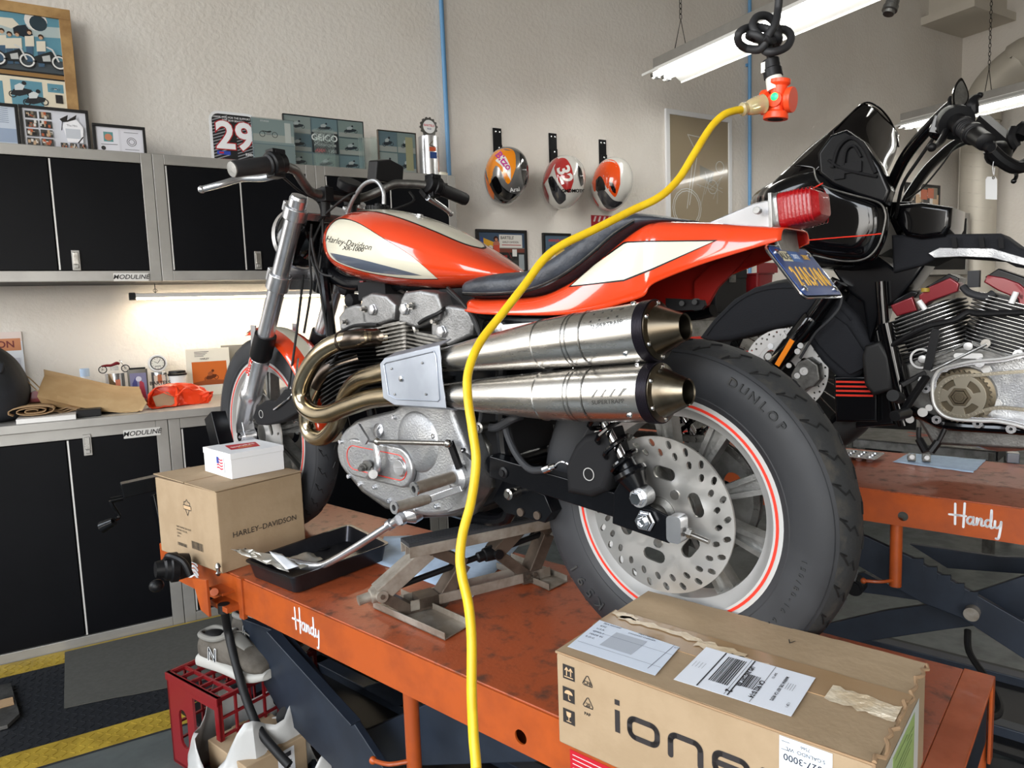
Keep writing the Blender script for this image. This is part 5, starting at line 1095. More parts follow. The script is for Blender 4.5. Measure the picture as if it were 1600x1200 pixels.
# shift linkage
a_, b_ = B(590, 690, .19), B(700, 693, .19)
g = G().cyl(a_, b_, .0055, n=14).ball(a_, .0095).ball(b_, .0095); sl = g.build('shift_rod', 'steel', bike)
g = G().tube([B(586, 692, .185), B(589, 710, .185), B(590, 730, .185), B(583, 741, .18)], [.007, .008, .009, .009], 10, 4).cyl(B(578, 744, .165), B(583, 741, .20), .011, n=16); g.build('shift_arm', 'polished', sl)
g = G().cyl(B(582, 722, .155), B(566, 731, .20), .010, n=16).lathe(B(574, 727, .185), B(566, 731, .20)-B(582, 722, .155), [(0, .014), (.006, .014)], 6).lathe(B(566, 731, .20), B(566, 731, .20)-B(582, 722, .155), [(0, .007), (.012, .006)], 12); g.build('shift_shaft', 'cast_dark', sl)
g = G().slab([B(*p, .185) for p in ((549, 668), (563, 662), (578, 686), (573, 694), (567, 690))], (0, 1, 0), .006); g.build('bracket_arm', 'cast', sl)
G().bar(B(703, 690, .175), B(718, 732, .17), .016, .008, up=(0, 1, 0)).build('shift_lever', 'black', sl)
# foot pegs and side stand
for a, b, ya, yb, r in (((712, 744), (648, 764), .165, .275, .0135), ((668, 780), (617, 793), .20, .29, .0125)):
    p, q = B(a[0], a[1], ya), B(b[0], b[1], yb); d = (q-p).normalized(); pg = G().lathe(p, d, [(0, r*.9), (.02, r), ((q-p).length, r)], 20).build('foot_peg', 'jack_steel', bike)
    G().ring(q-d*.001, d, r*.55, r*1.12, .004, 24).build('peg_end', 'polished', pg); G().lathe(q, d, [(-.001, r*.55), (.001, r*.55)], 16).build('peg_bore', 'black', pg)
q = B(718, 745, .155); G().lathe(q, (0, 1, 0), [(0, .03), (.012, .03), (.014, .026), (.02, .018)], 28).build('peg_mount', 'cast', bike)
G().bar(B(722, 762, .165), B(662, 783, .20), .012, .016).build('peg_arm', 'polished', bike, bev=.002)
p = B(652, 797, .10); q = B(624, 812, .15); d = (q-p).normalized()
ss = G().lathe(p, d, [(0, .026), (.02, .027), ((q-p).length*.75, .014), ((q-p).length*.78, .0165), ((q-p).length, .0165)], 24).build('side_stand', 'polished', bike)
sp = [B(622, 813, .152), B(608, 821, .16), B(560, 852, .19), B(520, 876, .21), B(500, 884, .22), B(480, 884, .235), B(462, 881, .25), B(447, 877, .26)]
g = G().tube(sp, [.013, .0095, .0095, .0095, .010, .012, .014, .012], 14, 5); g.build('stand_leg', 'polished', ss)
G().lathe(B(612, 818, .158), B(560, 852, .19)-B(622, 813, .152), [(0, .012), (.0, .0135), (.012, .0135), (.014, .011)], 18).build('stand_collar', 'polished', ss)
# rear brake linkage, wires around the swingarm pivot, lower frame plates
g = G().tube([B(750, 665, .10), B(775, 668, .11), B(800, 655, .12), B(815, 650, .10)], .009, 10, 5).tube([B(740, 620, .12), B(752, 640, .13), B(745, 680, .12)], .005, 8, 4); g.build('breather_hose', 'rubber', bike)
M, o, h = tprism([(790, 745), (850, 775), (860, 800), (850, 815), (790, 800), (770, 780)], .06, .10); pm = G().plate([o], h, M, bev=.003).build('frame_plate', 'black_paint', bike)
for p in ((814, 800), (840, 805)): G().lathe(B(p[0], p[1], .1), (0, 1, 0), [(0, .009), (.004, .009), (.004, .005)], 16).build('plate_bolt', 'jack_brown', pm)
for p, m in (((788, 738), 'black'), ((796, 772), 'steel'), ((750, 668), 'steel'), ((812, 560), 'chrome')): G().lathe(B(p[0], p[1], .13), (0, 1, 0), [(-.06, .006), (0, .012), (.004, .012), (.006, .007), (.01, .007)], 16).build('mounting_bolt', m, bike)
M, o, h = tprism([(700, 500), (755, 505), (800, 520), (900, 530), (940, 560), (900, 600), (800, 640), (740, 650), (700, 600)], -.10, .06); G().plate([o], h, M, bev=.01).build('oil_tank', 'black_paint', bike)
q = B(779, 513, .12); G().lathe(q-Vector((0, .02, 0)), (0, 1, 0), [(0, .012), (.02, .014), (.022, .010)], 18).bar(q-Vector((0.01, .01, .003)), B(850, 510, .10), .022, .02).build('muffler_bracket', 'polished', bike)
# ================================================================== black touring motorcycle, dismantled, on the far lift
b2 = thing('motorcycle', 'black partly dismantled motorcycle with exposed engine on the far lift', 'motorcycle', B2.o, B2.psi)
Q = B2
def tp(pts, y0, y1): return tprism(pts, y0, y1, Q)
def plate2(pts, y0, y1, nm, m, bev=.003, par=None, **k): M, o, h = tp(pts, y0, y1); return G().plate([o], h, M, bev=bev).build(nm, m, par or b2, **k)
A2 = Vector((.955, 0, .325))
# front wheel with wire spokes
g = G().m(0).lathe(A2, (0, 1, 0), [(-.03, .235), (-.05, .26), (-.052, .285), (-.045, .305), (-.025, .322), (0, .327), (.025, .322), (.045, .305), (.052, .285), (.05, .26), (.03, .235)], 72, cap=False); t2 = g.build('tire', 'rubber_dark', b2)
g = G().lathe(A2, (0, 1, 0), [(-.035, .24), (-.035, .228), (0, .215), (.035, .228), (.035, .24), (0, .225)], 72, loop=True); rm = g.build('rim', 'black_gloss', b2)
g = G()
for i in range(32): a = 2*pi*i/32; b = a+(.35 if i % 2 else -.35); s = 1 if i % 4 < 2 else -1; g.cyl(A2+Vector((.035*cos(b), s*.03, .035*sin(b))), A2+Vector((.222*cos(a), 0, .222*sin(a))), .0018, n=6)
g.build('wire_spokes', 'steel', rm)
G().lathe(A2-Vector((0, .05, 0)), (0, 1, 0), [(0, .03), (.02, .035), (.03, .022), (.07, .022), (.08, .035), (.1, .03)], 24).build('hub', 'black', b2)
M = frame((0, .068, 0), (-1, 0, 0), (0, 0, 1)); cx = -A2.x
L = [circle(.150, 64, cx, A2.z), circle(.105, 48, cx, A2.z)]+[circle(.004, 8, cx+.128*cos(a), A2.z+.128*sin(a)) for a in [i*2*pi/30 for i in range(30)]]+[circle(.004, 8, cx+.14*cos(a+.1), A2.z+.14*sin(a+.1)) for a in [i*2*pi/30 for i in range(30)]]
dk = G().plate(L, .005, M).build('brake_disc', 'alu_white', b2)
g = G().plate([circle(.105, 40, cx, A2.z), circle(.04, 24, cx, A2.z)]+[slot(cx+.075*cos(a), A2.z+.075*sin(a), a+pi/2, .05, .035, 5) for a in [.3+i*2*pi/6 for i in range(6)]], .004, M).build('disc_carrier', 'alu_white', dk)
g = G()
for i in range(6): a = i*2*pi/6; g.lathe((A2.x-.1*cos(a), .073, A2.z+.1*sin(a)), (0, 1, 0), [(0, .011), (.003, .011), (.003, .005)], 14)
g.build('disc_bolt', 'white', dk)
# fender with cover, traced
fo = [(1104, 524), (1120, 503), (1150, 474), (1180, 457), (1215, 450), (1262, 452), (1300, 470), (1330, 500), (1352, 540), (1358, 560), (1330, 585), (1312, 583), (1290, 560), (1262, 520), (1250, 502), (1232, 500), (1200, 507), (1170, 516), (1140, 524), (1112, 527)]
plate2(fo, -.085, .085, 'front_fender', 'cloth_black', .02, ang=50)
plate2([(1268, 520), (1300, 494), (1322, 510), (1358, 565), (1352, 572), (1328, 584), (1300, 560), (1280, 538)], .085, .10, 'fender_cover_flap', 'cloth_black', .004)
ed = [Q(a, b, .087) for a, b in [(1104, 524), (1120, 503), (1150, 474), (1180, 457), (1215, 450), (1262, 452), (1300, 470), (1330, 500)]]; G().tube(ed, .003, 6, 4).build('cover_hem', 'cloth_black', b2)
# fork legs
for s in (1, -1):
    t_, m_, e_ = Q(1312, 440, .11), Q(1268, 500, .11), Q(1202, 582, .11); t_, m_, e_ = [Vector((v.x, s*v.y, v.z)) for v in (t_, m_, e_)]
    g = G().cyl(t_, m_, .029, n=24); ft2 = g.build('fork_tube', 'black_gloss', b2); d = (e_-m_).normalized()
    G().lathe(m_-d*.01, d, [(0, .033), (.01, .036), ((e_-m_).length, .033), ((e_-m_).length+.02, .02)], 24).build('fork_slider', 'black_gloss', b2)
    if s > 0:
        u0, u1 = Q(1238, 531, .145), Q(1214, 571, .145); G().bar(u0, u1, .018, .004, up=(0, 1, 0)).build('reflector', 'amber', b2, bev=.001)
cal = plate2([(1238, 586), (1248, 568), (1262, 562), (1275, 572), (1278, 592), (1270, 602), (1262, 604), (1252, 612), (1240, 602)], .08, .13, 'brake_caliper', 'cast_dark', .006)
for p, r in (((1256.5, 580), .014), ((1251, 540), .010), ((1246.5, 549), .010), ((1246, 587), .010), ((1233, 571), .009), ((1246.5, 609), .009), ((1225, 525), .010), ((1201, 557), .012)):
    q = Q(p[0], p[1], .132); G().lathe(q, (0, 1, 0), [(0, r), (.004, r), (.004, r*.45), (.001, r*.4)], 16).build('caliper_bolt', 'alu_white', cal)
g = G().tube([Q(1316, 462, .13), Q(1312, 480, .13), Q(1296, 500, .14), Q(1275, 520, .14), Q(1262, 540, .14), Q(1250, 560, .14)], .005, 8, 5); g.build('brake_line', 'rubber', b2)
# fairing: shell of two lofts and windscreen
def loft2(secs, nm, m, par=None, k=5, **kw):   # each section: list of local points (closed); same count
    n = len(secs[0]); cols = [catmull([s_[j] for s_ in secs], k) for j in range(n)]; rs = [[c[i] for c in cols] for i in range(len(cols[0]))]; rs = [catmull(r, 4, True) for r in rs]; return G().rings(rs).build(nm, m, par or b2, **kw)
fo = [(1184, 326), (1186, 300), (1203, 284), (1235, 270), (1270, 262), (1290, 268), (1305, 282), (1330, 296), (1360, 306), (1380, 316), (1386, 330), (1387, 355), (1380, 380), (1368, 402), (1352, 412), (1325, 412), (1290, 408), (1260, 400), (1235, 385), (1205, 360), (1188, 345)]
c2d = (1290, 340); secs = []
for y, sc in ((.272, .55), (.268, .75), (.255, .89), (.225, .98), (.17, 1.04), (.0, 1.10), (-.2, 1.03), (-.25, .8)):
    F0 = [(c2d[0]+(a-c2d[0])*sc, c2d[1]+(b-c2d[1])*sc) for a, b in fo]; pts = [Q(a, b, .25) for a, b in F0]; secs.append([Vector((p.x+(.10 if abs(y) < .1 else .03 if abs(y) < .21 else 0), y, p.z)) for p in pts])
fa = loft2(secs, 'fairing', 'black_gloss', ang=60)
g = G().tube([Q(a, b, .272) for a, b in [(1272, 263), (1276, 280), (1290, 292), (1330, 304), (1372, 316), (1383, 332), (1382, 352), (1372, 384), (1352, 404), (1318, 408), (1270, 399)]], .0028, 8, 5); g.build('fairing_trim', 'cast_dark', fa)
G().tube([Q(a, b, .275) for a, b in ((1245, 309), (1262, 299), (1286, 286))], .0022, 6, 4).tube([Q(a, b, .275) for a, b in ((1255, 376), (1300, 372), (1350, 368), (1377, 365))], .002, 6, 4).build('red_pinstripe', 'red_stripe', fa)
# opened inner bay
M, o, h = tp([(1282, 240), (1300, 215), (1320, 208), (1345, 225), (1370, 262), (1385, 298), (1380, 312), (1340, 300), (1305, 285), (1284, 268)], .20, .265); G().plate([o], h, M, bev=.01).build('inner_fairing', 'black_paint', fa)
g = G().tube([Q(a, b, .27) for a, b in ((1300, 262), (1310, 230), (1330, 215), (1350, 230), (1368, 270))], .006, 8, 5).tube([Q(a, b, .272) for a, b in ((1318, 258), (1322, 235), (1334, 228), (1345, 245))], .004, 8, 5).tube([Q(a, b, .272) for a, b in ((1294, 250), (1312, 262), (1340, 270), (1370, 276))], .004, 8, 5).box(Q(1330, 262, .268), (.06, .01, .03)).box(Q(1312, 272, .268), (.03, .012, .03)); g.build('instrument_bay', 'black_matte', fa)
# windscreen as a bent sheet
lo = [(1240, 262), (1262, 256), (1290, 240), (1300, 262), (1340, 280), (1376, 300)]
def WS(a, b, y): return Q(a, b, y)
top_l = [WS(1242, 250, .20), WS(1300, 200, .13), WS(1350, 162, .05)]
rows = [[Q(1240, 258, .24), Q(1262, 240, .2), Q(1300, 203, .12), Q(1330, 178, .06), Q(1350, 161, .0)],
        [Q(1268, 262, .25), Q(1290, 238, .21), Q(1320, 212, .13), Q(1350, 185, .05), Q(1368, 168, -.03)],
        [Q(1290, 272, .25), Q(1318, 255, .2), Q(1345, 228, .1), Q(1368, 202, .0), Q(1385, 182, -.08)],
        [Q(1330, 290, .24), Q(1352, 272, .16), Q(1372, 245, .03), Q(1388, 220, -.08), Q(1398, 198, -.14)],
        [Q(1360, 306, .2), Q(1375, 290, .08), Q(1390, 262, -.06), Q(1400, 238, -.14), Q(1405, 212, -.19)]]
cols = [catmull(r, 5) for r in rows]; rs = [catmull([c[i] for c in cols], 5) for i in range(len(cols[0]))]
G().rings(rs, closed_u=False, cap=False).build('windscreen', 'windscreen', b2, solid=.004, ang=60)
rows2 = [[Q(1203, 290, .22), Q(1225, 268, .2), Q(1262, 232, .13), Q(1300, 203, .08)], [Q(1240, 275, .24), Q(1262, 252, .22), Q(1290, 225, .17), Q(1304, 206, .12)], [Q(1272, 270, .255), Q(1284, 255, .25), Q(1294, 238, .22), Q(1306, 212, .16)]]
cols = [catmull(r, 5) for r in rows2]; rs = [catmull([c[i] for c in cols], 5) for i in range(len(cols[0]))]
G().rings(rs, closed_u=False, cap=False).build('fairing_cowl', 'windscreen', b2, solid=.004, ang=60)
G().tube([Q(1302, 205, .13), Q(1325, 182, .07), Q(1350, 161, .0), Q(1370, 166, -.03), Q(1388, 184, -.08), Q(1400, 208, -.16), Q(1404, 230, -.17)], .003, 6, 5).build('screen_edge', 'black_gloss', b2)
# ape bars
for s, pl in ((1, [(1382, 345, .05), (1386, 312, .12), (1395, 285, .18), (1412, 250, .24), (1432, 222, .28), (1455, 196, .31), (1475, 176, .33), (1490, 163, .34)]), (-1, [(1410, 345, .03), (1414, 318, -.03), (1428, 294, -.08), (1448, 266, -.13), (1470, 244, -.17), (1492, 226, -.20), (1520, 214, -.24)])):
    pts = [Q(*p) for p in pl]; hbn = G().tube(pts, .0165, 14, 5).build('handlebar', 'black_gloss', b2)
G().tube([Q(1400, 340, .1), Q(1410, 290, .2), Q(1435, 250, .26), Q(1470, 200, .31)], .005, 8, 5).tube([Q(1415, 312, -.02), Q(1440, 295, -.05), Q(1470, 260, -.1), Q(1495, 228, -.16), Q(1525, 218, -.2)], .0028, 8, 5).build('clutch_cable', 'rubber_dark', b2)
# left hand controls and grip (bar turned, grip points to the camera side)
gA, gB = Q(1495, 195, .36), Q(1540, 222, .50); gA, gB = C0+ray(1495, 192)*1.80, C0+ray(1540, 222)*1.62; gA, gB = Q.loc(gA), Q.loc(gB); d = (gB-gA).normalized(); gl = (gB-gA).length
gr = G().lathe(gA, d, [(-.055, .022), (-.05, .036), (-.02, .042), (0, .042), (.002, .024), (.05, .021), (.052, .026), (.06, .026), (.062, .021), (gl*.55, .020), (gl*.56, .026), (gl*.62, .026), (gl*.63, .021), (gl, .020), (gl+.004, .014)], 24).build('grip', 'black', b2)
g = G()
for i in range(7): g.lathe(gA+d*(.07+.012*i), d, [(0, .0205), (.003, .0225), (.006, .0205)], 20, cap=False)
g.build('grip_ribs', 'grip', gr)
def QC(px, py, t): return Q.loc(C0+ray(px, py)*t)
g = G().tube([QC(1480, 190, 1.86), QC(1488, 172, 1.88), QC(1492, 168, 1.9)], .014, 10, 4).bar(QC(1455, 195, 1.86), QC(1488, 200, 1.84), .03, .045).ball(QC(1470, 203, 1.86), (.03, .03, .028)); g.build('switch_housing', 'black_gloss', b2, bev=.002)
g = G().tube([QC(1478, 205, 1.80), QC(1472, 218, 1.76), QC(1462, 228, 1.72), QC(1456, 230, 1.7)], [.009, .009, .007, .006], 10, 5).ball(QC(1456, 230, 1.70), .011); g.build('clutch_lever', 'black', b2)
g = G().tube([QC(1521, 178, 1.80), QC(1519, 165, 1.80), QC(1523, 155, 1.80), QC(1530, 150, 1.8)], [.012, .016, .010, .006], 10, 5).ball(QC(1531, 149, 1.8), .008); g.build('front_lever', 'black', b2)
# mirror
M = Matrix((Vector((.35, .5, -.2)).normalized(), Vector((0, .2, 1)).normalized(), Vector((-1, .3, 0)).normalized())).transposed()
mc = QC(1501, 147, 1.83); u_ = Q.loc(C0+ray(1512, 150)*1.83)-mc; u_.normalize(); v_ = Q.loc(C0+ray(1503, 120)*1.83)-mc; v_.normalize(); w_ = u_.cross(v_)
g = G(); 
for o_, m_, n_, z_ in (([(-.012, -.042), (-.018, -.01), (-.014, .02), (-.002, .042), (.008, .032), (.018, .01), (.019, -.012), (.008, -.036)], 'black_gloss', 'mirror_shell', .0),):
    pp = catmull([mc+u_*a*1.15+v_*b for a, b in o_], 4, True); k = mc; mr = G().rings([[k+(p-k)*.5-w_*.012 for p in pp], [k+(p-k)*.95-w_*.006 for p in pp], pp]).build(n_, m_, b2)
    G().poly([k+(p-k)*.80+w_*.0012 for p in pp]).build('mirror_glass', 'cast_dark', mr)
G().tube([QC(1490, 172, 1.84), QC(1484, 160, 1.86), QC(1488, 152, 1.86), QC(1497, 165, 1.84)], .006, 8, 4).build('mirror_stem', 'black', b2)
# right hand controls behind
g = G().bar(QC(1532, 190, 2.1), QC(1580, 232, 2.0), .035, .04).ball(QC(1560, 240, 2.0), (.035, .05, .035)).tube([QC(1546, 232, 1.9), QC(1565, 250, 1.9), QC(1590, 262, 1.9), QC(1615, 250, 1.9)], .018, 10, 4).tube([QC(1585, 200, 1.9), QC(1580, 215, 1.9), QC(1588, 230, 1.9)], .012, 8, 4).tube([QC(1590, 215, 1.9), QC(1600, 200, 1.9), QC(1615, 205, 1.9)], .02, 8, 4).lathe(QC(1540, 225, 1.64), d, [(0, .01), (.03, .014), (.04, .009)], 12); g.build('throttle_controls', 'black', b2)
g = G().tube([QC(1586, 262, 1.9), QC(1588, 275, 1.9), QC(1584, 283, 1.9)], .005, 8, 4).ball(QC(1584, 283, 1.9), .007); g.build('brake_lever', 'black_gloss', b2)
# tank console top, dash and frame spine
plate2([(1408, 345), (1410, 326), (1440, 324), (1478, 330), (1476, 352), (1470, 362), (1440, 366), (1420, 362)], -.1, .12, 'console', 'black_gloss', .015)
plate2([(1392, 318), (1420, 318), (1418, 345), (1402, 362), (1394, 345)], -.02, .06, 'steering_neck', 'black_gloss', .006)
plate2([(1398, 372), (1560, 370), (1590, 392), (1640, 410), (1640, 418), (1590, 412), (1570, 402), (1470, 395), (1440, 410), (1400, 420)], -.10, .10, 'frame_spine', 'cloth_black', .01)
plate2([(1452, 396), (1468, 388), (1550, 389), (1600, 404), (1640, 412), (1640, 420), (1600, 414), (1550, 402), (1500, 400), (1460, 402)], .10, .115, 'frame_rail', 'cast', .002)
for px in (1490, 1533, 1563): p = Q(px, 375, .12); plate2([(px-4, 371), (px+4, 371), (px+6, 388), (px-2, 388)], .112, .12, 'frame_strap', 'black_matte', .0)
plate2([(1300, 412), (1370, 405), (1395, 425), (1440, 412), (1420, 440), (1395, 470), (1372, 480), (1360, 520), (1352, 470), (1325, 450)], -.08, .08, 'radiator_shroud', 'black_paint', .01)
plate2([(1330, 455), (1360, 470), (1378, 560), (1392, 660), (1340, 665), (1322, 600), (1312, 500)], -.05, .05, 'downtube_guard', 'black_paint', .01)
G().tube([Q(1376, 440, .1), Q(1382, 520, .1), Q(1394, 600, .1), Q(1412, 665, .1)], .017, 12, 5).tube([Q(1384, 505, .12), Q(1404, 600, .12), Q(1412, 625, .12)], .022, 12, 5).build('downtube', 'black_gloss', b2)
plate2([(1306, 592), (1363, 592), (1366, 600), (1366, 655), (1310, 655)], .055, .085, 'engine_guard_bag', 'black_paint', .01)
for i in range(4): plate2([(1306, 595+i*7), (1364, 596+i*7), (1364, 599+i*7), (1306, 598+i*7)], .085, .088, 'red_band', 'red_stripe', 0)
plate2([(1356, 545), (1372, 540), (1384, 560), (1388, 605), (1366, 612), (1356, 600), (1352, 560)], .08, .14, 'highway_peg_pad', 'rubber_dark', .012)
# engine: finned cylinders with bright fin edges
def cyl2(base_px, top_px, y, w_lo, n, name):
    a, b = Q(*base_px, y), Q(*top_px, y); ax = (b-a); L = ax.length; ax.normalize(); u = Vector((0, 1, 0)).cross(ax); g = G(); sp = L/n
    for i in range(n):
        M = Matrix((u, Vector((0, 1, 0)), ax)).transposed().to_4x4(); M.translation = a+ax*i*sp; M.translation.y = 0; kk = 1.0 if i < n*.55 else 1.12
        g.m(0).prism(rrect(w_lo*kk, .2, .05, 5), sp*.28, M); M2 = M.copy(); M2.translation = M2.translation+ax*sp*.02; g.m(1)
        M2.translation = M.translation+ax*sp*.28; g.prism(rrect(w_lo*kk, .2, .05, 5), sp*.12, M2)
        g.m(0); M3 = M.copy(); M3.translation = M.translation+ax*sp*.3; g.prism(rrect(w_lo*.8, .16, .04, 4), sp*.75, M3)
    return g.build(name, ['fins_black', 'fin_edge'], b2)
cyl2((1468, 570), (1432, 484), .1, .20, 15, 'front_cylinder'); cyl2((1556, 552), (1592, 470), .1, .21, 15, 'rear_cylinder')
def cover(pts, y0, y1, m='red_paint', nm='rocker_cover'): return plate2(pts, y0, y1, nm, m, .004)
r1 = cover([(1396, 484), (1394, 478), (1424, 466), (1430, 484), (1402, 492)], .02, .1); cover([(1440, 478), (1438, 462), (1452, 450), (1484, 436), (1496, 444), (1494, 454), (1450, 470)], .02, .1); cover([(1540, 440), (1544, 432), (1568, 436), (1590, 444), (1600, 452), (1598, 468), (1560, 452)], .02, .1); cover([(1592, 460), (1620, 462), (1620, 480), (1594, 474)], .02, .1)
cover([(1396, 472), (1424, 456), (1432, 458), (1426, 466), (1396, 479)], -.05, .08, 'black_paint', 'cover_top'); cover([(1448, 450), (1482, 430), (1496, 436), (1492, 446), (1484, 438), (1452, 452)], -.05, .08, 'black_paint', 'cover_top'); cover([(1544, 432), (1560, 422), (1600, 436), (1604, 450), (1568, 438)], -.05, .08, 'black_paint', 'cover_top')
for a, b in (((1436, 470), (1446, 484)), ((1588, 456), (1580, 474))): G().cyl(Q(*a, .11), Q(*b, .11), .008, n=12).build('spark_plug', 'white_gloss', b2)
q = Q(1446, 453, .10); G().cyl(q-Vector((0, 0, .006)), q+Vector((0, 0, .006)), .012, n=14).build('tape_mark', 'mat_yellow', b2)
G().tube([Q(1505, 448, .08), Q(1515, 458, .09), Q(1540, 464, .09), Q(1552, 458, .08)], .011, 10, 5).box(Q(1522, 436, .05), (.03, .03, .05)).build('intake_hose', 'rubber', b2)
plate2([(1420, 572), (1460, 552), (1510, 545), (1560, 552), (1600, 560), (1650, 560), (1650, 700), (1460, 690), (1430, 640)], -.12, .10, 'crankcase', 'cast_dark', .01)
# V of the cylinder base and hardware
G().tube([Q(1462, 558, .105), Q(1509, 536, .105)], .004, 6, 1).tube([Q(1518, 536, .105), Q(1573, 556, .105)], .004, 6, 1).build('base_gasket', 'fin_edge', b2)
for p, r in (((1513, 541), .012), ((1540, 537), .012), ((1442, 561), .012)): G().lathe(Q(p[0], p[1], .105), (0, 1, 0), [(0, r), (.006, r), (.008, r*.5)], 18).build('case_bolt', 'alu_white', b2)
G().ring(Q(1440, 560, .104), (0, 1, 0), .026, .032, .006, 32).build('oil_filter_ring', 'alu_white', b2)
g = G().plate([slot(*(lambda q: (-q.x, q.z))(Q(1513, 556, .106)), 0, .075, .016, 6)], .003, frame((0, .106, 0), (-1, 0, 0), (0, 0, 1))); g.build('case_nameplate', 'alu_white', b2)
# shift linkage of the far bike
G().cyl(Q(1455, 580, .19), Q(1542, 538, .19), .004, n=8).lathe(Q(1541, 536, .18), (0, 1, 0), [(0, .012), (.01, .012)], 16).build('shift_rod', 'steel', b2)
G().bar(Q(1463, 515, .15), Q(1449, 578, .15), .022, .012, up=(0, 1, 0)).tube([Q(1390, 542, .13), Q(1410, 530, .14), Q(1432, 518, .15), Q(1455, 508, .15), Q(1490, 500, .14), Q(1512, 488, .13), Q(1530, 490, .13), Q(1600, 488, .13)], .009, 10, 5).build('engine_mount', 'black', b2)
G().bar(Q(1448, 588, .18), Q(1408, 648, .26), .02, .014).cyl(Q(1418, 645, .26), Q(1398, 650, .34), .016, n=14).bar(Q(1446, 582, .15), Q(1408, 602, .18), .014, .014).build('floorboard_arm', 'black', b2, bev=.002)
G().cyl(Q(1405, 622, .2), Q(1395, 618, .26), .018, n=14).build('peg', 'rubber_dark', b2)
for p, r in (((1442, 644), .014), ((1452, 637), .010), ((1422, 655), .012), ((1446, 591), .009), ((1440, 593), .009)): G().lathe(Q(p[0], p[1], .16), (0, 1, 0), [(0, r), (.005, r), (.005, r*.5)], 16).build('frame_bolt', 'alu_white', b2)
# open primary case
po = [(1457, 600), (1461, 588), (1470, 577), (1490, 571), (1513, 566), (1540, 563), (1570, 560), (1600, 553), (1660, 548), (1660, 690), (1600, 668), (1560, 659), (1534, 658), (1500, 656), (1480, 652), (1466, 642), (1458, 626)]
M, o, h = tp(po, .10, .17); o = [(p.x, p.y) for p in catmull([Vector((a, b, 0)) for a, b in o], 3, True)]
cx_, cy_ = sum(a for a, b in o)/len(o), sum(b for a, b in o)/len(o)
pi_ = []
for i in range(len(o)):
    a, b = Vector(o[i-1]), Vector(o[(i+1) % len(o)]); t_ = (b-a).normalized(); n_ = Vector((-t_.y, t_.x)); c_ = Vector(o[i]); s_ = 1 if n_.dot(Vector((cx_, cy_))-c_) > 0 else -1; pi_.append(tuple(c_+n_*s_*.009))
pr2 = G().plate([o, pi_], h, M, bev=.001).build('primary_case', 'polished', b2); G().tube([M @ Vector((a, b, h)) for a, b in o], .0065, 8, 1, closed=True, flat=.8).build('gasket_face', 'alu_white', pr2); G().plate([o], .004, M).build('case_floor', 'cast', pr2)
for p in ((1483, 572), (1537, 564), (1455, 604), (1471, 651), (1534, 657), (1585, 665), (1596, 551)):
    q = Q(p[0], p[1], .10); u0 = (-q.x, q.z); G().plate([circle(.013, 18, *u0), circle(.0045, 12, *u0)], .071, frame((0, .10, 0), (-1, 0, 0), (0, 0, 1))).build('case_lug', 'polished', pr2)
q = Q(1500, 620, .165); g = G(); N = 34
M = frame((0, .150, 0), (-1, 0, 0), (0, 0, 1)); uq = (-q.x, q.z); rr_ = .078
g.plate([[(uq[0]+(rr_ if i % 4 < 2 else rr_*.93)*cos(2*pi*i/(4*N)), uq[1]+(rr_ if i % 4 < 2 else rr_*.93)*sin(2*pi*i/(4*N))) for i in range(4*N)]], .014, M); g.lathe((q.x, .10, q.z), (0, 1, 0), [(0, .085), (.035, .085), (.04, .07)], 48); co = g.build('compensator_sprocket', 'hub_dark', pr2, ang=25)
g = G().plate([circle(.066, 48, *uq)]+[[(uq[0]+r*cos(a), uq[1]+r*sin(a)) for r, a in [(.034, a0+.1*k) for k in range(9)]+[(.055, a0+.1*k) for k in range(8, -1, -1)]] for a0 in (.3, 1.9, 3.5, 5.0)], .006, frame((0, .165, 0), (-1, 0, 0), (0, 0, 1)), bev=.001); g.build('spider_plate', 'chain_steel', co)
G().lathe((q.x, .168, q.z), (0, 1, 0), [(0, .030), (.005, .030), (.005, .022), (.012, .02)], 6).lathe((q.x, .18, q.z), (0, 1, 0), [(-.006, .014), (.002, .012)], 20).build('center_nut', 'hub_dark', co, bev=.001)
def chain2(pts, par):
    P_ = catmull([Q(a, b, .165) for a, b in pts], 12); ln = [0]
    for a, b in zip(P_, P_[1:]): ln.append(ln[-1]+(b-a).length)
    g = G(); n = int(ln[-1]/.0095); pp = []
    for i in range(n+1):
        t_ = ln[-1]*i/n; k = max(0, min(len(P_)-2, next((j for j in range(len(ln)) if ln[j] > t_), len(ln))-1)); f_ = (t_-ln[k])/max(1e-9, ln[k+1]-ln[k]); pp.append(P_[k].lerp(P_[k+1], f_))
    for i, (a, b) in enumerate(zip(pp, pp[1:])):
        for yo in (-.008, 0, .008): o_ = Vector((0, yo+(.002 if i % 2 else 0), 0)); g.bar(a+o_, b+o_, .002, .009, up=Vector((0, 1, 0)).cross(b-a))
        g.cyl(a-Vector((0, .012, 0)), a+Vector((0, .014, 0)), .0022, n=6)
    g.build('primary_chain', 'chain_steel', par)
chain2([(1660, 574), (1600, 580), (1560, 583), (1530, 586), (1505, 587), (1485, 592), (1471, 603), (1467, 620), (1470, 635), (1482, 645), (1500, 650), (1520, 647), (1545, 639), (1570, 637), (1600, 640), (1660, 644)], pr2)
for p, r in (((1542, 578), .011), ((1558, 630), .011)): G().lathe(Q(p[0], p[1], .115), (0, 1, 0), [(0, r*1.3), (.004, r*1.3), (.004, r), (.012, r)], 6).build('inner_bolt', 'alu_white', pr2)
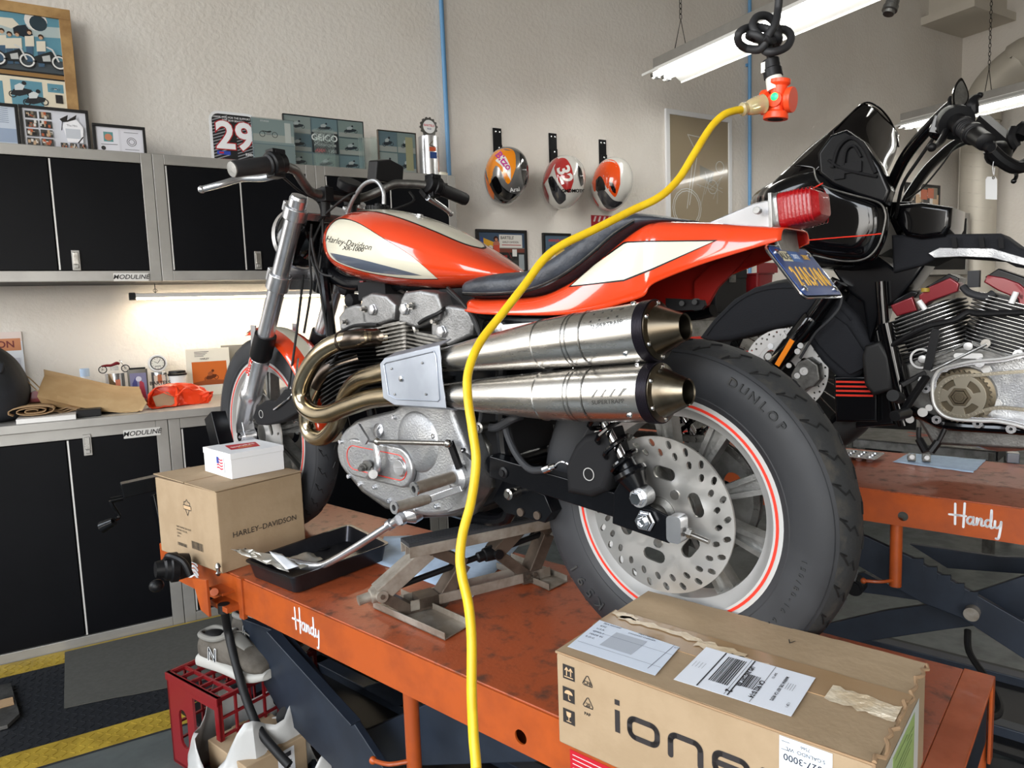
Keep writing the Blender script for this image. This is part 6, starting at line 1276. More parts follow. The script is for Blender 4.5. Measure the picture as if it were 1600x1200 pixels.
# lower frame, kickstand, clamps standing on the lift
G().tube([Q(1425, 640, .12), Q(1455, 655, .13), Q(1480, 664, .14), Q(1560, 669, .14), Q(1660, 676, .14)], .016, 10, 4).tube([Q(1420, 640, -.12), Q(1480, 664, -.14), Q(1660, 676, -.14)], .016, 10, 4).build('lower_frame', 'black_gloss', b2)
for a, b, c in (((1436, 668), (1436, 686), (1447, 706)), ((1476, 670), (1466, 690), (1454, 706))): G().tube([Q(*a, .16), Q(*b, .17), Q(*c, .18)], .007, 8, 3).tube([Q(*b, .17), Q(*c, .18)], .012, 8, 1).build('stand_prong', 'black', b2)
G().tube([Q(1660, 680, .05), Q(1560, 690, .02), Q(1500, 672, 0)], .03, 14, 4).build('exhaust_pipe', 'polished', b2)
# rear wheel (mostly out of frame) on the deck
G().lathe((-.66, 0, .325), (0, 1, 0), [(-.06, .2), (-.085, .24), (-.085, .28), (-.06, .315), (0, .328), (.06, .315), (.085, .28), (.085, .24), (.06, .2)], 48).build('rear_tire', 'rubber', b2)
# paper tag on the lever
t = thing('paper_tag', 'white paper tag hanging on a string from the black motorcycle handlebar', 'tag', Q.w(QC(1553, 262, 1.9)), Q.psi); zq = QC(1553, 262, 1.9)
Rv = Matrix.Rotation(-Q.psi, 3, 'Z'); 
def tl(px, py): return QC(px, py, 1.9)-zq
G().tube([tl(1553, 250), tl(1551, 262), tl(1553, 274), tl(1554, 262)], .0009, 5, 3).build('string', 'white', t)
a, b, c, d_ = tl(1540, 276), tl(1558, 276), tl(1558, 312), tl(1540, 311); n_ = (b-a).cross(d_-a).normalized()
G().slab([a+(d_-a)*.12, a+(b-a)*.15, b-(b-a)*.15, b+(c-b)*.12, c, d_], n_, .0006).build('tag', 'white', t); G().ring(tl(1552, 278)-n_*.001, n_, .0015, .004, .003, 16).build('eyelet', 'steel', t)
# ------------------------------------------------------------------ more base cabinets to the right, tool chest
random.seed(11)
for i, lab in enumerate(('black base cabinet right of the worktop end, behind the wheels of both motorcycles', 'black base cabinet behind the open engine of the black motorcycle', 'black base cabinet in the far right corner beside the round duct')):
    x0 = 2.66+i*1.56+(.0 if i == 0 else .02)
    if i == 0: continue
    cabinet('base_cabinet', lab, x0, x0+(1.54 if i < 2 else 1.20), 0, CH, CF, YB, [x0+.77], [(x0+.70, LZ)])
G().lh((4.2, CF-.02, CH), (7.02, YB, CH+.035)).build('countertop', 'alu', label='metal-edged worktop at the far right behind the black motorcycle', cat='worktop', bev=.003)
cabinet('wall_cabinet', 'black wall cabinet at the far right beside the round duct, behind the black motorcycle', 5.75, 6.97, U0, U1, UF, YB, [6.36], [(6.3, U0+.09)])
t = thing('tool_chest', 'grey tool chest with red drawer edges seen through the front wheel of the black motorcycle', 'tool chest', (3.72, 3.87, 0))
G().lh((-.62, -.50, .08), (.45, 0, 1.215)).build('body', 'cast_dark', t, bev=.004); G().lh((-.63, -.51, 1.215), (.46, 0, 1.235)).build('top', 'black', t)
for k in range(9):
    z = 1.20-.122*(k+1); d = G().m(0).lh((-.58, -.515, z+.012), (-.13, -.50, z+.112)).m(1).lh((-.58, -.52, z), (-.13, -.50, z+.016)).build('drawer', ['wheel_alu', 'red_stripe'], t)
    d = G().m(0).lh((-.08, -.515, z+.012), (.42, -.50, z+.112)).m(1).lh((-.08, -.52, z), (.42, -.50, z+.016)).build('drawer', ['wheel_alu', 'red_stripe'], t)
def wbox(name, lab, cat, a, b, m, bev=.004, extra=None):
    c = ((a[0]+b[0])/2, (a[1]+b[1])/2, a[2]); t = thing(name, lab, cat, c)
    g = G().lh((a[0]-c[0], a[1]-c[1], 0), (b[0]-c[0], b[1]-c[1], b[2]-a[2])).build('body', m, t, bev=bev)
    if extra: extra(t, (b[0]-a[0]), (b[1]-a[1]), b[2]-a[2])
    return t
def caselid(t, w, d, h): G().lh((-w/2-.004, -d/2-.004, h*.72), (w/2+.004, d/2+.004, h+.004)).build('lid', 'black', t, bev=.006); G().box((0, -d/2-.012, h*.72), (.05, .015, .05)).build('clasp', 'cast_dark', t); G().tube([(-.08, 0, h), (-.07, 0, h+.035), (.07, 0, h+.035), (.08, 0, h)], .008, 8, 4).build('handle', 'black', t)
q = P(1149, 425, y=3.45)
wbox('tool_case', 'black tool case with clasp on the tool chest under the orange tail', 'case', (3.63, 3.45, 1.237), (3.93, 3.75, 1.56), 'black', extra=caselid)
wbox('tool_case', 'second black tool case further left on the tool chest, half hidden by the orange tail', 'case', (3.30, 3.47, 1.237), (3.59, 3.75, 1.53), 'black_matte', extra=caselid)
def binx(t, w, d, h): pass
c = P(1200, 448, y=3.45); t = thing('parts_bin', 'red plastic parts bin beside the black tool case behind the licence plate', 'bin', (4.13, 3.55, 1.237)); g = G(); 
g.rings([rb for rb in [[Vector((x*s, y*s, z)) for x, y in rrect(.17, .2, .02)] for s, z in ((.82, 0), (1, .26), (1.1, .262), (1.1, .272), (.97, .272), (.80, .01))]]); g.build('bin', 'crate_red', t); G().lh((-.1, -.12, .27), (.1, -.105, .34)).build('label_flange', 'crate_red', t)
wbox('storage_box', 'white cardboard storage box lying on the worktop behind the tool chest bin', 'box', (4.28, 3.4, CH+.036), (4.62, 3.7, 1.22), 'white', bev=.002)
# ------------------------------------------------------------------ framed pictures
WF0 = Frame((0, 0, 0), 0)
def art_panel(parent, w, h, items, y=0, name='artwork', gloss=False):
    g = G(); M = frame((0, y, 0), (1, 0, 0), (0, 0, 1)); z = 0
    for it in items:
        z += .00012; k, c = it[0], it[1]; g.col(c)
        if k == 'r': rect(g, it[2]*w, it[3]*h, it[4]*w, it[5]*h, M, z)
        elif k == 'p': g.add([M @ Vector((a*w, b*h, z)) for a, b in it[2]], [tuple(range(len(it[2])))])
        elif k == 't': g.text(it[2], it[5]*h, M @ Matrix.Translation((it[3]*w, it[4]*h, z)), h=.00005, bold=it[6] if len(it) > 6 else 0, sx=it[7] if len(it) > 7 else 1)
        elif k == 'l': ribbon(g, [(a*w, b*h) for a, b in it[2]], it[3]*h, M, z=z)
        elif k == 'c': g.add([M @ Vector((it[2]*w+it[4]*h*cos(q*pi/8), it[3]*h+it[4]*h*sin(q*pi/8), z)) for q in range(16)], [tuple(range(16))])
        elif k == 'o': ribbon(g, [(it[2]*w+it[4]*h*cos(q*pi/8), it[3]*h+it[4]*h*sin(q*pi/8)) for q in range(17)], it[5]*h, M, z=z)
    return g.build(name, 'print_gloss' if gloss else 'print', parent)
def picture(name, lab, cat, x0, x1, z0, z1, y, fw, fm, bgc, items, lean=0, gloss=True, depth=.018, group=None):
    t = thing(name, lab, cat, ((x0+x1)/2, y, z0), 0, group); t.rotation_euler = (-lean, 0, 0); w, h = x1-x0, z1-z0
    g = G()
    if fw: g.lh((-w/2, -depth, 0), (w/2, 0, fw)).lh((-w/2, -depth, h-fw), (w/2, 0, h)).lh((-w/2, -depth, fw), (-w/2+fw, 0, h-fw)).lh((w/2-fw, -depth, fw), (w/2, 0, h-fw)); g.build('frame', fm, t, bev=.0015)
    G().col(bgc).lh((-w/2+fw*.5, -depth*.5, fw*.5), (w/2-fw*.5, -.001, h-fw*.5)).build('backing', 'print', t)
    e = bpy.data.objects.new('t', None); iw, ih = w-2*fw, h-2*fw
    a = art_panel(t, iw, ih, [('r', bgc, 0, 0, 1, 1)]+items, -depth*.5-.001, gloss=gloss)
    for v in a.data.vertices: v.co.x -= iw/2; v.co.z += fw
    bpy.data.objects.remove(e); return t
def pxy(p, y): q = P(p[0], p[1], y=y); return q.x, q.z
def moto_art(cx, cy, s, c1=(40, 44, 48), c2=(180, 184, 188), asp=1):
    f = lambda a, b: (cx+a*s*asp, cy+b*s)
    return [('o', c1, cx-.9*s*asp, cy, .42*s, .09*s), ('o', c1, cx+.9*s*asp, cy, .42*s, .09*s), ('p', c2, [f(-.35, -.1), f(.35, -.1), f(.3, .35), f(-.3, .35)]), ('p', c1, [f(-1.1, .55), f(-.2, .5), f(.3, .62), f(.5, .45), f(.1, .3), f(-.5, .35)]), ('l', c2, [f(.9, 0), f(.55, .75), f(.35, .85)], .06*s)]
def rider(cx, cy, s, c=(36, 40, 46), c2=(210, 214, 214), asp=1):
    f = lambda a, b: (cx+a*s*asp, cy+b*s)
    return [('p', c, [f(-.9, -.6), f(-.2, -.7), f(.7, -.3), f(.8, .1), f(.2, .2), f(-.6, .0)]), ('p', c2, [f(-.5, -.1), f(.1, 0), f(.3, .5), f(-.1, .7), f(-.5, .4)]), ('c', c, cx+.25*s*asp, cy+.75*s, .22*s), ('o', c, cx-.7*s*asp, cy-.55*s, .32*s, .1*s), ('o', c, cx+.7*s*asp, cy-.35*s, .32*s, .1*s)]
def crowd(x0, y0, x1, y1, n, base=(60, 60, 60)):
    o = [('r', base, x0, y0, x1, y1)]
    for i in range(n):
        a = x0+(x1-x0)*random.random()*.8; b = y0+(y1-y0)*random.random()*.6; v = random.choice([(190, 160, 130), (30, 30, 34), (120, 110, 96), (176, 90, 60), (210, 206, 200)]); o.append(('r', v, a, b, min(x1, a+(x1-x0)*.2), min(y1, b+(y1-y0)*.4)))
    return o
# large collage frame
yF = 3.80; xr, zt_ = pxy((109, 18), yF); xl = xr-1.05; h_ = zt_-U1
BLUE = (96, 146, 164); items = [('r', (150, 114, 70), 0, 0, 1, 1)]
W0 = 1.05-.09; 
def fx(px, py): q = P(px, py, y=yF); return (q.x-(xl+.045))/(1.05-.09), (q.z-(U1+.045))/(h_-.09)
def FX(pts): return [fx(*p) for p in pts]
x2, z2 = fx(98, 27); x3, z3 = fx(100, 118); x4, z4 = fx(104, 130)
items += [('r', (30, 30, 32), .02, z3-.012, x2+.012, z2+.012), ('r', BLUE, .03, z3, x2, z2), ('r', (70, 78, 84), .03, z3, x2, z3+.10), ('p', (176, 190, 190), [(.03, z3+.34), (.6, z3+.30), (x2, z3+.36), (x2, z3+.28), (.6, z3+.22), (.03, z3+.24)])]
items += [('c', (226, 222, 216), *fx(56, 34), .075), ('c', (44, 60, 70), *fx(60, 38), .058), ('p', (36, 44, 52), FX([(20, 42), (40, 40), (52, 56), (40, 60), (22, 54)])), ('p', (222, 214, 196), FX([(0, 28), (20, 30), (30, 40), (18, 46), (0, 40)]))]
for (a, b) in ((3, 50), (15, 55), (27, 55), (46, 52), (64, 60), (-12, 50), (-28, 54)):
    items += [('p', (224, 216, 198), FX([(a-7, b+6), (a+7, b+6), (a+8, b+22), (a-6, b+22)])), ('c', (60, 44, 36), *fx(a, b-1), .018), ('c', (196, 160, 130), *fx(a, b+1), .013), ('p', (70, 96, 120), FX([(a-5, b+22), (a+6, b+22), (a+6, b+46), (a-3, b+46)]))]
for (a, b) in ((26, 92), (76, 96), (-20, 88)):
    items += [('p', (40, 44, 46), FX([(a-22, b-6), (a+4, b-14), (a+16, b-4), (a+6, b+6), (a-16, b+4)])), ('o', (226, 226, 224), *fx(a+17, b+4), .045, .012), ('o', (50, 50, 52), *fx(a+17, b+4), .055, .010), ('l', (210, 210, 208), FX([(a+16, b+2), (a+6, b-16), (a-2, b-20)]), .012), ('p', (190, 192, 190), FX([(a-10, b-6), (a+2, b-8), (a+4, b+2), (a-8, b+2)]))]
items += [('r', (30, 30, 32), .02, -.02, x4+.008, z4+.012), ('r', (224, 214, 192), .03, -.02, x4, z4)]
for a, b, c, d in ((16, 125, 70, 172), (74, 132, 100, 148), (-50, 122, 9, 172)):
    p, q = fx(a, b), fx(c, d); items += [('r', BLUE, p[0], max(0, q[1]), q[0], p[1])]
items += rider(*fx(34, 142), .07, asp=.7)+rider(*fx(56, 155), .07, asp=.7)+moto_art(*fx(87, 142), .018, asp=.8)+[('r', (40, 40, 42), *fx(88, 163), *fx(98, 151))]
t = picture('picture_frame', 'large brown wood frame with blue racing team photographs at upper left', 'picture frame', xl, xr, U1, zt_, yF, .045, 'frame_wood', (150, 114, 70), items, lean=.0)
# small frames standing on the wall cabinets
yS = 3.66
def pf(lab, a, b, fm, bgc, items, fw=.012, name='picture_frame', y=yS, lean=0.0, cat='picture frame', **k):
    x0, z1 = pxy(a, y); x1, _ = pxy(b, y); return picture(name, lab, cat, x0, x1, U1, z1, y, fw, fm, bgc, items, lean, **k)
its = [('r', (196, 206, 220), 0, 0, 1, 1), ('r', (150, 166, 190), 0, .1, 1, .45)]+[('l', (110, 124, 150), [(.3, .95-.05*i), (.8, .95-.05*i)], .012) for i in range(8)]
pf('pale blue framed print at the far left edge on the wall cabinet', (-40, 158), (27, 160), 'black', (200, 210, 222), its)
its = [('r', (212, 214, 222), 0, 0, 1, 1)]
for i in range(4):
    for j in range(2): its += crowd(.04+j*.22, .76-.23*i, .23+j*.22, .94-.23*i, 10)
for j in range(3): its += crowd(.56+j*.15, .03, .67+j*.15, .18, 8)
its += [('p', (240, 240, 244), [(.68, .2), (.93, .2), (.95, .6), (.85, .8), (.68, .8), (.62, .6)]), ('r', (196, 200, 208), .66, .30, .9, .55), ('p', (30, 30, 32), [(.58, .78), (.72, .90), (.70, .76), (.86, .92), (.84, .80), (.70, .72), (.62, .70)]), ('l', (30, 30, 32), [(.62, .7), (.6, .5)], .02), ('l', (30, 30, 32), [(.93, .35), (.85, .2)], .025), ('t', (90, 90, 100), 'The Mrs', .77, .63, .07)]
pf('black framed certificate with eight small photos and a black ribbon, on the wall cabinet', (28, 164), (137, 172), 'frame_black', (212, 214, 222), its)
its = [('r', (226, 226, 234), .03, .05, .48, .95), ('r', (222, 222, 230), .53, .05, .97, .95), ('r', (96, 150, 150), .16, .45, .36, .82), ('c', (200, 130, 100), .26, .62, .13), ('l', (60, 60, 66), [(.1, .34), (.44, .36)], .02), ('o', (90, 90, 94), .75, .5, .16, .02), ('o', (90, 90, 94), .75, .5, .1, .02), ('l', (130, 130, 136), [(.6, .2), (.9, .2)], .02), ('l', (130, 130, 136), [(.6, .85), (.9, .85)], .02), ('c', (50, 50, 54), .14, .2, .08)]
pf('small black double frame with a portrait photo, right of the ribbon certificate', (143, 193), (226, 200), 'frame_black', (214, 214, 222), its)
# number board
x0, z1 = pxy((327, 174), yS); x1, _ = pxy((398, 182), yS); w_, h_ = x1-x0, z1-U1
t = thing('number_board', 'black rounded race number board with large white 29', 'number board', (x0, yS, U1)); g = G().plate([rrect(w_+.01, h_+.03, .04, cx=w_/2, cy=h_/2-.01)], .006, frame((0, 0, 0), (1, 0, 0), (0, 0, 1))); g.build('board', 'white', t)
M = frame((0, -.0066, 0), (1, 0, 0), (0, 0, 1)); g = G().col((18, 18, 20)); g.add([M @ Vector((p[0], p[1], 0)) for p in rrect(w_-.012, h_+.01, .03, cx=w_/2, cy=h_/2-.012)], [tuple(range(20))])
g.col((150, 152, 156))
for i in range(14): ribbon(g, [(.008, .02+.014*i), (.075, .045+.014*i)], .004, M, z=.0002); ribbon(g, [(w_-.09, .0+.014*i), (w_-.01, .03+.014*i)], .004, M, z=.0002)
zz_ = h_*.54
for c, b, dz in (((170, 20, 30), .055, .0004), ((236, 236, 238), .028, .0007)): g.col(c); g.text('29', .175, M @ Matrix.Translation((w_/2+.004, zz_, dz)), h=.0001, bold=b, sx=1.0)
g.col((230, 230, 232)); g.text('THANK YOU FOR THE SUPPORT IN', .0125, M @ Matrix.Translation((w_/2, h_-.022, .0004)), h=.0001, sx=.95, bold=.01); g.text('THE 2019 SEASON', .0125, M @ Matrix.Translation((w_/2, h_-.036, .0004)), h=.0001, bold=.01)
g.col((40, 70, 170)); rect(g, .02, .045, .08, .062, M, .0008); g.col((190, 30, 40)); rect(g, .03, .05, .05, .058, M, .001); g.col((230, 230, 230)); g.text('BARTELS', .016, M @ Matrix.Translation((w_*.85, .022, .0009)), h=.0001); g.text('RMN', .018, M @ Matrix.Translation((w_*.82, .052, .0009)), h=.0001, bold=.02); g.col((200, 40, 44)); g.text('o  ROKFORM', .012, M @ Matrix.Translation((w_*.3, .022, .0009)), h=.0001)
g.build('printing', 'print', t)
# glass fronted photo panels
G1 = (92, 110, 116)
def race(w, h, n, seed): 
    random.seed(seed); o = []
    for i in range(w):
        for j in range(h):
            x, y = i/w, j/h; o += [('r', random.choice([(96, 118, 124), (110, 126, 124), (84, 104, 112), (124, 136, 134)]), x+.005, y+.01, x+1/w-.005, y+1/h-.01), ('r', (136, 142, 138), x+.01, y+.02, x+1/w-.01, y+.3/h)]; o += rider(x+.5/w, y+.5/h, .26/h, c=(38, 46, 52), c2=(150, 160, 160), asp=h/w*1.1)
    return o
pf('glass panel with a photo of a parked racing motorcycle, overlapping the number board', (391, 183), (458, 190), 'glass_clear', G1, [('r', (120, 136, 136), 0, .45, 1, 1), ('r', (148, 154, 148), 0, .5, 1, .66)]+moto_art(.38, .66, .14, (40, 46, 48), (120, 126, 126), 1.2)+[('r', (170, 176, 172), .78, .5, .93, .95)]+race(2, 2, 0, 5)[:0]+[('r', (110, 124, 124), 0, 0, 1, .43)]+rider(.5, .22, .14, asp=1.2)+[('t', (200, 204, 204), 'STURGIS', .3, .95, .05)], fw=.004, y=3.60, name='photo_panel', cat='photo panel')
it = race(3, 3, 0, 8)+[('r', (40, 46, 50), .33, .34, .66, .72), ('t', (220, 224, 222), 'GEICO', .49, .62, .17, .02), ('t', (196, 200, 200), 'Motorcycle', .5, .50, .09), ('t', (190, 70, 80), 'AMA', .43, .38, .09, .02), ('t', (190, 196, 196), '1201', .58, .38, .09, .01)]
t = pf('wide glass panel of nine racing photos with white lettering in the middle', (440, 178), (566, 192), 'black', G1, it, fw=.003, y=3.68, name='photo_panel', cat='photo panel')
pf('small glass photo panel with brown edge, left of the trophy can', (588, 203), (648, 208), 'jack_brown', (80, 100, 100), race(2, 2, 0, 12)+[('r', (140, 140, 110), .72, .1, .92, .9)], fw=.004, y=3.62, name='photo_panel', cat='photo panel')
x0, z1 = pxy((579, 213), 3.68); G().lh((x0, 3.68, U1), (x0+.12, 3.684, z1)).build('glass_pane', 'glass_clear', label='narrow bare glass pane standing behind the small brown-edged photo panel', cat='glass pane')
for px, y_ in ((490, 3.57), (560, 3.585)): 
    x0, z1 = pxy((px, 200 if px < 500 else 214), y_)
    G().lh((x0, y_, U1), (x0+.10, y_+.005, z1-.0)).build('glass_pane', 'glass_clear', label='bare glass pane in front of the %s of the wide racing photo panel' % ('middle' if px < 500 else 'right end'), cat='glass pane')
# trophy can with gear clock, tin at its foot
x_, z_ = pxy((668, 215), 3.66); xa, _ = pxy((655, 230), 3.66); xb, _ = pxy((684, 230), 3.66); r = (xb-xa)/2
t = thing('trophy', 'silver can trophy with a gear-shaped badge on top, standing beside the blue hose', 'trophy', (x_+.005, 3.66, U1)); hh = z_-U1
G().lathe((0, 0, 0), (0, 0, 1), [(0, r*1.1), (.01, r*1.1), (.012, r), (hh, r), (hh+.004, r*.9)], 32).build('can', 'polished', t); g = G()
gz = hh+.055; g.plate([[(( .052 if i % 4 < 2 else .046)*cos(2*pi*i/56), gz+(.052 if i % 4 < 2 else .046)*sin(2*pi*i/56)) for i in range(56)]], .012, frame((0, -.004, 0), (1, 0, 0), (0, 0, 1))); gw = g.build('gear_badge', 'cast_dark', t)
art_panel(gw, 1, 1, [('c', (228, 228, 228), 0, gz, .036), ('t', (200, 40, 60), 'BARTELS', 0, gz+.006, .016, .02), ('t', (50, 60, 120), 'H-D', 0, gz-.012, .014, .02)], -.017)
G().tube([(-.02, -.012, hh-.01), (-.01, -.015, hh+.015), (.012, -.015, hh+.01), (.0, -r, hh-.03), (-.02, -r, hh-.05), (.01, -r-.003, hh-.06)], .0022, 6, 4).build('wire_tie', 'titan', t)
M, = (frame((0, -r-.001, 0), (1, 0, 0), (0, 0, 1)),); g = G().col((30, 60, 120)); rect(g, -.02, hh*.45, .02, hh*.6, M); g.col((190, 80, 40)); rect(g, -.022, hh*.62, .016, hh*.72, M); g.build('sticker', 'print', t)
G().lathe((x_+.065, 3.64, U1), (0, 0, 1), [(0, .036), (.03, .036), (.031, .03)], 28).build('tin', 'cream', label='low pale tin at the foot of the can trophy', cat='tin')
# wall pictures
def wall_pic(lab, a, b, bot, fm, fw, items, bgc=(120, 120, 116), name='poster_frame'):
    y = YB-.001; x0, z1 = pxy(a, y); x1, _ = pxy(b, y); _, z0 = pxy(bot, y); return picture(name, lab, 'framed poster', x0, x1, z0, z1, y, fw, fm, bgc, items, 0)
it = [('r', (64, 84, 108), 0, .62, 1, 1), ('p', (60, 80, 150), [(.04, .62), (.04, .9), (.2, .72), (.3, .62)]), ('p', (226, 170, 50), [(.1, .86), (.4, .72), (.5, .64), (.1, .66)]), ('r', (40, 42, 44), 0, 0, 1, .6), ('r', (110, 60, 50), 0, .5, 1, .6), ('r', (60, 62, 60), 0, .0, 1, .3), ('r', (216, 214, 208), .44, .62, .95, .95), ('t', (40, 30, 32), "BARTELS'", .62, .87, .11, .01, .9), ('t', (60, 30, 32), 'HARLEY-DAVIDSON', .69, .76, .075, .01, .72), ('l', (170, 70, 70), [(.5, .69), (.92, .69)], .02),
      ('p', (180, 110, 90), [(.33, .4), (.42, .4), (.45, .72), (.38, .86), (.3, .72)]), ('c', (60, 34, 28), .37, .84, .07), ('c', (190, 130, 105), .375, .82, .04), ('p', (200, 80, 60), [(.31, .5), (.44, .5), (.44, .68), (.31, .68)]), ('p', (226, 222, 216), [(.3, .05), (.36, .05), (.38, .36), (.32, .36)]), ('p', (226, 222, 216), [(.42, .05), (.5, .05), (.46, .36), (.4, .36)]), ('c', (216, 208, 196), .25, .62, .06)]+moto_art(.55, .36, .2, (30, 30, 34), (150, 40, 40), .8)+[('r', (226, 226, 222), .72, .4, .82, .58), ('r', (150, 160, 164), .86, .05, .98, .45)]
wall_pic('black framed wide poster with a lettered banner and a rider in white boots', (742, 358), (821, 362), (745, 430), 'frame_black', .018, it)
it = [('r', (70, 92, 112), 0, 0, 1, 1), ('r', (200, 160, 60), 0, .0, 1, .5), ('p', (216, 180, 90), [(.2, .1), (.8, .1), (.9, .6), (.5, .75), (.1, .55)]), ('t', (196, 40, 46), 'motorcycle guide', .5, .88, .12, .02, .62), ('t', (30, 30, 34), 'HOLYWOOD', .45, .72, .09, .02, .7), ('c', (220, 216, 200), .3, .5, .1), ('c', (40, 40, 40), .6, .35, .12), ('t', (40, 36, 30), 'Rides', .4, .15, .1)]
wall_pic('small black framed yellow magazine cover poster right of the wide banner poster', (846, 364), (890, 367), (849, 432), 'frame_black', .016, it)
y = YB-.004; x0, z1 = pxy((923, 336), y); x1 = x0+.30; t = thing('fire_sign', 'red and white striped fire sign on the wall behind the seat', 'sign', (x0, YB-.001, z1-.30)); G().lh((0, -.004, 0), (.30, 0, .30)).build('plate', 'white', t)
g = [('r', (170, 26, 44), .0, .0, 1, 1)]+[('p', (226, 214, 210), [(.06+.13*i, .86), (.11+.13*i, .86), (.16+.13*i, .98), (.11+.13*i, .98)]) for i in range(7)]+[('t', (232, 226, 222), 'FIRE', .5, .64, .2, .02), ('p', (226, 214, 210), [(.02, .5), (.06, .5), (.12, .62), (.08, .62)]), ('t', (232, 226, 222), 'EXTINGUISHER', .5, .4, .1, .01, .8)]
art_panel(t, .30, .30, g, -.0046)
it = [('r', (150, 136, 112), 0, 0, 1, 1), ('o', (196, 196, 190), .28, .22, .15, .008), ('o', (196, 196, 190), .28, .22, .17, .008), ('l', (206, 206, 200), [(.28, .22), (.38, .62), (.5, .72)], .008), ('l', (206, 206, 200), [(.32, .25), (.45, .66)], .008), ('p', (126, 122, 112), [(.5, .6), (.75, .55), (.7, .45), (.5, .5)]), ('o', (200, 200, 194), .85, .6, .05, .006), ('o', (190, 190, 184), .72, .42, .06, .006), ('l', (196, 196, 190), [(.4, .75), (.3, .85), (.5, .84), (.62, .86)], .008)]
for i in range(10): it.append(('l', (180, 178, 168), [(.4+random.random()*.5, .25+random.random()*.3), (.4+random.random()*.5, .25+random.random()*.3)], .005))
wall_pic('tall white framed line drawing of a motorcycle behind the yellow cord', (1038, 170), (1141, 185), (1046, 372), 'white', .035, it)
# picture leaning on the far cabinet
x0, z1 = pxy((1413, 285), 3.7); x1, _ = pxy((1455, 290), 3.7)
picture('picture_frame', 'dark landscape photo frame on the far cabinet behind the black handlebars', 'picture frame', x0, x1+.12, U1, z1, 3.7, .02, 'frame_black', (60, 64, 60), crowd(.0, .0, 1, 1, 40, (60, 66, 60)))
# ------------------------------------------------------------------ helmets on straps
def helmet(lab, c, w, top, bot, strap, base, patches, texts, tilt):
    y = YB-.155; q = P(*c, y=y); t = thing('helmet', lab, 'helmet', q, 0, 'race helmets on the wall'); F = Frame(q, 0)
    a, b = P(c[0], top, y=y).z, P(c[0], bot, y=y).z; h = a-b; rx = .130
    R = Matrix.Rotation(tilt, 3, 'Y') @ Matrix.Rotation(.25, 3, 'X'); vs = []; n, k = 48, 28; rs = []
    for i in range(k+1):
        th = pi*i/k; row = []
        for j in range(n):
            ph = 2*pi*j/n; z = -cos(th); r = sin(th)**.88 if 0 < i < k else 1e-3; x_, y_ = r*cos(ph), r*sin(ph)
            if z < -.2: x_ *= 1+.16*(z+.2); y_ *= 1+.1*(z+.2)
            row.append(R @ Vector((x_*rx, y_*.142, z*h*.5)))
        rs.append(row)
    g = G().rings(rs); sh = g.build('shell', base, t, ang=70); bv = g.bvh(); G_ = G(); off = .0008
    for c_, tp_, bt_ in patches: G_.col(c_); decal(G_, F, bv, tp_, bt_, off, 26, 12, 5); off += .0005
    for c_, tx, sz, cx, cy, an in texts: G_.col(c_); decal_text(G_, F, bv, tx, sz, cx, cy, an, off, bold=.03); off += .0004
    G_.build('paintwork', 'helmet_paint', sh)
    xs, z0 = P(strap[0], strap[1], y=YB-.01).x, P(strap[0], strap[1], y=YB-.01).z
    s_ = thing('helmet_strap', 'black wall strap holding the '+lab.split(' hanging')[0], 'strap', (xs, YB, z0), 0, None)
    G().lh((-.030, -.008, -.2), (.030, -.001, 0)).lh((-.026, -.02, -.34), (.026, -.008, -.10)).build('strap', 'black_matte', s_, bev=.002)
    for dx, dz in ((-.014, -.022), (.014, -.022), (0, -.12)): G().lathe((dx, -.008 if dz > -.1 else -.02, dz), (0, -1, 0), [(0, .007), (.003, .006), (.004, .003)], 12).build('screw', 'chrome', s_)
mat('helm_silver', (128, 128, 128), .25, .5, coat=1); mat('helm_white', (206, 204, 198), .2, coat=1)
OR = (236, 140, 20)
helmet('orange and silver full face helmet hanging at left of the three', (791, 275), 69, 229, 319, (777, 200), 'helm_silver',
       [(OR, [(759, 262), (768, 240), (790, 232), (804, 238), (806, 262)], [(759, 262), (766, 290), (772, 262), (780, 262), (794, 288), (806, 262)]), ((226, 110, 30), [(758, 268), (761, 280), (772, 302)], [(758, 275), (764, 302), (772, 312)]),
        ((10, 10, 12), [(765.6, 287), (775, 275), (784, 290), (796, 300), (806, 303)], [(765.6, 289), (772, 302), (780, 312), (790, 317), (806, 305)]), ((226, 226, 220), [(775, 250), (788, 243), (798, 262)], [(775, 252), (786, 262), (798, 282)]), ((30, 30, 32), [(812, 238), (820, 246), (825, 262)], [(812, 246), (818, 286), (825, 284)])],
       [((190, 60, 140), 'Bltzo', 15, 787, 252, .9), ((230, 230, 230), 'Arai', 9, 804, 296, -.15)], .12)
helmet('white and red helmet with number 32 hanging in the middle', (881, 285), 64, 243, 327, (864, 208), 'helm_white',
       [((176, 50, 48), [(849, 275), (856, 255), (868, 246), (874, 250)], [(849, 290), (858, 276), (866, 258), (874, 252)]), ((176, 50, 48), [(866, 262), (872, 249), (884, 248), (893, 262), (896, 280)], [(866, 264), (872, 282), (884, 298), (890, 300), (896, 284)]),
        ((50, 50, 54), [(857, 280), (864, 277), (874, 292), (884, 304)], [(857, 284), (864, 306), (874, 319), (884, 312)]), ((16, 16, 18), [(857, 278), (864, 276), (867, 290)], [(857, 284), (862, 297), (867, 298)]), ((24, 24, 26), [(903, 258), (908, 266), (911, 280)], [(903, 274), (907, 290), (911, 288)]), ((130, 40, 44), [(848, 284), (852, 290), (858, 306)], [(848, 292), (852, 308), (858, 318)])],
       [((228, 226, 222), '32', 27, 882, 273, 1.25), ((20, 20, 22), 'GMDMOTO', 7, 896, 298, .0)], .12)
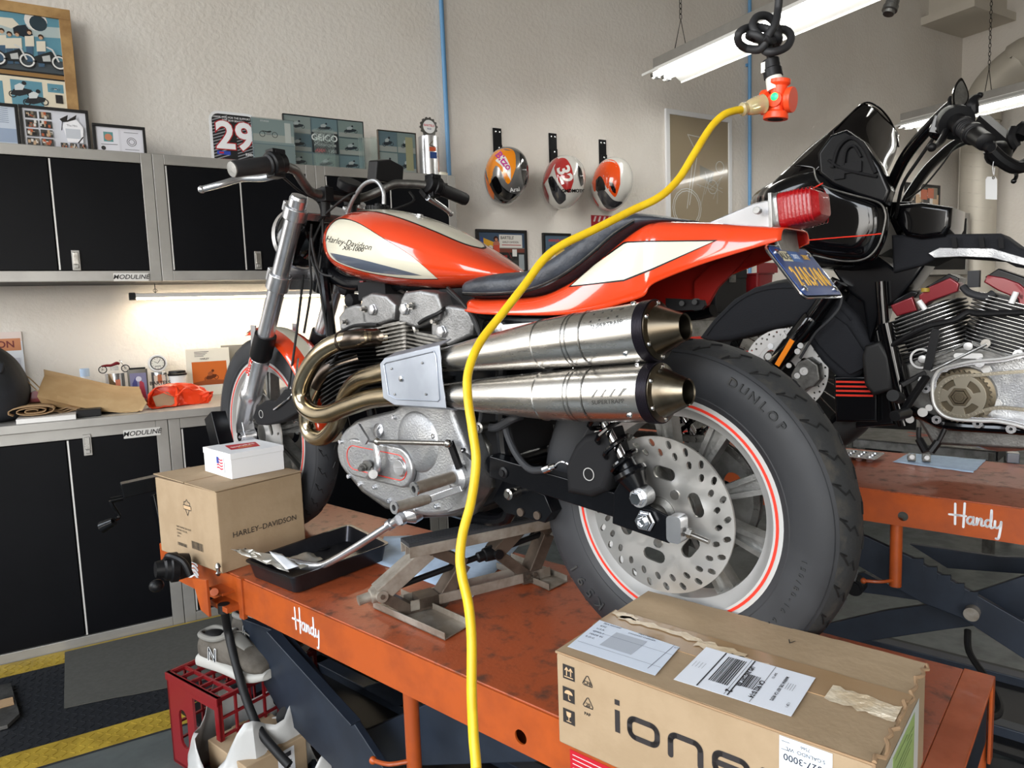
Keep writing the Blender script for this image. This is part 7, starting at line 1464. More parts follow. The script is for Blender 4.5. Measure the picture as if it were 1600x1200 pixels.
helmet('orange and white helmet with black oval vent hanging at right of the three', (956, 288), 66, 247, 331, (942, 218), 'helm_white',
       [((226, 78, 20), [(925, 285), (930, 264), (942, 252), (958, 250), (968, 262), (969, 284)], [(925, 287), (930, 300), (938, 276), (946, 290), (958, 306), (963, 306), (969, 288)]), ((12, 12, 14), [(931, 282), (938, 275), (944, 284), (946, 294)], [(931, 297), (938, 303), (942, 300), (946, 296)]), ((52, 52, 56), [(934, 300), (944, 297), (958, 312), (972, 315)], [(934, 304), (944, 322), (956, 327), (972, 318)]), ((12, 12, 14), [(952, 284), (957, 285), (962, 296)], [(952, 286), (957, 299), (962, 302)]), ((190, 60, 50), [(923, 296), (927, 306), (936, 320)], [(923, 300), (928, 318), (936, 327)])], [], .12)
# ------------------------------------------------------------------ fluorescent fixtures
def chain_(t, p, q, name='chain'):
    g = G(); p, q = Vector(p), Vector(q); n = int((q-p).length/.03); d = (q-p).normalized(); u, v = perp(d)
    for i in range(min(n, 46)):
        c = p+d*.03*(i+.5); a = u if i % 2 else v; g.tube([c+d*.019*cos(k)+a*.009*sin(k) for k in [j*pi/3 for j in range(6)]], .0024, 5, 1, closed=True)
    if n > 46: g.cyl(p+d*.03*46, q, .004, n=6)
    return g.build(name, 'chain', t)
def fixture(lab, x, y0, y1, z, hang=None):
    t = thing('fluorescent_light', lab, 'lamp', (x, y1, z), 0, 'hanging fluorescent lights'); L = y0-y1
    prof = [(-.163, 0), (-.163, .014), (-.06, .062), (-.06, .066), (.06, .066), (.06, .062), (.163, .014), (.163, 0)]
    inner = [(a*.985, b-.004 if 0 < b else b) for a, b in reversed(prof)]
    g = G().rings([[Vector((a, 0, b)) for a, b in prof+inner], [Vector((a, L, b)) for a, b in prof+inner]]); rf = g.build('reflector', 'fixture', t)
    G().lh((-.055, .02, .066), (.055, L-.0, .125)).build('housing', 'alu', t, bev=.003)
    for dx in (-.045, .045):
        G().cyl((dx, .03, .028), (dx, L-.03, .028), .019, n=20).build('tube', 'tube_glow', t)
        g = G().box((dx, -.012, .02), (.02, .03, .045)).build('socket', 'cast', t, bev=.002); 
        g = G().cyl((dx, .008, .028), (dx, .032, .028), .0192, n=18).build('tube_cap', 'cast_dark', t)
    for yy in (hang or -.17, L+.25):
        g = G().tube([(-.05, yy-.0, .12), (0, yy, .30), (.05, yy, .12)], .003, 6, 1).build('hanger_wire', 'chain', t); chain_(t, (0, yy, .30), (0, yy, ZC-z))
fixture('twin tube fluorescent light hanging on chains above the helmets', 3.15, .9, 3.43, 2.70)
fixture('twin tube fluorescent light at the far right behind the black handlebars', 5.97, .9, 3.55, 2.70, -.63)
# ------------------------------------------------------------------ blue hoses, duct
h0, h1 = P(697, 0, y=YB-.02), P(702, 272, y=YB-.02)
G().cyl((h1.x, YB-.02, U1+.0), (h1.x-.01, YB-.02, ZC), .0135, n=14).build('air_pipe', 'hose_blue', label='blue air pipe running down the wall beside the can trophy', cat='pipe')
h0 = P(1171.5, 100, y=YB-.02); g = G().cyl((h0.x, YB-.02, CH+.035), (h0.x, YB-.02, ZC), .0135, n=14); 
for z in (2.0, 3.1): g.box((h0.x, YB-.008, z), (.05, .016, .02))
g.build('air_pipe', 'hose_blue', label='blue air pipe on the wall right of the tall white frame', cat='pipe')
dx = 7.20; dy = 3.58; t = thing('air_duct', 'beige round spiral duct rising in the far corner and bending to the right', 'duct', (dx, dy, 0)); zb_ = 2.98
path = [(0, 0, 0), (0, 0, 1), (0, 0, 2), (0, 0, 2.85)]+[(.30-.30*cos(a), -.30*.5*(1-cos(a)), 2.95+.35*sin(a)) for a in [i*pi/2/5 for i in range(6)]]+[(.6, -.3, 3.34), (1.2, -.6, 3.36)]
path = [(0, 0, 0), (0, 0, 1.4), (0, 0, 2.85), (.02, 0, 3.05), (.10, -.05, 3.25), (.24, -.12, 3.38)]
tb2 = G().cyl((0, 0, 0), (0, 0, 2.9), .15, n=40).build('riser', 'duct', t)
g = G()
el = [Vector((0, 0, 2.88)), Vector((.03, -.02, 3.08)), Vector((.14, -.09, 3.24)), Vector((.34, -.22, 3.33)), Vector((.9, -.6, 3.36))]
g.tube([(0, 0, 2.86), (0, 0, 2.98), (.0, -.10, 3.18), (.0, -.30, 3.32), (.0, -.55, 3.37), (.0, -2.5, 3.37)], .165, 32, 6); g.build('elbow', 'duct', t, ang=60)
g = G()
for i in range(22): z = .12*i+.2; g.tube([(.1515*cos(a), .1515*sin(a), z+.05*sin(a)*.8) for a in [k*pi/8 for k in range(16)]], .0025, 5, 1, closed=True)
g.build('spiral_seam', 'duct', tb2)
# steel bench behind the far lift
bz = .75; t = thing('steel_bench', 'low grey steel bench with red marks standing behind the far lift', 'bench', (2.79, 1.55, 0)); o = Vector((2.79, 1.55, 0))
c = [P(1320, 684, z=bz)-o, P(1560, 706, z=bz)-o, P(1591, 681, z=bz)-o, P(1336, 667, z=bz)-o]
sh_ = Vector((.19, .06, 0)); c = [q+sh_*0 for q in c]
k_ = 1.36; cs = [(q+o-C0)*k_+C0-o for q in c]; bz2 = cs[0].z; dz = Vector((0, 0, -.045))
G().slab(cs, (0, 0, -1), .006).build('top', 'cast_dark', t); G().slab([cs[0]+(cs[1]-cs[0]).normalized()*0, cs[1], cs[1]+dz, cs[0]+dz], (cs[2]-cs[1]), .01).build('apron', 'wheel_alu', t)
G().slab([cs[1], cs[2], cs[2]+dz, cs[1]+dz], (cs[0]-cs[1]), .01).build('apron', 'black', t)
g = G().col((170, 60, 40)); cc_ = P(1465, 682, z=bz)-o; cc_ = (cc_+o-C0)*k_+C0-o; Mx = frame(cc_+Vector((0, 0, .001)), (cs[1]-cs[0]), (cs[3]-cs[0])); ribbon(g, [(-.15, .05), (-.02, .0), (-.12, -.05)], .02, Mx); ribbon(g, [(.15, .05), (.03, .0), (.12, -.05)], .02, Mx); g.build('red_marks', 'print', t)
for q in cs:
    m_ = sum(cs, Vector())/4; e = q+(m_-q)*.08; G().lh((e.x-.02, e.y-.02, -o.z), (e.x+.02, e.y+.02, bz2-.01)).build('leg', 'cast_dark', t)
# blue paper, metal brackets, muffin tray, blue block on the far lift
zz = DECK2+.0015
crumple('shop_towel', 'pale blue paper towel with two metal brackets on the far lift', 'towel', [P(1395, 722, z=zz), P(1421, 708, z=zz), P(1541, 719, z=zz), P(1520, 739, z=zz)], zz, .0018, 'blue_paper', 21, 8)
for (px, py, l) in ((1424, 719, 'left'), (1447, 720, 'right')):
    q = P(px, py, z=DECK2+.006); t = thing('metal_bracket', 'small machined steel bracket, the %s one on the blue towel of the far lift' % l, 'bracket', q, .6, 'brackets on the towel')
    G().lh((-.016, -.012, 0), (.016, .012, .004)).lh((-.016, -.012, 0), (-.012, .012, .026)).lh((.012, -.012, 0), (.016, .012, .026 if l == 'right' else .012)).build('body', 'cast_dark', t, bev=.0006); G().lathe((-.014, 0, .016), (-1, 0, 0), [(-.003, .008), (.012, .008), (.012, .004)], 14).build('boss', 'cast', t); G().cyl((.016, 0, .008), (.034, 0, .008), .003, n=8).build('pin', 'steel', t)
tc_ = P(1338, 713, z=DECK2+.01); t = thing('parts_tray', 'small steel parts tray with round cups on the far lift beside the rear tire', 'tray', (tc_.x, tc_.y, DECK2), PSL); g = G()
cups = [(a*.035, b*.035) for a in (-1.5, -.5, .5, 1.5) for b in (-1, 0, 1)]
g.plate([rrect(.16, .13, .01)]+[circle(.0145, 16, a, b) for a, b in cups], .002, frame((0, 0, .018), (1, 0, 0), (0, 1, 0)))
for a, b in cups: g.lathe((a, b, .002), (0, 0, 1), [(0, .009), (.001, .0095), (.017, .0145)], 16, cap=False); g.add([Vector((a+.009*cos(q*pi/6), b+.009*sin(q*pi/6), .003)) for q in range(12)], [tuple(range(12))])
g.build('cup_tray', 'polished', t)
q = P(1582, 722, z=DECK2); t = thing('blue_block', 'small grey-blue battery block with printed face at the right edge of the far lift', 'block', (q.x, q.y, DECK2), .5); G().lh((-.022, -.018, 0), (.022, .018, .034)).build('body', 'navy_grey', t, bev=.003); art_panel(t, .03, .02, [('r', (190, 200, 204), -.5, .3, .5, 1.3), ('r', (180, 80, 60), -.3, .6, .3, 1.0)], -.0185)
# ------------------------------------------------------------------ yellow extension cord, outlet, hanging black cord
def D(px, py, t): return C0+ray(px, py)*t
t = thing('outlet_adapter', 'orange three-way outlet adapter with green light hanging on the knotted black cord', 'outlet', D(1215, 158, 1.12)); o = t.location.copy()
def dl(px, py, tt): return D(px, py, tt)-o
up = (D(1212, 120, 1.12)-D(1220, 180, 1.12)).normalized(); rt = (D(1250, 162, 1.10)-D(1190, 168, 1.14)).normalized(); fw_ = rt.cross(up).normalized(); up = fw_.cross(rt)
g = G().lathe(-up*.018, up, [(0, .012), (.03, .012)], 18)
for d, a, L in ((-rt, 0, .021), (rt, 0, .021), (-up, 0, .024)): g.lathe((0, 0, 0), d, [(0, .011), (L*.6, .0115), (L*.75, .0185), (L, .0195), (L+.004, .019), (L+.004, .013)], 24)
g.lathe((0, 0, 0), up, [(.0, .012), (.022, .013), (.026, .0165), (.032, .0165)], 24); g.lathe(-fw_*.0+fw_*.0, -fw_ if fw_.dot(ray(1215, 158)) > 0 else fw_, [(0, .012), (.014, .0115)], 20); bd_ = g.build('body', 'outlet_orange', t, bev=.0006)
tc2 = -fw_ if fw_.dot(ray(1215, 158)) > 0 else fw_
G().lathe(tc2*.013+up*.004, tc2, [(0, .0058), (.002, .0058), (.003, .003)], 18).build('green_light', 'green_led', bd_)
G().lathe(-up*.0282, -up, [(0, .012), (.0003, .012)], 20).build('socket_face', 'black', bd_)
t = thing('hanging_cord', 'thick black power cord tied in a loose knot and hanging from the ceiling', 'cord', D(1217, 0, 1.12)); o = t.location.copy()
top_ = D(1217, 0, 1.12); ce = Vector((0, 0, ZC-top_.z))
kn = [(1217, 0, 0), (1214, 28, 0), (1206, 60, .01), (1186, 82, .02), (1160, 76, .0), (1153, 62, -.01), (1165, 46, -.015), (1188, 42, .012), (1206, 56, .02), (1216, 66, .0), (1210, 74, -.02), (1196, 60, .015), (1180, 52, -.01), (1176, 34, -.02), (1190, 25, -.01), (1208, 30, .02), (1216, 48, .02), (1216, 62, -.015), (1206, 69, -.015), (1200, 68, .0), (1215, 52, -.02), (1232, 50, -.015), (1234, 66, .01), (1220, 80, .02), (1200, 82, .02), (1190, 76, .0), (1172, 60, .015), (1180, 55, .02), (1192, 62, .02), (1200, 74, .01), (1203, 90, 0), (1205, 97, 0)]
kn = [(1217, 0, 0), (1215, 20, 0), (1212, 36, .02), (1200, 56, .02), (1190, 76, .012), (1168, 76, -.01), (1154, 66, 0), (1156, 50, .01), (1176, 42, -.012), (1200, 46, .012), (1216, 58, .012), (1214, 68, -.012), (1204, 68, -.015), (1188, 58, .014), (1176, 42, .012), (1182, 27, 0), (1198, 25, -.012), (1212, 38, -.016), (1216, 56, -.01), (1206, 64, .012), (1196, 60, .02), (1205, 48, -.018), (1226, 46, -.016), (1236, 58, 0), (1228, 74, .012), (1204, 82, .016), (1192, 76, .002), (1190, 64, -.01), (1178, 60, -.016), (1170, 56, 0), (1176, 53, .014), (1190, 60, .02), (1200, 72, .004), (1204, 88, 0), (1205, 96, 0)]
G().cyl((0, 0, -.002), ce, .0062, n=12).tube([Vector((0, 0, .02))]+[D(a, b, 1.12-c)-o for a, b, c in kn], .0062, 12, 5).build('cord', 'cord_black', t)
p0, p1, p2, p3 = D(1204, 92, 1.12)-o, D(1209, 122, 1.12)-o, D(1212, 142, 1.12)-o, D(1205, 104, 1.12)-o; d = (p2-p0).normalized()
G().lathe(p0, d, [(0, .008), (.002, .013), (.016, .013), (.017, .0145), (.030, .0145)], 24).build('plug_shell', 'black', t, bev=.0005); G().lathe(p1, d, [(-.001, .0125), ((p2-p1).length*.95, .0135)], 24).build('plug_collar', 'pvc', t); q = D(1194, 106, 1.12)-o; G().lh(q-Vector((.003, .004, .008)), q+Vector((.003, .004, .008))).build('clip', 'pvc', t)
cpts = [(1162, 171, 1.11), (1148, 173, 1.10), (1130, 180, 1.09), (1110, 200, 1.08), (1085, 240, 1.06), (1060, 280, 1.045), (1030, 308, 1.03), (985, 330, 1.02), (930, 358, 1.0), (880, 382, .985), (850, 405, .975), (820, 445, .96), (785, 490, .94), (750, 535, .92), (732, 580, .90), (731, 620, .885), (738, 670, .87), (744, 720, .86), (737, 780, .845), (724, 830, .83), (719, 868, .82), (722, 900, .81), (732, 945, .80), (737, 1000, .79), (737, 1080, .775), (740, 1150, .765), (744, 1200, .755), (746, 1290, .74)]
t = thing('extension_cord', 'yellow extension cord draped across the picture from the orange outlet to the floor', 'cord', D(1162, 171, 1.11)); o = t.location.copy(); last = D(746, 1290, .74)
fl = [Vector((last.x-.01, last.y+.01, .35)), Vector((last.x-.03, last.y+.02, .12)), Vector((last.x-.10, last.y+.05, .02)), Vector((last.x-.3, last.y, .008)), Vector((last.x-.8, last.y-.3, .008))]
G().tube([D(*p)-o for p in cpts]+[q-o for q in fl], .0058, 14, 6).build('cord', 'yellow', t)
p, q = D(1160, 171, 1.11)-o, D(1197, 161, 1.12)-o; d = (q-p).normalized(); L = (q-p).length
G().lathe(p-d*.004, d, [(0, .0068), (.004, .0105), (.012, .0085), (.016, .0115), (L*.6, .0135), (L*.95, .0150), (L*.96, .010)], 24).build('plug', 'clear_plug', t)
g = G()
for s in (-.004, .004): g.tube([p+d*.008, p+d*.02+Vector((0, 0, s)), p+d*.033+Vector((0, 0, s))], .0015, 6, 2)
g.build('plug_wires', 'yellow', t)
# air coupler at the top
t = thing('air_coupler', 'steel quick coupler on a blue hose hanging into the top edge at right', 'coupler', D(1390, 0, 1.5)); o = t.location.copy(); a = D(1397, -4, 1.5)-o; b = D(1388, 22, 1.5)-o; d = (b-a).normalized()
G().lathe(a, d, [(0, .010), (.006, .0135), (.018, .0135), (.02, .0155), (.030, .0155), (.032, .012), (.038, .011), (.038, .006)], 24).build('coupler', 'cast_dark', t); G().tube([a, a-d*.05, a+Vector((.01, .01, .12)), a+Vector((.01, .01, .2))], .0095, 12, 5).cyl(a+Vector((.01, .01, .2)), a+Vector((.01, .01, ZC-o.z)), .0095, n=12).build('hose', 'hose_blue', t)
# ------------------------------------------------------------------ on the worktop at left
def cp(px, py, z=CT): return P(px, py, z=z)
CTZ = CT
# backpack
t = thing('backpack', 'black backpack at the left edge on the worktop', 'backpack', (-.46, 3.47, CTZ)); 
rs = []
for z, w, d_, sx_ in ((0, .13, .10, 0), (.03, .175, .13, 0), (.12, .19, .145, .005), (.20, .175, .14, .0), (.26, .15, .125, -.01), (.31, .11, .10, -.03), (.345, .05, .05, -.05)): rs.append([Vector((sx_+x, y, z)) for x, y in rrect(2*w, 2*d_, min(w, d_)*.7, 5)])
cols = [catmull([r[j] for r in rs], 4) for j in range(len(rs[0]))]; G().rings([[c[i] for c in cols] for i in range(len(cols[0]))]).build('body', 'backpack', t, ang=60)
G().tube([(.03, -.145, .06), (.11, -.13, .12), (.13, -.11, .2), (.08, -.11, .27), (-.04, -.11, .30)], .012, 8, 6, flat=.6).build('strap', 'backpack', t); G().slab([(-.1, -.12, .20), (.12, -.13, .19), (.13, -.10, .225), (.06, -.05, .32), (-.1, -.05, .33)], (.2, -1, .6), .016).build('flap', 'backpack', t, bev=.006)
G().tube([(-.05, -.12, .02), (-.06, -.135, .0), (-.04, -.15, -.0+.004), (-.06, -.2, .004)], .005, 6, 4).build('webbing', 'black', t)
# wall calendar
y = YB-.004; x1, z1 = pxy((33, 518), y); t = thing('wall_calendar', 'wall calendar with orange lettered heading behind the backpack', 'calendar', (x1-.30, y, z1-.42)); G().lh((0, -.003, 0), (.30, .002, .42)).build('pages', 'paper', t)
art_panel(t, .30, .42, [('r', (222, 206, 200), 0, .9, 1, 1), ('r', (196, 130, 90), .0, .80, .98, .93), ('t', (110, 40, 40), 'DAVIDSON', .55, .865, .10, .02), ('r', (196, 198, 208), .4, .5, .95, .72), ('r', (226, 228, 236), 0, 0, 1, .44)]+[('l', (150, 154, 164), [(.3, .4-.05*i), (.9, .4-.05*i)], .006) for i in range(7)], -.0036)
# kraft bag lying on its side
def kb(px, py, y): return P(px, py, y=y)
fr0 = [kb(66, 578, 3.60), kb(218, 606, 3.42), kb(231, 640, 3.30), kb(57, 622, 3.42)]
A_, B_, C_, D__ = kb(68, 577, 3.72), kb(216, 607, 3.50), kb(229, 630, 3.36), kb(60, 620, 3.40)
E_ = kb(58, 626, 3.38); F_ = kb(215, 650, 3.32)
t = thing('paper_bag', 'brown kraft paper carrier bag lying on its side on the worktop', 'paper bag', (A_.x, A_.y, CTZ)); o = t.location.copy(); zf = CTZ+.004
pts = [[kb(68, 577, 3.70), kb(70, 585, 3.56), kb(62, 604, 3.46), kb(58, 620, 3.40), kb(66, 632, 3.42), kb(75, 628, 3.66)], [kb(118, 588, 3.68), kb(122, 598, 3.52), kb(125, 618, 3.42), kb(125, 636, 3.37), kb(128, 642, 3.40), kb(128, 638, 3.62)], [kb(180, 602, 3.62), kb(184, 612, 3.48), kb(186, 626, 3.38), kb(186, 645, 3.33), kb(188, 650, 3.34), kb(186, 640, 3.55)], [kb(218, 604, 3.56), kb(222, 616, 3.44), kb(230, 630, 3.36), kb(222, 646, 3.31), kb(215, 651, 3.30), kb(215, 640, 3.48)]]
pts = [[Vector((q.x, q.y, max(q.z, CTZ+.003)))-o for q in r] for r in pts]
random.seed(4); cols = [catmull([r[j] for r in pts], 4) for j in range(6)]; rs = []
for i in range(len(cols[0])):
    r = []
    for j in range(6):
        a, b = cols[j][i], cols[(j+1) % 6][i]
        for k in range(4): q = a.lerp(b, k/4)+(Vector((random.uniform(-1, 1), random.uniform(-1, 1), random.uniform(0, 1)))*.0035 if k and i else Vector()); r.append(q)
    rs.append(r)
G().rings(rs, cap=True).build('bag', 'kraft', t, ang=12)
a = kb(62, 606, 3.45)-o; G().tube([a, kb(45, 590, 3.5)-o, kb(28, 580, 3.52)-o, kb(30, 583, 3.5)-o, kb(45, 598, 3.46)-o, kb(60, 612, 3.43)-o], .0022, 6, 4).build('handle', 'kraft', t)
# leather roll, board, clamps
q = P(52, 652, z=CTZ+.02); t = thing('leather_roll', 'flat rolled tan leather cloth at the front edge of the worktop by the backpack', 'roll', (q.x, 3.36, CTZ+.02)); g = G()
sp_ = []
for i in range(40): a = i*.42; r = .006+.0011*i*.8; sp_.append((r*2.0*cos(a)*.55, 0, .021+r*.55*sin(a)*.9))
g.rings([[Vector((p[0]*(1.9), -.05, p[2]))+Vector((0, 0, 0)) for p in sp_], [Vector((p[0]*1.9, .12, p[2])) for p in sp_]], closed_u=False, cap=False); g.build('cloth', 'denim_tan', t, solid=.003)
a, b = P(22, 663, z=CTZ+.01), P(118, 654, z=CTZ+.01); t = thing('flat_box', 'thin white flat box under the leather roll at the worktop edge', 'box', (a.x, 3.26, CTZ)); G().lh((0, .0, .0), (b.x-a.x, .22, .019)).build('box', 'alu_white', t, bev=.001)
t = thing('shoe_rags', 'pale folded rag with wavy edge right of the leather roll', 'rag', (P(98, 652, z=CTZ).x, 3.37, CTZ+.0195)); t.name = 'folded_rag'
rows = [[Vector((x, 0, .006+.006*sin(x*90)+.004*k)) for x in [i*.01-.05 for i in range(13)]] for k in (0, 1)]; g = G()
for k in range(3): g.rings([[Vector((i*.01-.045, y_, .004+.006*k+.004*sin(i*.9+k))) for i in range(12)] for y_ in (0, .12)], closed_u=False, cap=False)
g.build('rag', 'denim_tan', t, solid=.003)
G().lh((P(118, 652, z=CTZ).x+.005, 3.30, CTZ), (P(150, 650, z=CTZ).x+.02, 3.5, CTZ+.03)).build('dark_box', 'black', label='small dark box under the kraft bag beside the flat white box', cat='box', bev=.003)
# red handled tool
q = P(50, 622, y=3.50); t = thing('red_tool', 'small red and black hand tool lying between backpack and kraft bag', 'tool', (q.x, 3.52, CTZ+.03)); t.rotation_euler = (0, .3, 0); G().lathe((0, 0, .05), (0, 1, 0), [(-.03, .012), (-.03, .028), (.03, .028), (.03, .012)], 24).build('head', 'red_paint', t); G().tube([(0, 0, .04), (.05, -.02, .02), (.09, -.03, .0)], [.014, .012, .008], 10, 4).build('handle', 'red_paint', t); G().lh((-.05, -.04, -.03), (.08, .05, .02)).build('base', 'black', t, bev=.006)
# bottle, tins, cup, clock, toy
def jar(name, lab, cat, cx, top, bot_z, w, y, prof, m, group=None):
    q = P(cx, top, y=y); r = (P(cx+w/2, top, y=y).x-P(cx-w/2, top, y=y).x)/2; t = thing(name, lab, cat, (q.x, y, CTZ), 0, group); h = q.z-CTZ
    G().lathe((0, 0, 0), (0, 0, 1), [(a*h, b*r) for a, b in prof], 28).build('body', m, t); return t, r, h
t, r, h = jar('pill_bottle', 'white plastic bottle with pale cap standing behind the kraft bag', 'bottle', 133, 588, 0, 20, 3.74, [(0, .9), (.02, 1), (.8, 1), (.92, .7), (1, .66)], 'white'); G().lathe((0, 0, h), (0, 0, 1), [(0, r*.78), (.035, r*.78), (.036, r*.6)], 24).build('cap', 'blue_paper', t)
t, r, h = jar('tin_can', 'shiny round tin with the toy motorcycle standing on it', 'tin', 179, 583, 0, 31, 3.74, [(0, .96), (.01, 1), (.97, 1), (.98, 1.04), (1, 1.04)], 'chrome'); tinz = CTZ+h; tinx = t.location.x
M = frame((0, -r-.0012, 0), (1, 0, 0), (0, 0, 1)); g = G().col((190, 110, 80)); rect(g, .0, h*.35, .02, h*.8, M); g.col((60, 64, 100)); rect(g, -.01, h*.3, .01, h*.45, M); g.build('label', 'print', t)
t, r, h = jar('plastic_tub', 'clear tub with blue and red printed figure beside the shiny tin', 'tub', 214, 577, 0, 32, 3.75, [(0, .9), (.02, .95), (1, 1)], 'mesh_grey'); art_panel(t, r*2, h, [('r', (120, 118, 150), -.4, .1, .4, .9), ('p', (60, 60, 120), [(-.35, .1), (0, .2), (-.1, .8), (-.3, .6)]), ('p', (170, 50, 70), [(.0, .1), (.35, .1), (.25, .6), (.05, .7)]), ('c', (200, 200, 214), .02, .72, .08)], -r-.001); G().lh((-.03, -.01, h), (.035, .01, h+.008)).build('lid_clip', 'black', t)
t, r, h = jar('metal_mug', 'metallic lettered mug under the round gauge clock', 'mug', 248, 581, 0, 25, 3.76, [(0, .96), (.01, 1), (.98, 1), (1, .96)], 'polished'); t.name = 'metal_mug'; art_panel(t, r*2, h, [('r', (206, 190, 176), -.36, .1, .36, .9), ('p', (176, 96, 60), [(-.15, .62), (.15, .62), (.12, .92), (-.12, .92)]), ('t', (40, 26, 24), 'BARTELS', 0, .62, .17, .03), ('o', (40, 30, 40), 0, .32, .12, .05)], -r-.001); mug = (t.location.x, 3.76, CTZ+h)
t = thing('gauge_clock', 'small round white gauge clock standing on the metallic mug', 'clock', (mug[0]-.003, mug[1], mug[2]+.043)); G().lathe((0, .03, .0), (0, -1, 0), [(0, .03), (.02, .038), (.05, .042), (.056, .040), (.056, .031)], 36).build('case', 'white_gloss', t); G().ring((0, -.026, 0), (0, -1, 0), .028, .032, .002, 36).build('bezel', 'black', t)
art_panel(t, 1, 1, [('c', (226, 224, 214), 0, 0, .0285), ('l', (30, 30, 30), [(0, 0), (.012, .016)], .0022), ('l', (30, 30, 30), [(0, 0), (-.014, .008)], .002), ('l', (60, 60, 60), [(-.012, -.014), (.012, -.014)], .003)]+[('l', (40, 40, 40), [(.022*cos(a), .022*sin(a)), (.026*cos(a), .026*sin(a))], .0016) for a in [i*pi/6 for i in range(12)]], -.0268)
t, r, h = jar('coffee_cup', 'paper coffee cup with black lid left of the orange magazine', 'cup', 277, 585, 0, 28, 3.74, [(0, .78), (.02, .8), (1, 1)], 'white'); G().lathe((0, 0, h-.004), (0, 0, 1), [(0, r*1.08), (.008, r*1.1), (.012, r*.98), (.022, r*.95), (.023, r*.7)], 28).build('lid', 'black', t); g = art_panel(t, r*2, h, [('r', (120, 40, 30), -.38, .02, .38, .3), ('r', (20, 20, 22), -.38, .02, .0, .3)], -r-.0005)
# toy motorcycle
TB = .028; t = thing('toy_motorcycle', 'tiny red and black toy motorcycle standing on the shiny tin', 'toy', (tinx, 3.74, tinz+.001)); 
for s in (-1, 1): g = G().lathe((s*.046, .004, .018), (0, -1, 0), [(0, .014), (0, .018), (.008, .018), (.008, .014)], 24, loop=True); wtoy = g.build('wheel', 'rubber_dark', t); g = G(); [g.cyl((s*.046, 0, .018), (s*.046+.014*cos(a), 0, .018+.014*sin(a)), .0008, n=5) for a in [i*pi/4 for i in range(8)]]; g.build('spokes', 'steel', wtoy)
G().lh((-.016, -.006, .012), (.018, .006, .03)).build('engine', 'steel', t); G().tube([(-.05, 0, .034), (-.03, 0, .036), (-.01, 0, .036), (.012, 0, .044), (.024, 0, .040)], [.004, .006, .006, .008, .005], 8, 4).build('tank_and_seat', 'red_paint', t); G().tube([(.046, 0, .018), (.03, 0, .05), (.024, 0, .058)], .0018, 6, 2).cyl((.026, -.014, .056), (.026, .014, .056), .0016, n=6).build('fork', 'chrome', t)
# orange magazine leaning on the wall
y = 3.80; x0, z1 = pxy((289, 546), y); x1, _ = pxy((357, 543), y); t = thing('magazine', 'magazine in clear sleeve with orange cover photo of a rider leaning on the wall', 'magazine', (x0, y, CTZ)); w_, h_ = x1-x0, z1-CTZ; G().lh((0, -.003, 0), (w_, .001, h_)).build('sleeve', 'paper', t)
art_panel(t, w_, h_, [('r', (226, 222, 210), 0, 0, 1, 1), ('r', (196, 104, 50), .12, .22, .92, .72)]+rider(.55, .42, .13, (96, 52, 34), (150, 84, 52), 1.2)+[('l', (90, 90, 96), [(.2, .93-.03*i), (.52-.04*i, .93-.03*i)], .012) for i in range(4)]+[('t', (50, 50, 60), 'HARLEY', .42, .78, .05, .02), ('p', (150, 80, 46), [(.12, .22), (.92, .22), (.92, .3), (.5, .34), (.12, .28)])], -.0036, gloss=True)
x0, z1 = pxy((345, 540), 3.84); G().lh((x0, 3.84, CTZ), (x0+.22, 3.846, z1)).build('clipboard', 'mesh_grey', label='grey clipboard standing behind the orange magazine, partly behind the front tire', cat='clipboard', bev=.001)
# orange plastic bag with open mouth
t = thing('plastic_bag', 'bright orange plastic bag with open mouth beside the kraft bag', 'plastic bag', (P(270, 640, z=CTZ).x, 3.42, CTZ)); o = t.location.copy(); random.seed(9)
def ob(px, py, y): q = P(px, py, y=y)-o; return Vector((q.x, q.y, max(q.z, .002)))
r0 = [ob(234, 618, 3.42), ob(244, 607, 3.42), ob(262, 604, 3.44), ob(275, 606, 3.45), ob(276, 622, 3.40), ob(274, 636, 3.38), ob(258, 642, 3.37), ob(240, 646, 3.36), ob(232, 634, 3.40)]
def off_(r, dx, s, dz): c = sum(r, Vector())/len(r); return [Vector((c.x+(p.x-c.x)*s+dx, c.y+(p.y-c.y)*s+.04, max(.002, (c.z+(p.z-c.z)*s+dz)))) for p in r]
secs = [off_(r0, -.004, .97, 0), r0, off_(r0, .02, 1.08, .002), off_(r0, .07, 1.1, -.002), off_(r0, .12, .9, -.012), off_(r0, .165, .55, -.02), off_(r0, .20, .12, -.0)]
cols = [catmull([s_[j] for s_ in secs], 4) for j in range(9)]; rs = [[v+Vector((random.uniform(-1, 1), random.uniform(-1, 1), random.uniform(0, 1)))*.004 for v in catmull([c[i] for c in cols], 3, True)] for i in range(len(cols[0]))]
G().rings(rs, cap=False).build('bag', 'orange_bag', t, solid=.0008, ang=20); g = G().slab([ob(238, 620, 3.44), ob(262, 612, 3.46), ob(275, 624, 3.44), ob(272, 638, 3.42), ob(245, 643, 3.41)], (0, 1, 0), .003).build('paper_inside', 'card', t)
G().tube([ob(244, 608, 3.42), ob(262, 616, 3.39), ob(276, 618, 3.39), ob(290, 606, 3.42), ob(300, 610, 3.45)], .004, 6, 4, flat=.4).build('handle', 'orange_bag', t)
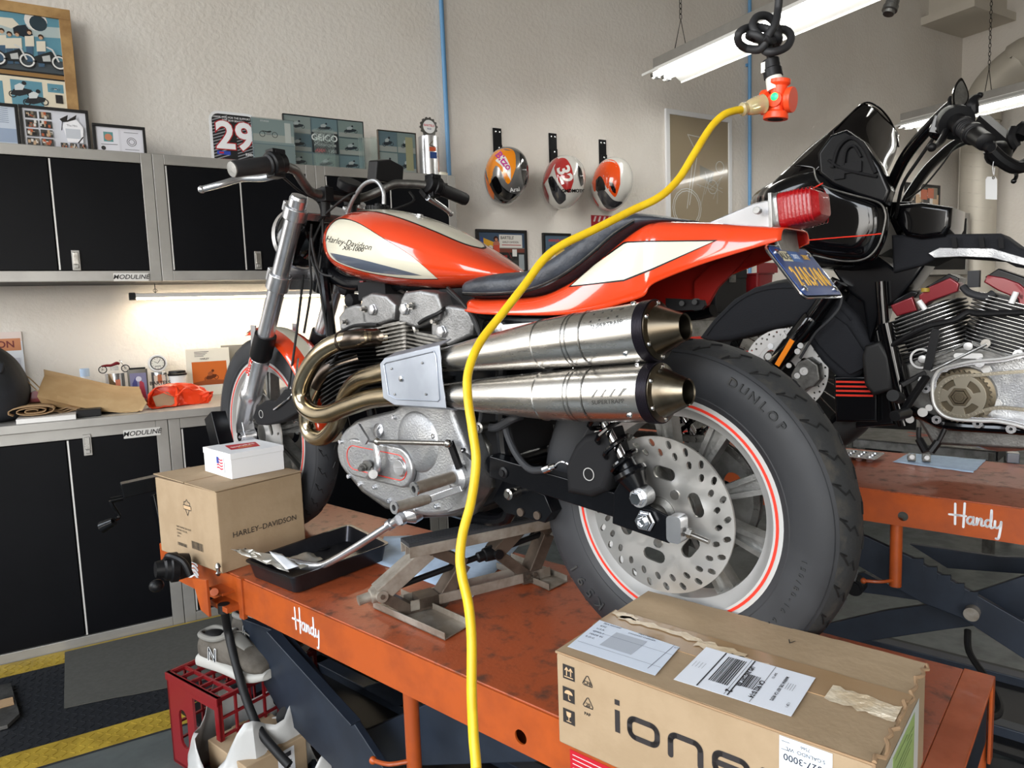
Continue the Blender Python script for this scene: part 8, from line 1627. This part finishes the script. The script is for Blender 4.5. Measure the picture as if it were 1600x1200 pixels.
# ------------------------------------------------------------------ floor: mats, crate, sneakers, bags
G().lh((-1.9, 2.42, .0), (1.1, 3.262, .006)).build('workshop_mat', ['mat_black'], label='long black diamond plate floor mat with yellow borders in front of the cabinets', cat='mat')
for y0, y1, l in ((3.14, 3.26, 'rear'), (2.42, 2.54, 'front')): G().lh((-1.9, y0, .0055), (1.1, y1, .0075)).build('mat_border', 'mat_yellow', bpy.data.objects['workshop_mat'])
c = [P(100, 1027, z=.01), P(95, 1116, z=.01), P(256, 1080, z=.01)]; c.append(Vector((.56, 2.60, .01))); c.append(Vector((.70, 3.12, .01))); c[0] = P(101, 1027, z=.01); G().slab([Vector((-.225, 3.235, .0078)), Vector((-.21, 2.75, .0078)), Vector((-.06, 2.73, .0078)), Vector((.0, 2.715, .0078)), Vector((.09, 2.70, .0078)), Vector((.62, 2.62, .0078)), Vector((.66, 3.235, .0078))], (0, 0, 1), .004).build('rubber_mat', 'mat_grey', label='plain grey rubber mat piece lying over the diamond plate mat', cat='mat')
g = G().slab([P(0, 1068, z=.009)-Vector((.2, 0, 0)), P(17, 1072, z=.009), P(31, 1120, z=.009), P(12, 1138, z=.009), P(0, 1142, z=.009)-Vector((.2, 0, 0))], (0, 0, 1), .012); kb_ = g.build('tread_plate', 'cast_dark', label='small dark metal plate with a tan strip at the left edge of the floor mat', cat='plate'); G().slab([P(0, 1095, z=.0215)-Vector((.2, 0, 0)), P(20, 1090, z=.0215), P(22, 1101, z=.0215), P(0, 1109, z=.0215)-Vector((.2, 0, 0))], (0, 0, 1), .003).build('tan_strip', 'denim_tan', kb_)
wm = bpy.data.objects['workshop_mat']
for x0, x1, y0, y1, zz_, m in ((-.62, .1, 2.54, 3.14, .006, 'mat_black'), (-.62, .45, 2.43, 2.535, .0075, 'mat_yellow'), (-.62, -.2, 3.145, 3.255, .0075, 'mat_yellow')):
    g = G(); nx_, ny_ = int((x1-x0)/.024), int((y1-y0)/.024)
    for i in range(nx_):
        for j in range(ny_): g.box((x0+.012+i*.024, y0+.014+j*.024, zz_), (.019, .0045, .0024), rz=.8 if (i+j) % 2 else -.8)
    g.build('tread_pattern', m, wm)
# crate
c0 = Vector((.086, 2.235, 0)); c1 = Vector((.194, 1.985, 0)); e1 = (c1-c0); CW = e1.length; ca = math.atan2(e1.y, e1.x); CL, CHt = .33, .28
t = thing('milk_crate', 'red plastic milk crate lying on its side on the floor under the lift head', 'crate', c0, ca)   # local x along the seen front end, local y away to the right side
def grid(w, h, nx, ny, mg, bar_):
    L = [[(0, 0), (w, 0), (w, h), (0, h)]]; cw, ch = (w-2*mg+bar_)/nx, (h-2*mg+bar_)/ny
    for i in range(nx):
        for j in range(ny): x, y = mg+i*cw, mg+j*ch; L.append([(x, y), (x+cw-bar_, y), (x+cw-bar_, y+ch-bar_), (x, y+ch-bar_)])
    return L
fr_ = frame((0, 0, 0), (1, 0, 0), (0, 0, 1)); yd = Vector((0, 1, 0)); 
G().plate(grid(CW, CL, 5, 7, .012, .006), .010, frame((0, 0, CHt-.012), (1, 0, 0), (0, 1, 0))).lh((0, -.004, CHt-.022), (CW, .012, CHt)).build('top_wall', 'crate_red', t, bev=.0008)
G().plate([[(0, 0), (CW, 0), (CW, CHt), (0, CHt)], slot(CW*.28, CHt*.45, pi/2, .12, .045), [(CW*.50, CHt*.12), (CW*.92, CHt*.12), (CW*.92, CHt*.86), (CW*.50, CHt*.86)]], .007, frame((0, .0, 0), (1, 0, 0), (0, 0, 1)) @ Matrix.Translation((0, 0, -.007))).build('end_wall', 'crate_red', t, bev=.0015)
G().plate(grid(CL, CHt, 7, 5, .012, .006), .008, frame((CW-.008, 0, 0), (0, 1, 0), (0, 0, 1))).build('side_wall', 'crate_red', t, bev=.0006)
G().plate(grid(CL, CHt, 7, 5, .012, .006), .008, frame((0, 0, 0), (0, 1, 0), (0, 0, 1))).build('side_wall', 'crate_red', t)
G().plate(grid(CW, CL, 5, 7, .012, .006), .008, frame((0, 0, .002), (1, 0, 0), (0, 1, 0))).build('bottom_wall', 'crate_red', t)
G().plate(grid(CW, CHt, 5, 5, .012, .006), .008, frame((0, CL, 0), (1, 0, 0), (0, 0, 1))).build('far_wall', 'crate_red', t)
# sneakers
def sneaker(lab, loc, rz):
    t = thing('sneaker', lab, 'shoe', loc, rz, 'grey sneakers on the crate')
    sole = [(-.135, .0, .03, .025, 3), (-.125, .0, .042, .034, 3), (-.06, .0, .040, .036, 3), (.0, .0, .034, .040, 3), (.07, .0, .032, .050, 3), (.11, .004, .034, .046, 3), (.14, .01, .034, .028, 2.5)]
    G().shell(sole, 28, 5).build('sole', 'sole', t, ang=60)
    up_ = [(-.126, .026, .085, .022, 2.4), (-.115, .026, .098, .032, 2.5), (-.08, .026, .098, .036, 2.6), (-.04, .026, .102, .038, 2.6), (.0, .026, .112, .040, 2.4), (.04, .026, .096, .044, 2.3), (.08, .026, .074, .047, 2.3), (.11, .026, .062, .042, 2.4), (.132, .028, .048, .026, 2.2)]
    up = G().shell(up_, 36, 6).build('upper', 'suede', t, ang=60)
    G().ball((-.078, 0, .099), (.036, .026, .012), 20).build('opening', 'rubber_dark', t)
    G().tube([(-.122, 0, .100), (-.105, .027, .104), (-.06, .030, .101), (-.02, .027, .110), (.0, 0, .119), (-.02, -.027, .110), (-.06, -.030, .101), (-.105, -.027, .104)], .0085, 10, 5, closed=True).build('collar', 'mesh_grey', t)
    G().shell([(-.03, .10, .118, .018, 2.5), (.0, .098, .122, .022, 2.5), (.03, .088, .108, .022, 2.5), (.06, .072, .088, .018, 2.5)], 20, 4).build('tongue', 'mesh_grey', t)
    g = G()
    for i in range(5): x = -.005+.014*i; z = .122-.0085*i; g.tube([(x, -.026, z-.012), (x+.004, 0, z+.001), (x+.001, .026, z-.012)], .0024, 6, 4)
    g.tube([(.0, .005, .122), (.02, .02, .116), (.035, .03, .10), (.04, .036, .09)], .0018, 6, 4).tube([(.0, -.005, .122), (.02, -.024, .112), (.04, -.034, .095)], .0018, 6, 4); g.build('laces', 'mesh_grey', t)
    for s in (1, -1):
        M = frame((0, s*.0425, 0), (s*-1.0, 0, 0), (0, 0, 1)) @ Matrix.Rotation(0, 4, 'X'); g = G().col((226, 226, 226)); sx_ = s*-1
        # N logo
        for c_, b_, dz in (((228, 228, 226), .0085, 0), ((20, 24, 34), .0042, .0006)):
            g.col(c_); X = .045*s
            for a in ([(-.014, -.018), (-.010, .018)], [(-.010, .018), (.012, -.018)], [(.012, -.018), (.016, .018)]): ribbon(g, [(X+p[0], .062+p[1]) for p in a], b_, M, z=dz)
        g.build('letter_emblem', 'print', up)
    return t
sneaker('grey suede sneaker with N emblem at the front of the red crate', (.262, 2.115, CHt+.001), -1.0)
sneaker('grey sneaker behind the first one, partly behind the black hose', (.375, 2.21, CHt+.001), -.95)
# white plastic bags with a carton
q = P(372, 1165, z=.1)
t = thing('cardboard_box', 'small brown carton with white label wrapped in the white bag on the floor', 'box', (q.x+.04, q.y-.08, 0), .35); G().lh((-.09, -.10, .0), (.09, .10, .155)).build('carton', 'card', t, bev=.003); G().lh((-.02, -.1, .156), (.02, .1, .1565)).build('tape', 'tape', t)
art_panel(t, .05, .09, [('r', (220, 220, 222), 0, .7, 1, 1.6), ('r', (60, 60, 64), .2, 1.35, .8, 1.5), ('l', (90, 90, 94), [(.2, 1.2), (.8, 1.2)], .03), ('l', (90, 90, 94), [(.2, 1.0), (.7, 1.0)], .03)], -.1012)
def bagmesh(name, lab, ctr, rx, ry, h, seed, m, openr=.5):
    random.seed(seed); t = thing(name, lab, 'plastic bag', ctr); rs = []; n = 40; ph = [random.uniform(0, 6.3) for _ in range(5)]
    for i in range(12):
        f = i/11; z = h*f*(1-.15*f); r = (1-.12*f-.25*max(0, f-.6)); row = []
        for j in range(n): a = 2*pi*j/n; k = 1+.07*sin(3*a+ph[0]+2*f)+.06*sin(7*a+ph[1]+4*f)+.04*sin(13*a+ph[2])*f; row.append(Vector((rx*r*k*cos(a), ry*r*k*sin(a), max(.002, z+(.030*sin(2*a+ph[3])+.02*sin(5*a+ph[4]))*f*f*1.6))))
        rs.append(row)
    G().rings(rs, cap=False).add([v for v in rs[0]], [tuple(range(n))]).build('bag', m, t, solid=.0007, ang=40); return t
t = bagmesh('plastic_bag', 'crumpled white plastic bag on the floor in front of the red crate', (q.x+.02, q.y-.03, 0), .165, .165, .23, 3, 'white_bag')
q = P(455, 1200, z=.06); bagmesh('plastic_bag', 'second white plastic bag at the bottom edge below the lift leg', (q.x+.02, q.y-.06, 0), .11, .10, .10, 8, 'white_bag')
q = P(425, 1125, z=.15); crumple('plastic_wrapper', 'small scrap of white plastic standing beside the black hose and crate', 'wrapper', [q, q+Vector((.03, -.02, .03)), q+Vector((.05, -.03, -.04)), q+Vector((.03, -.01, -.15))], 0, .006, 'white_bag', 12, 5)
a, b = P(1463, 1168, z=0), P(1600, 1198, z=0); d = (b-a).normalized(); n_ = Vector((d.y, -d.x, 0)); n_ = n_ if n_.y < 0 else -n_
G().slab([Vector((q.x, q.y, .001)) for q in (a-d*.3, b+d*.8, b+d*.8+n_*.7, a-d*.3+n_*.7)], (0, 0, 1), .008).build('anti_fatigue_mat', 'mat_black', label='plain black floor mat at the bottom right corner behind the lift end', cat='mat')
# ------------------------------------------------------------------ shared groups of repeated things
GROUPS = {'base_cabinet': 'base cabinets along the back wall', 'wall_cabinet': 'wall cabinets along the back wall', 'helmet_strap': 'wall straps of the helmets', 'tool_case': 'black cases on the tool chest', 'glass_pane': 'bare glass panes on the wall cabinets', 'photo_panel': 'glass photo panels on the wall cabinets', 'air_pipe': 'blue air pipes on the wall', 'countertop': 'worktops along the back wall'}
for o in list(bpy.data.objects):
    k = o.name.split('.')[0]
    if o.parent is None and k in GROUPS: o['group'] = GROUPS[k]
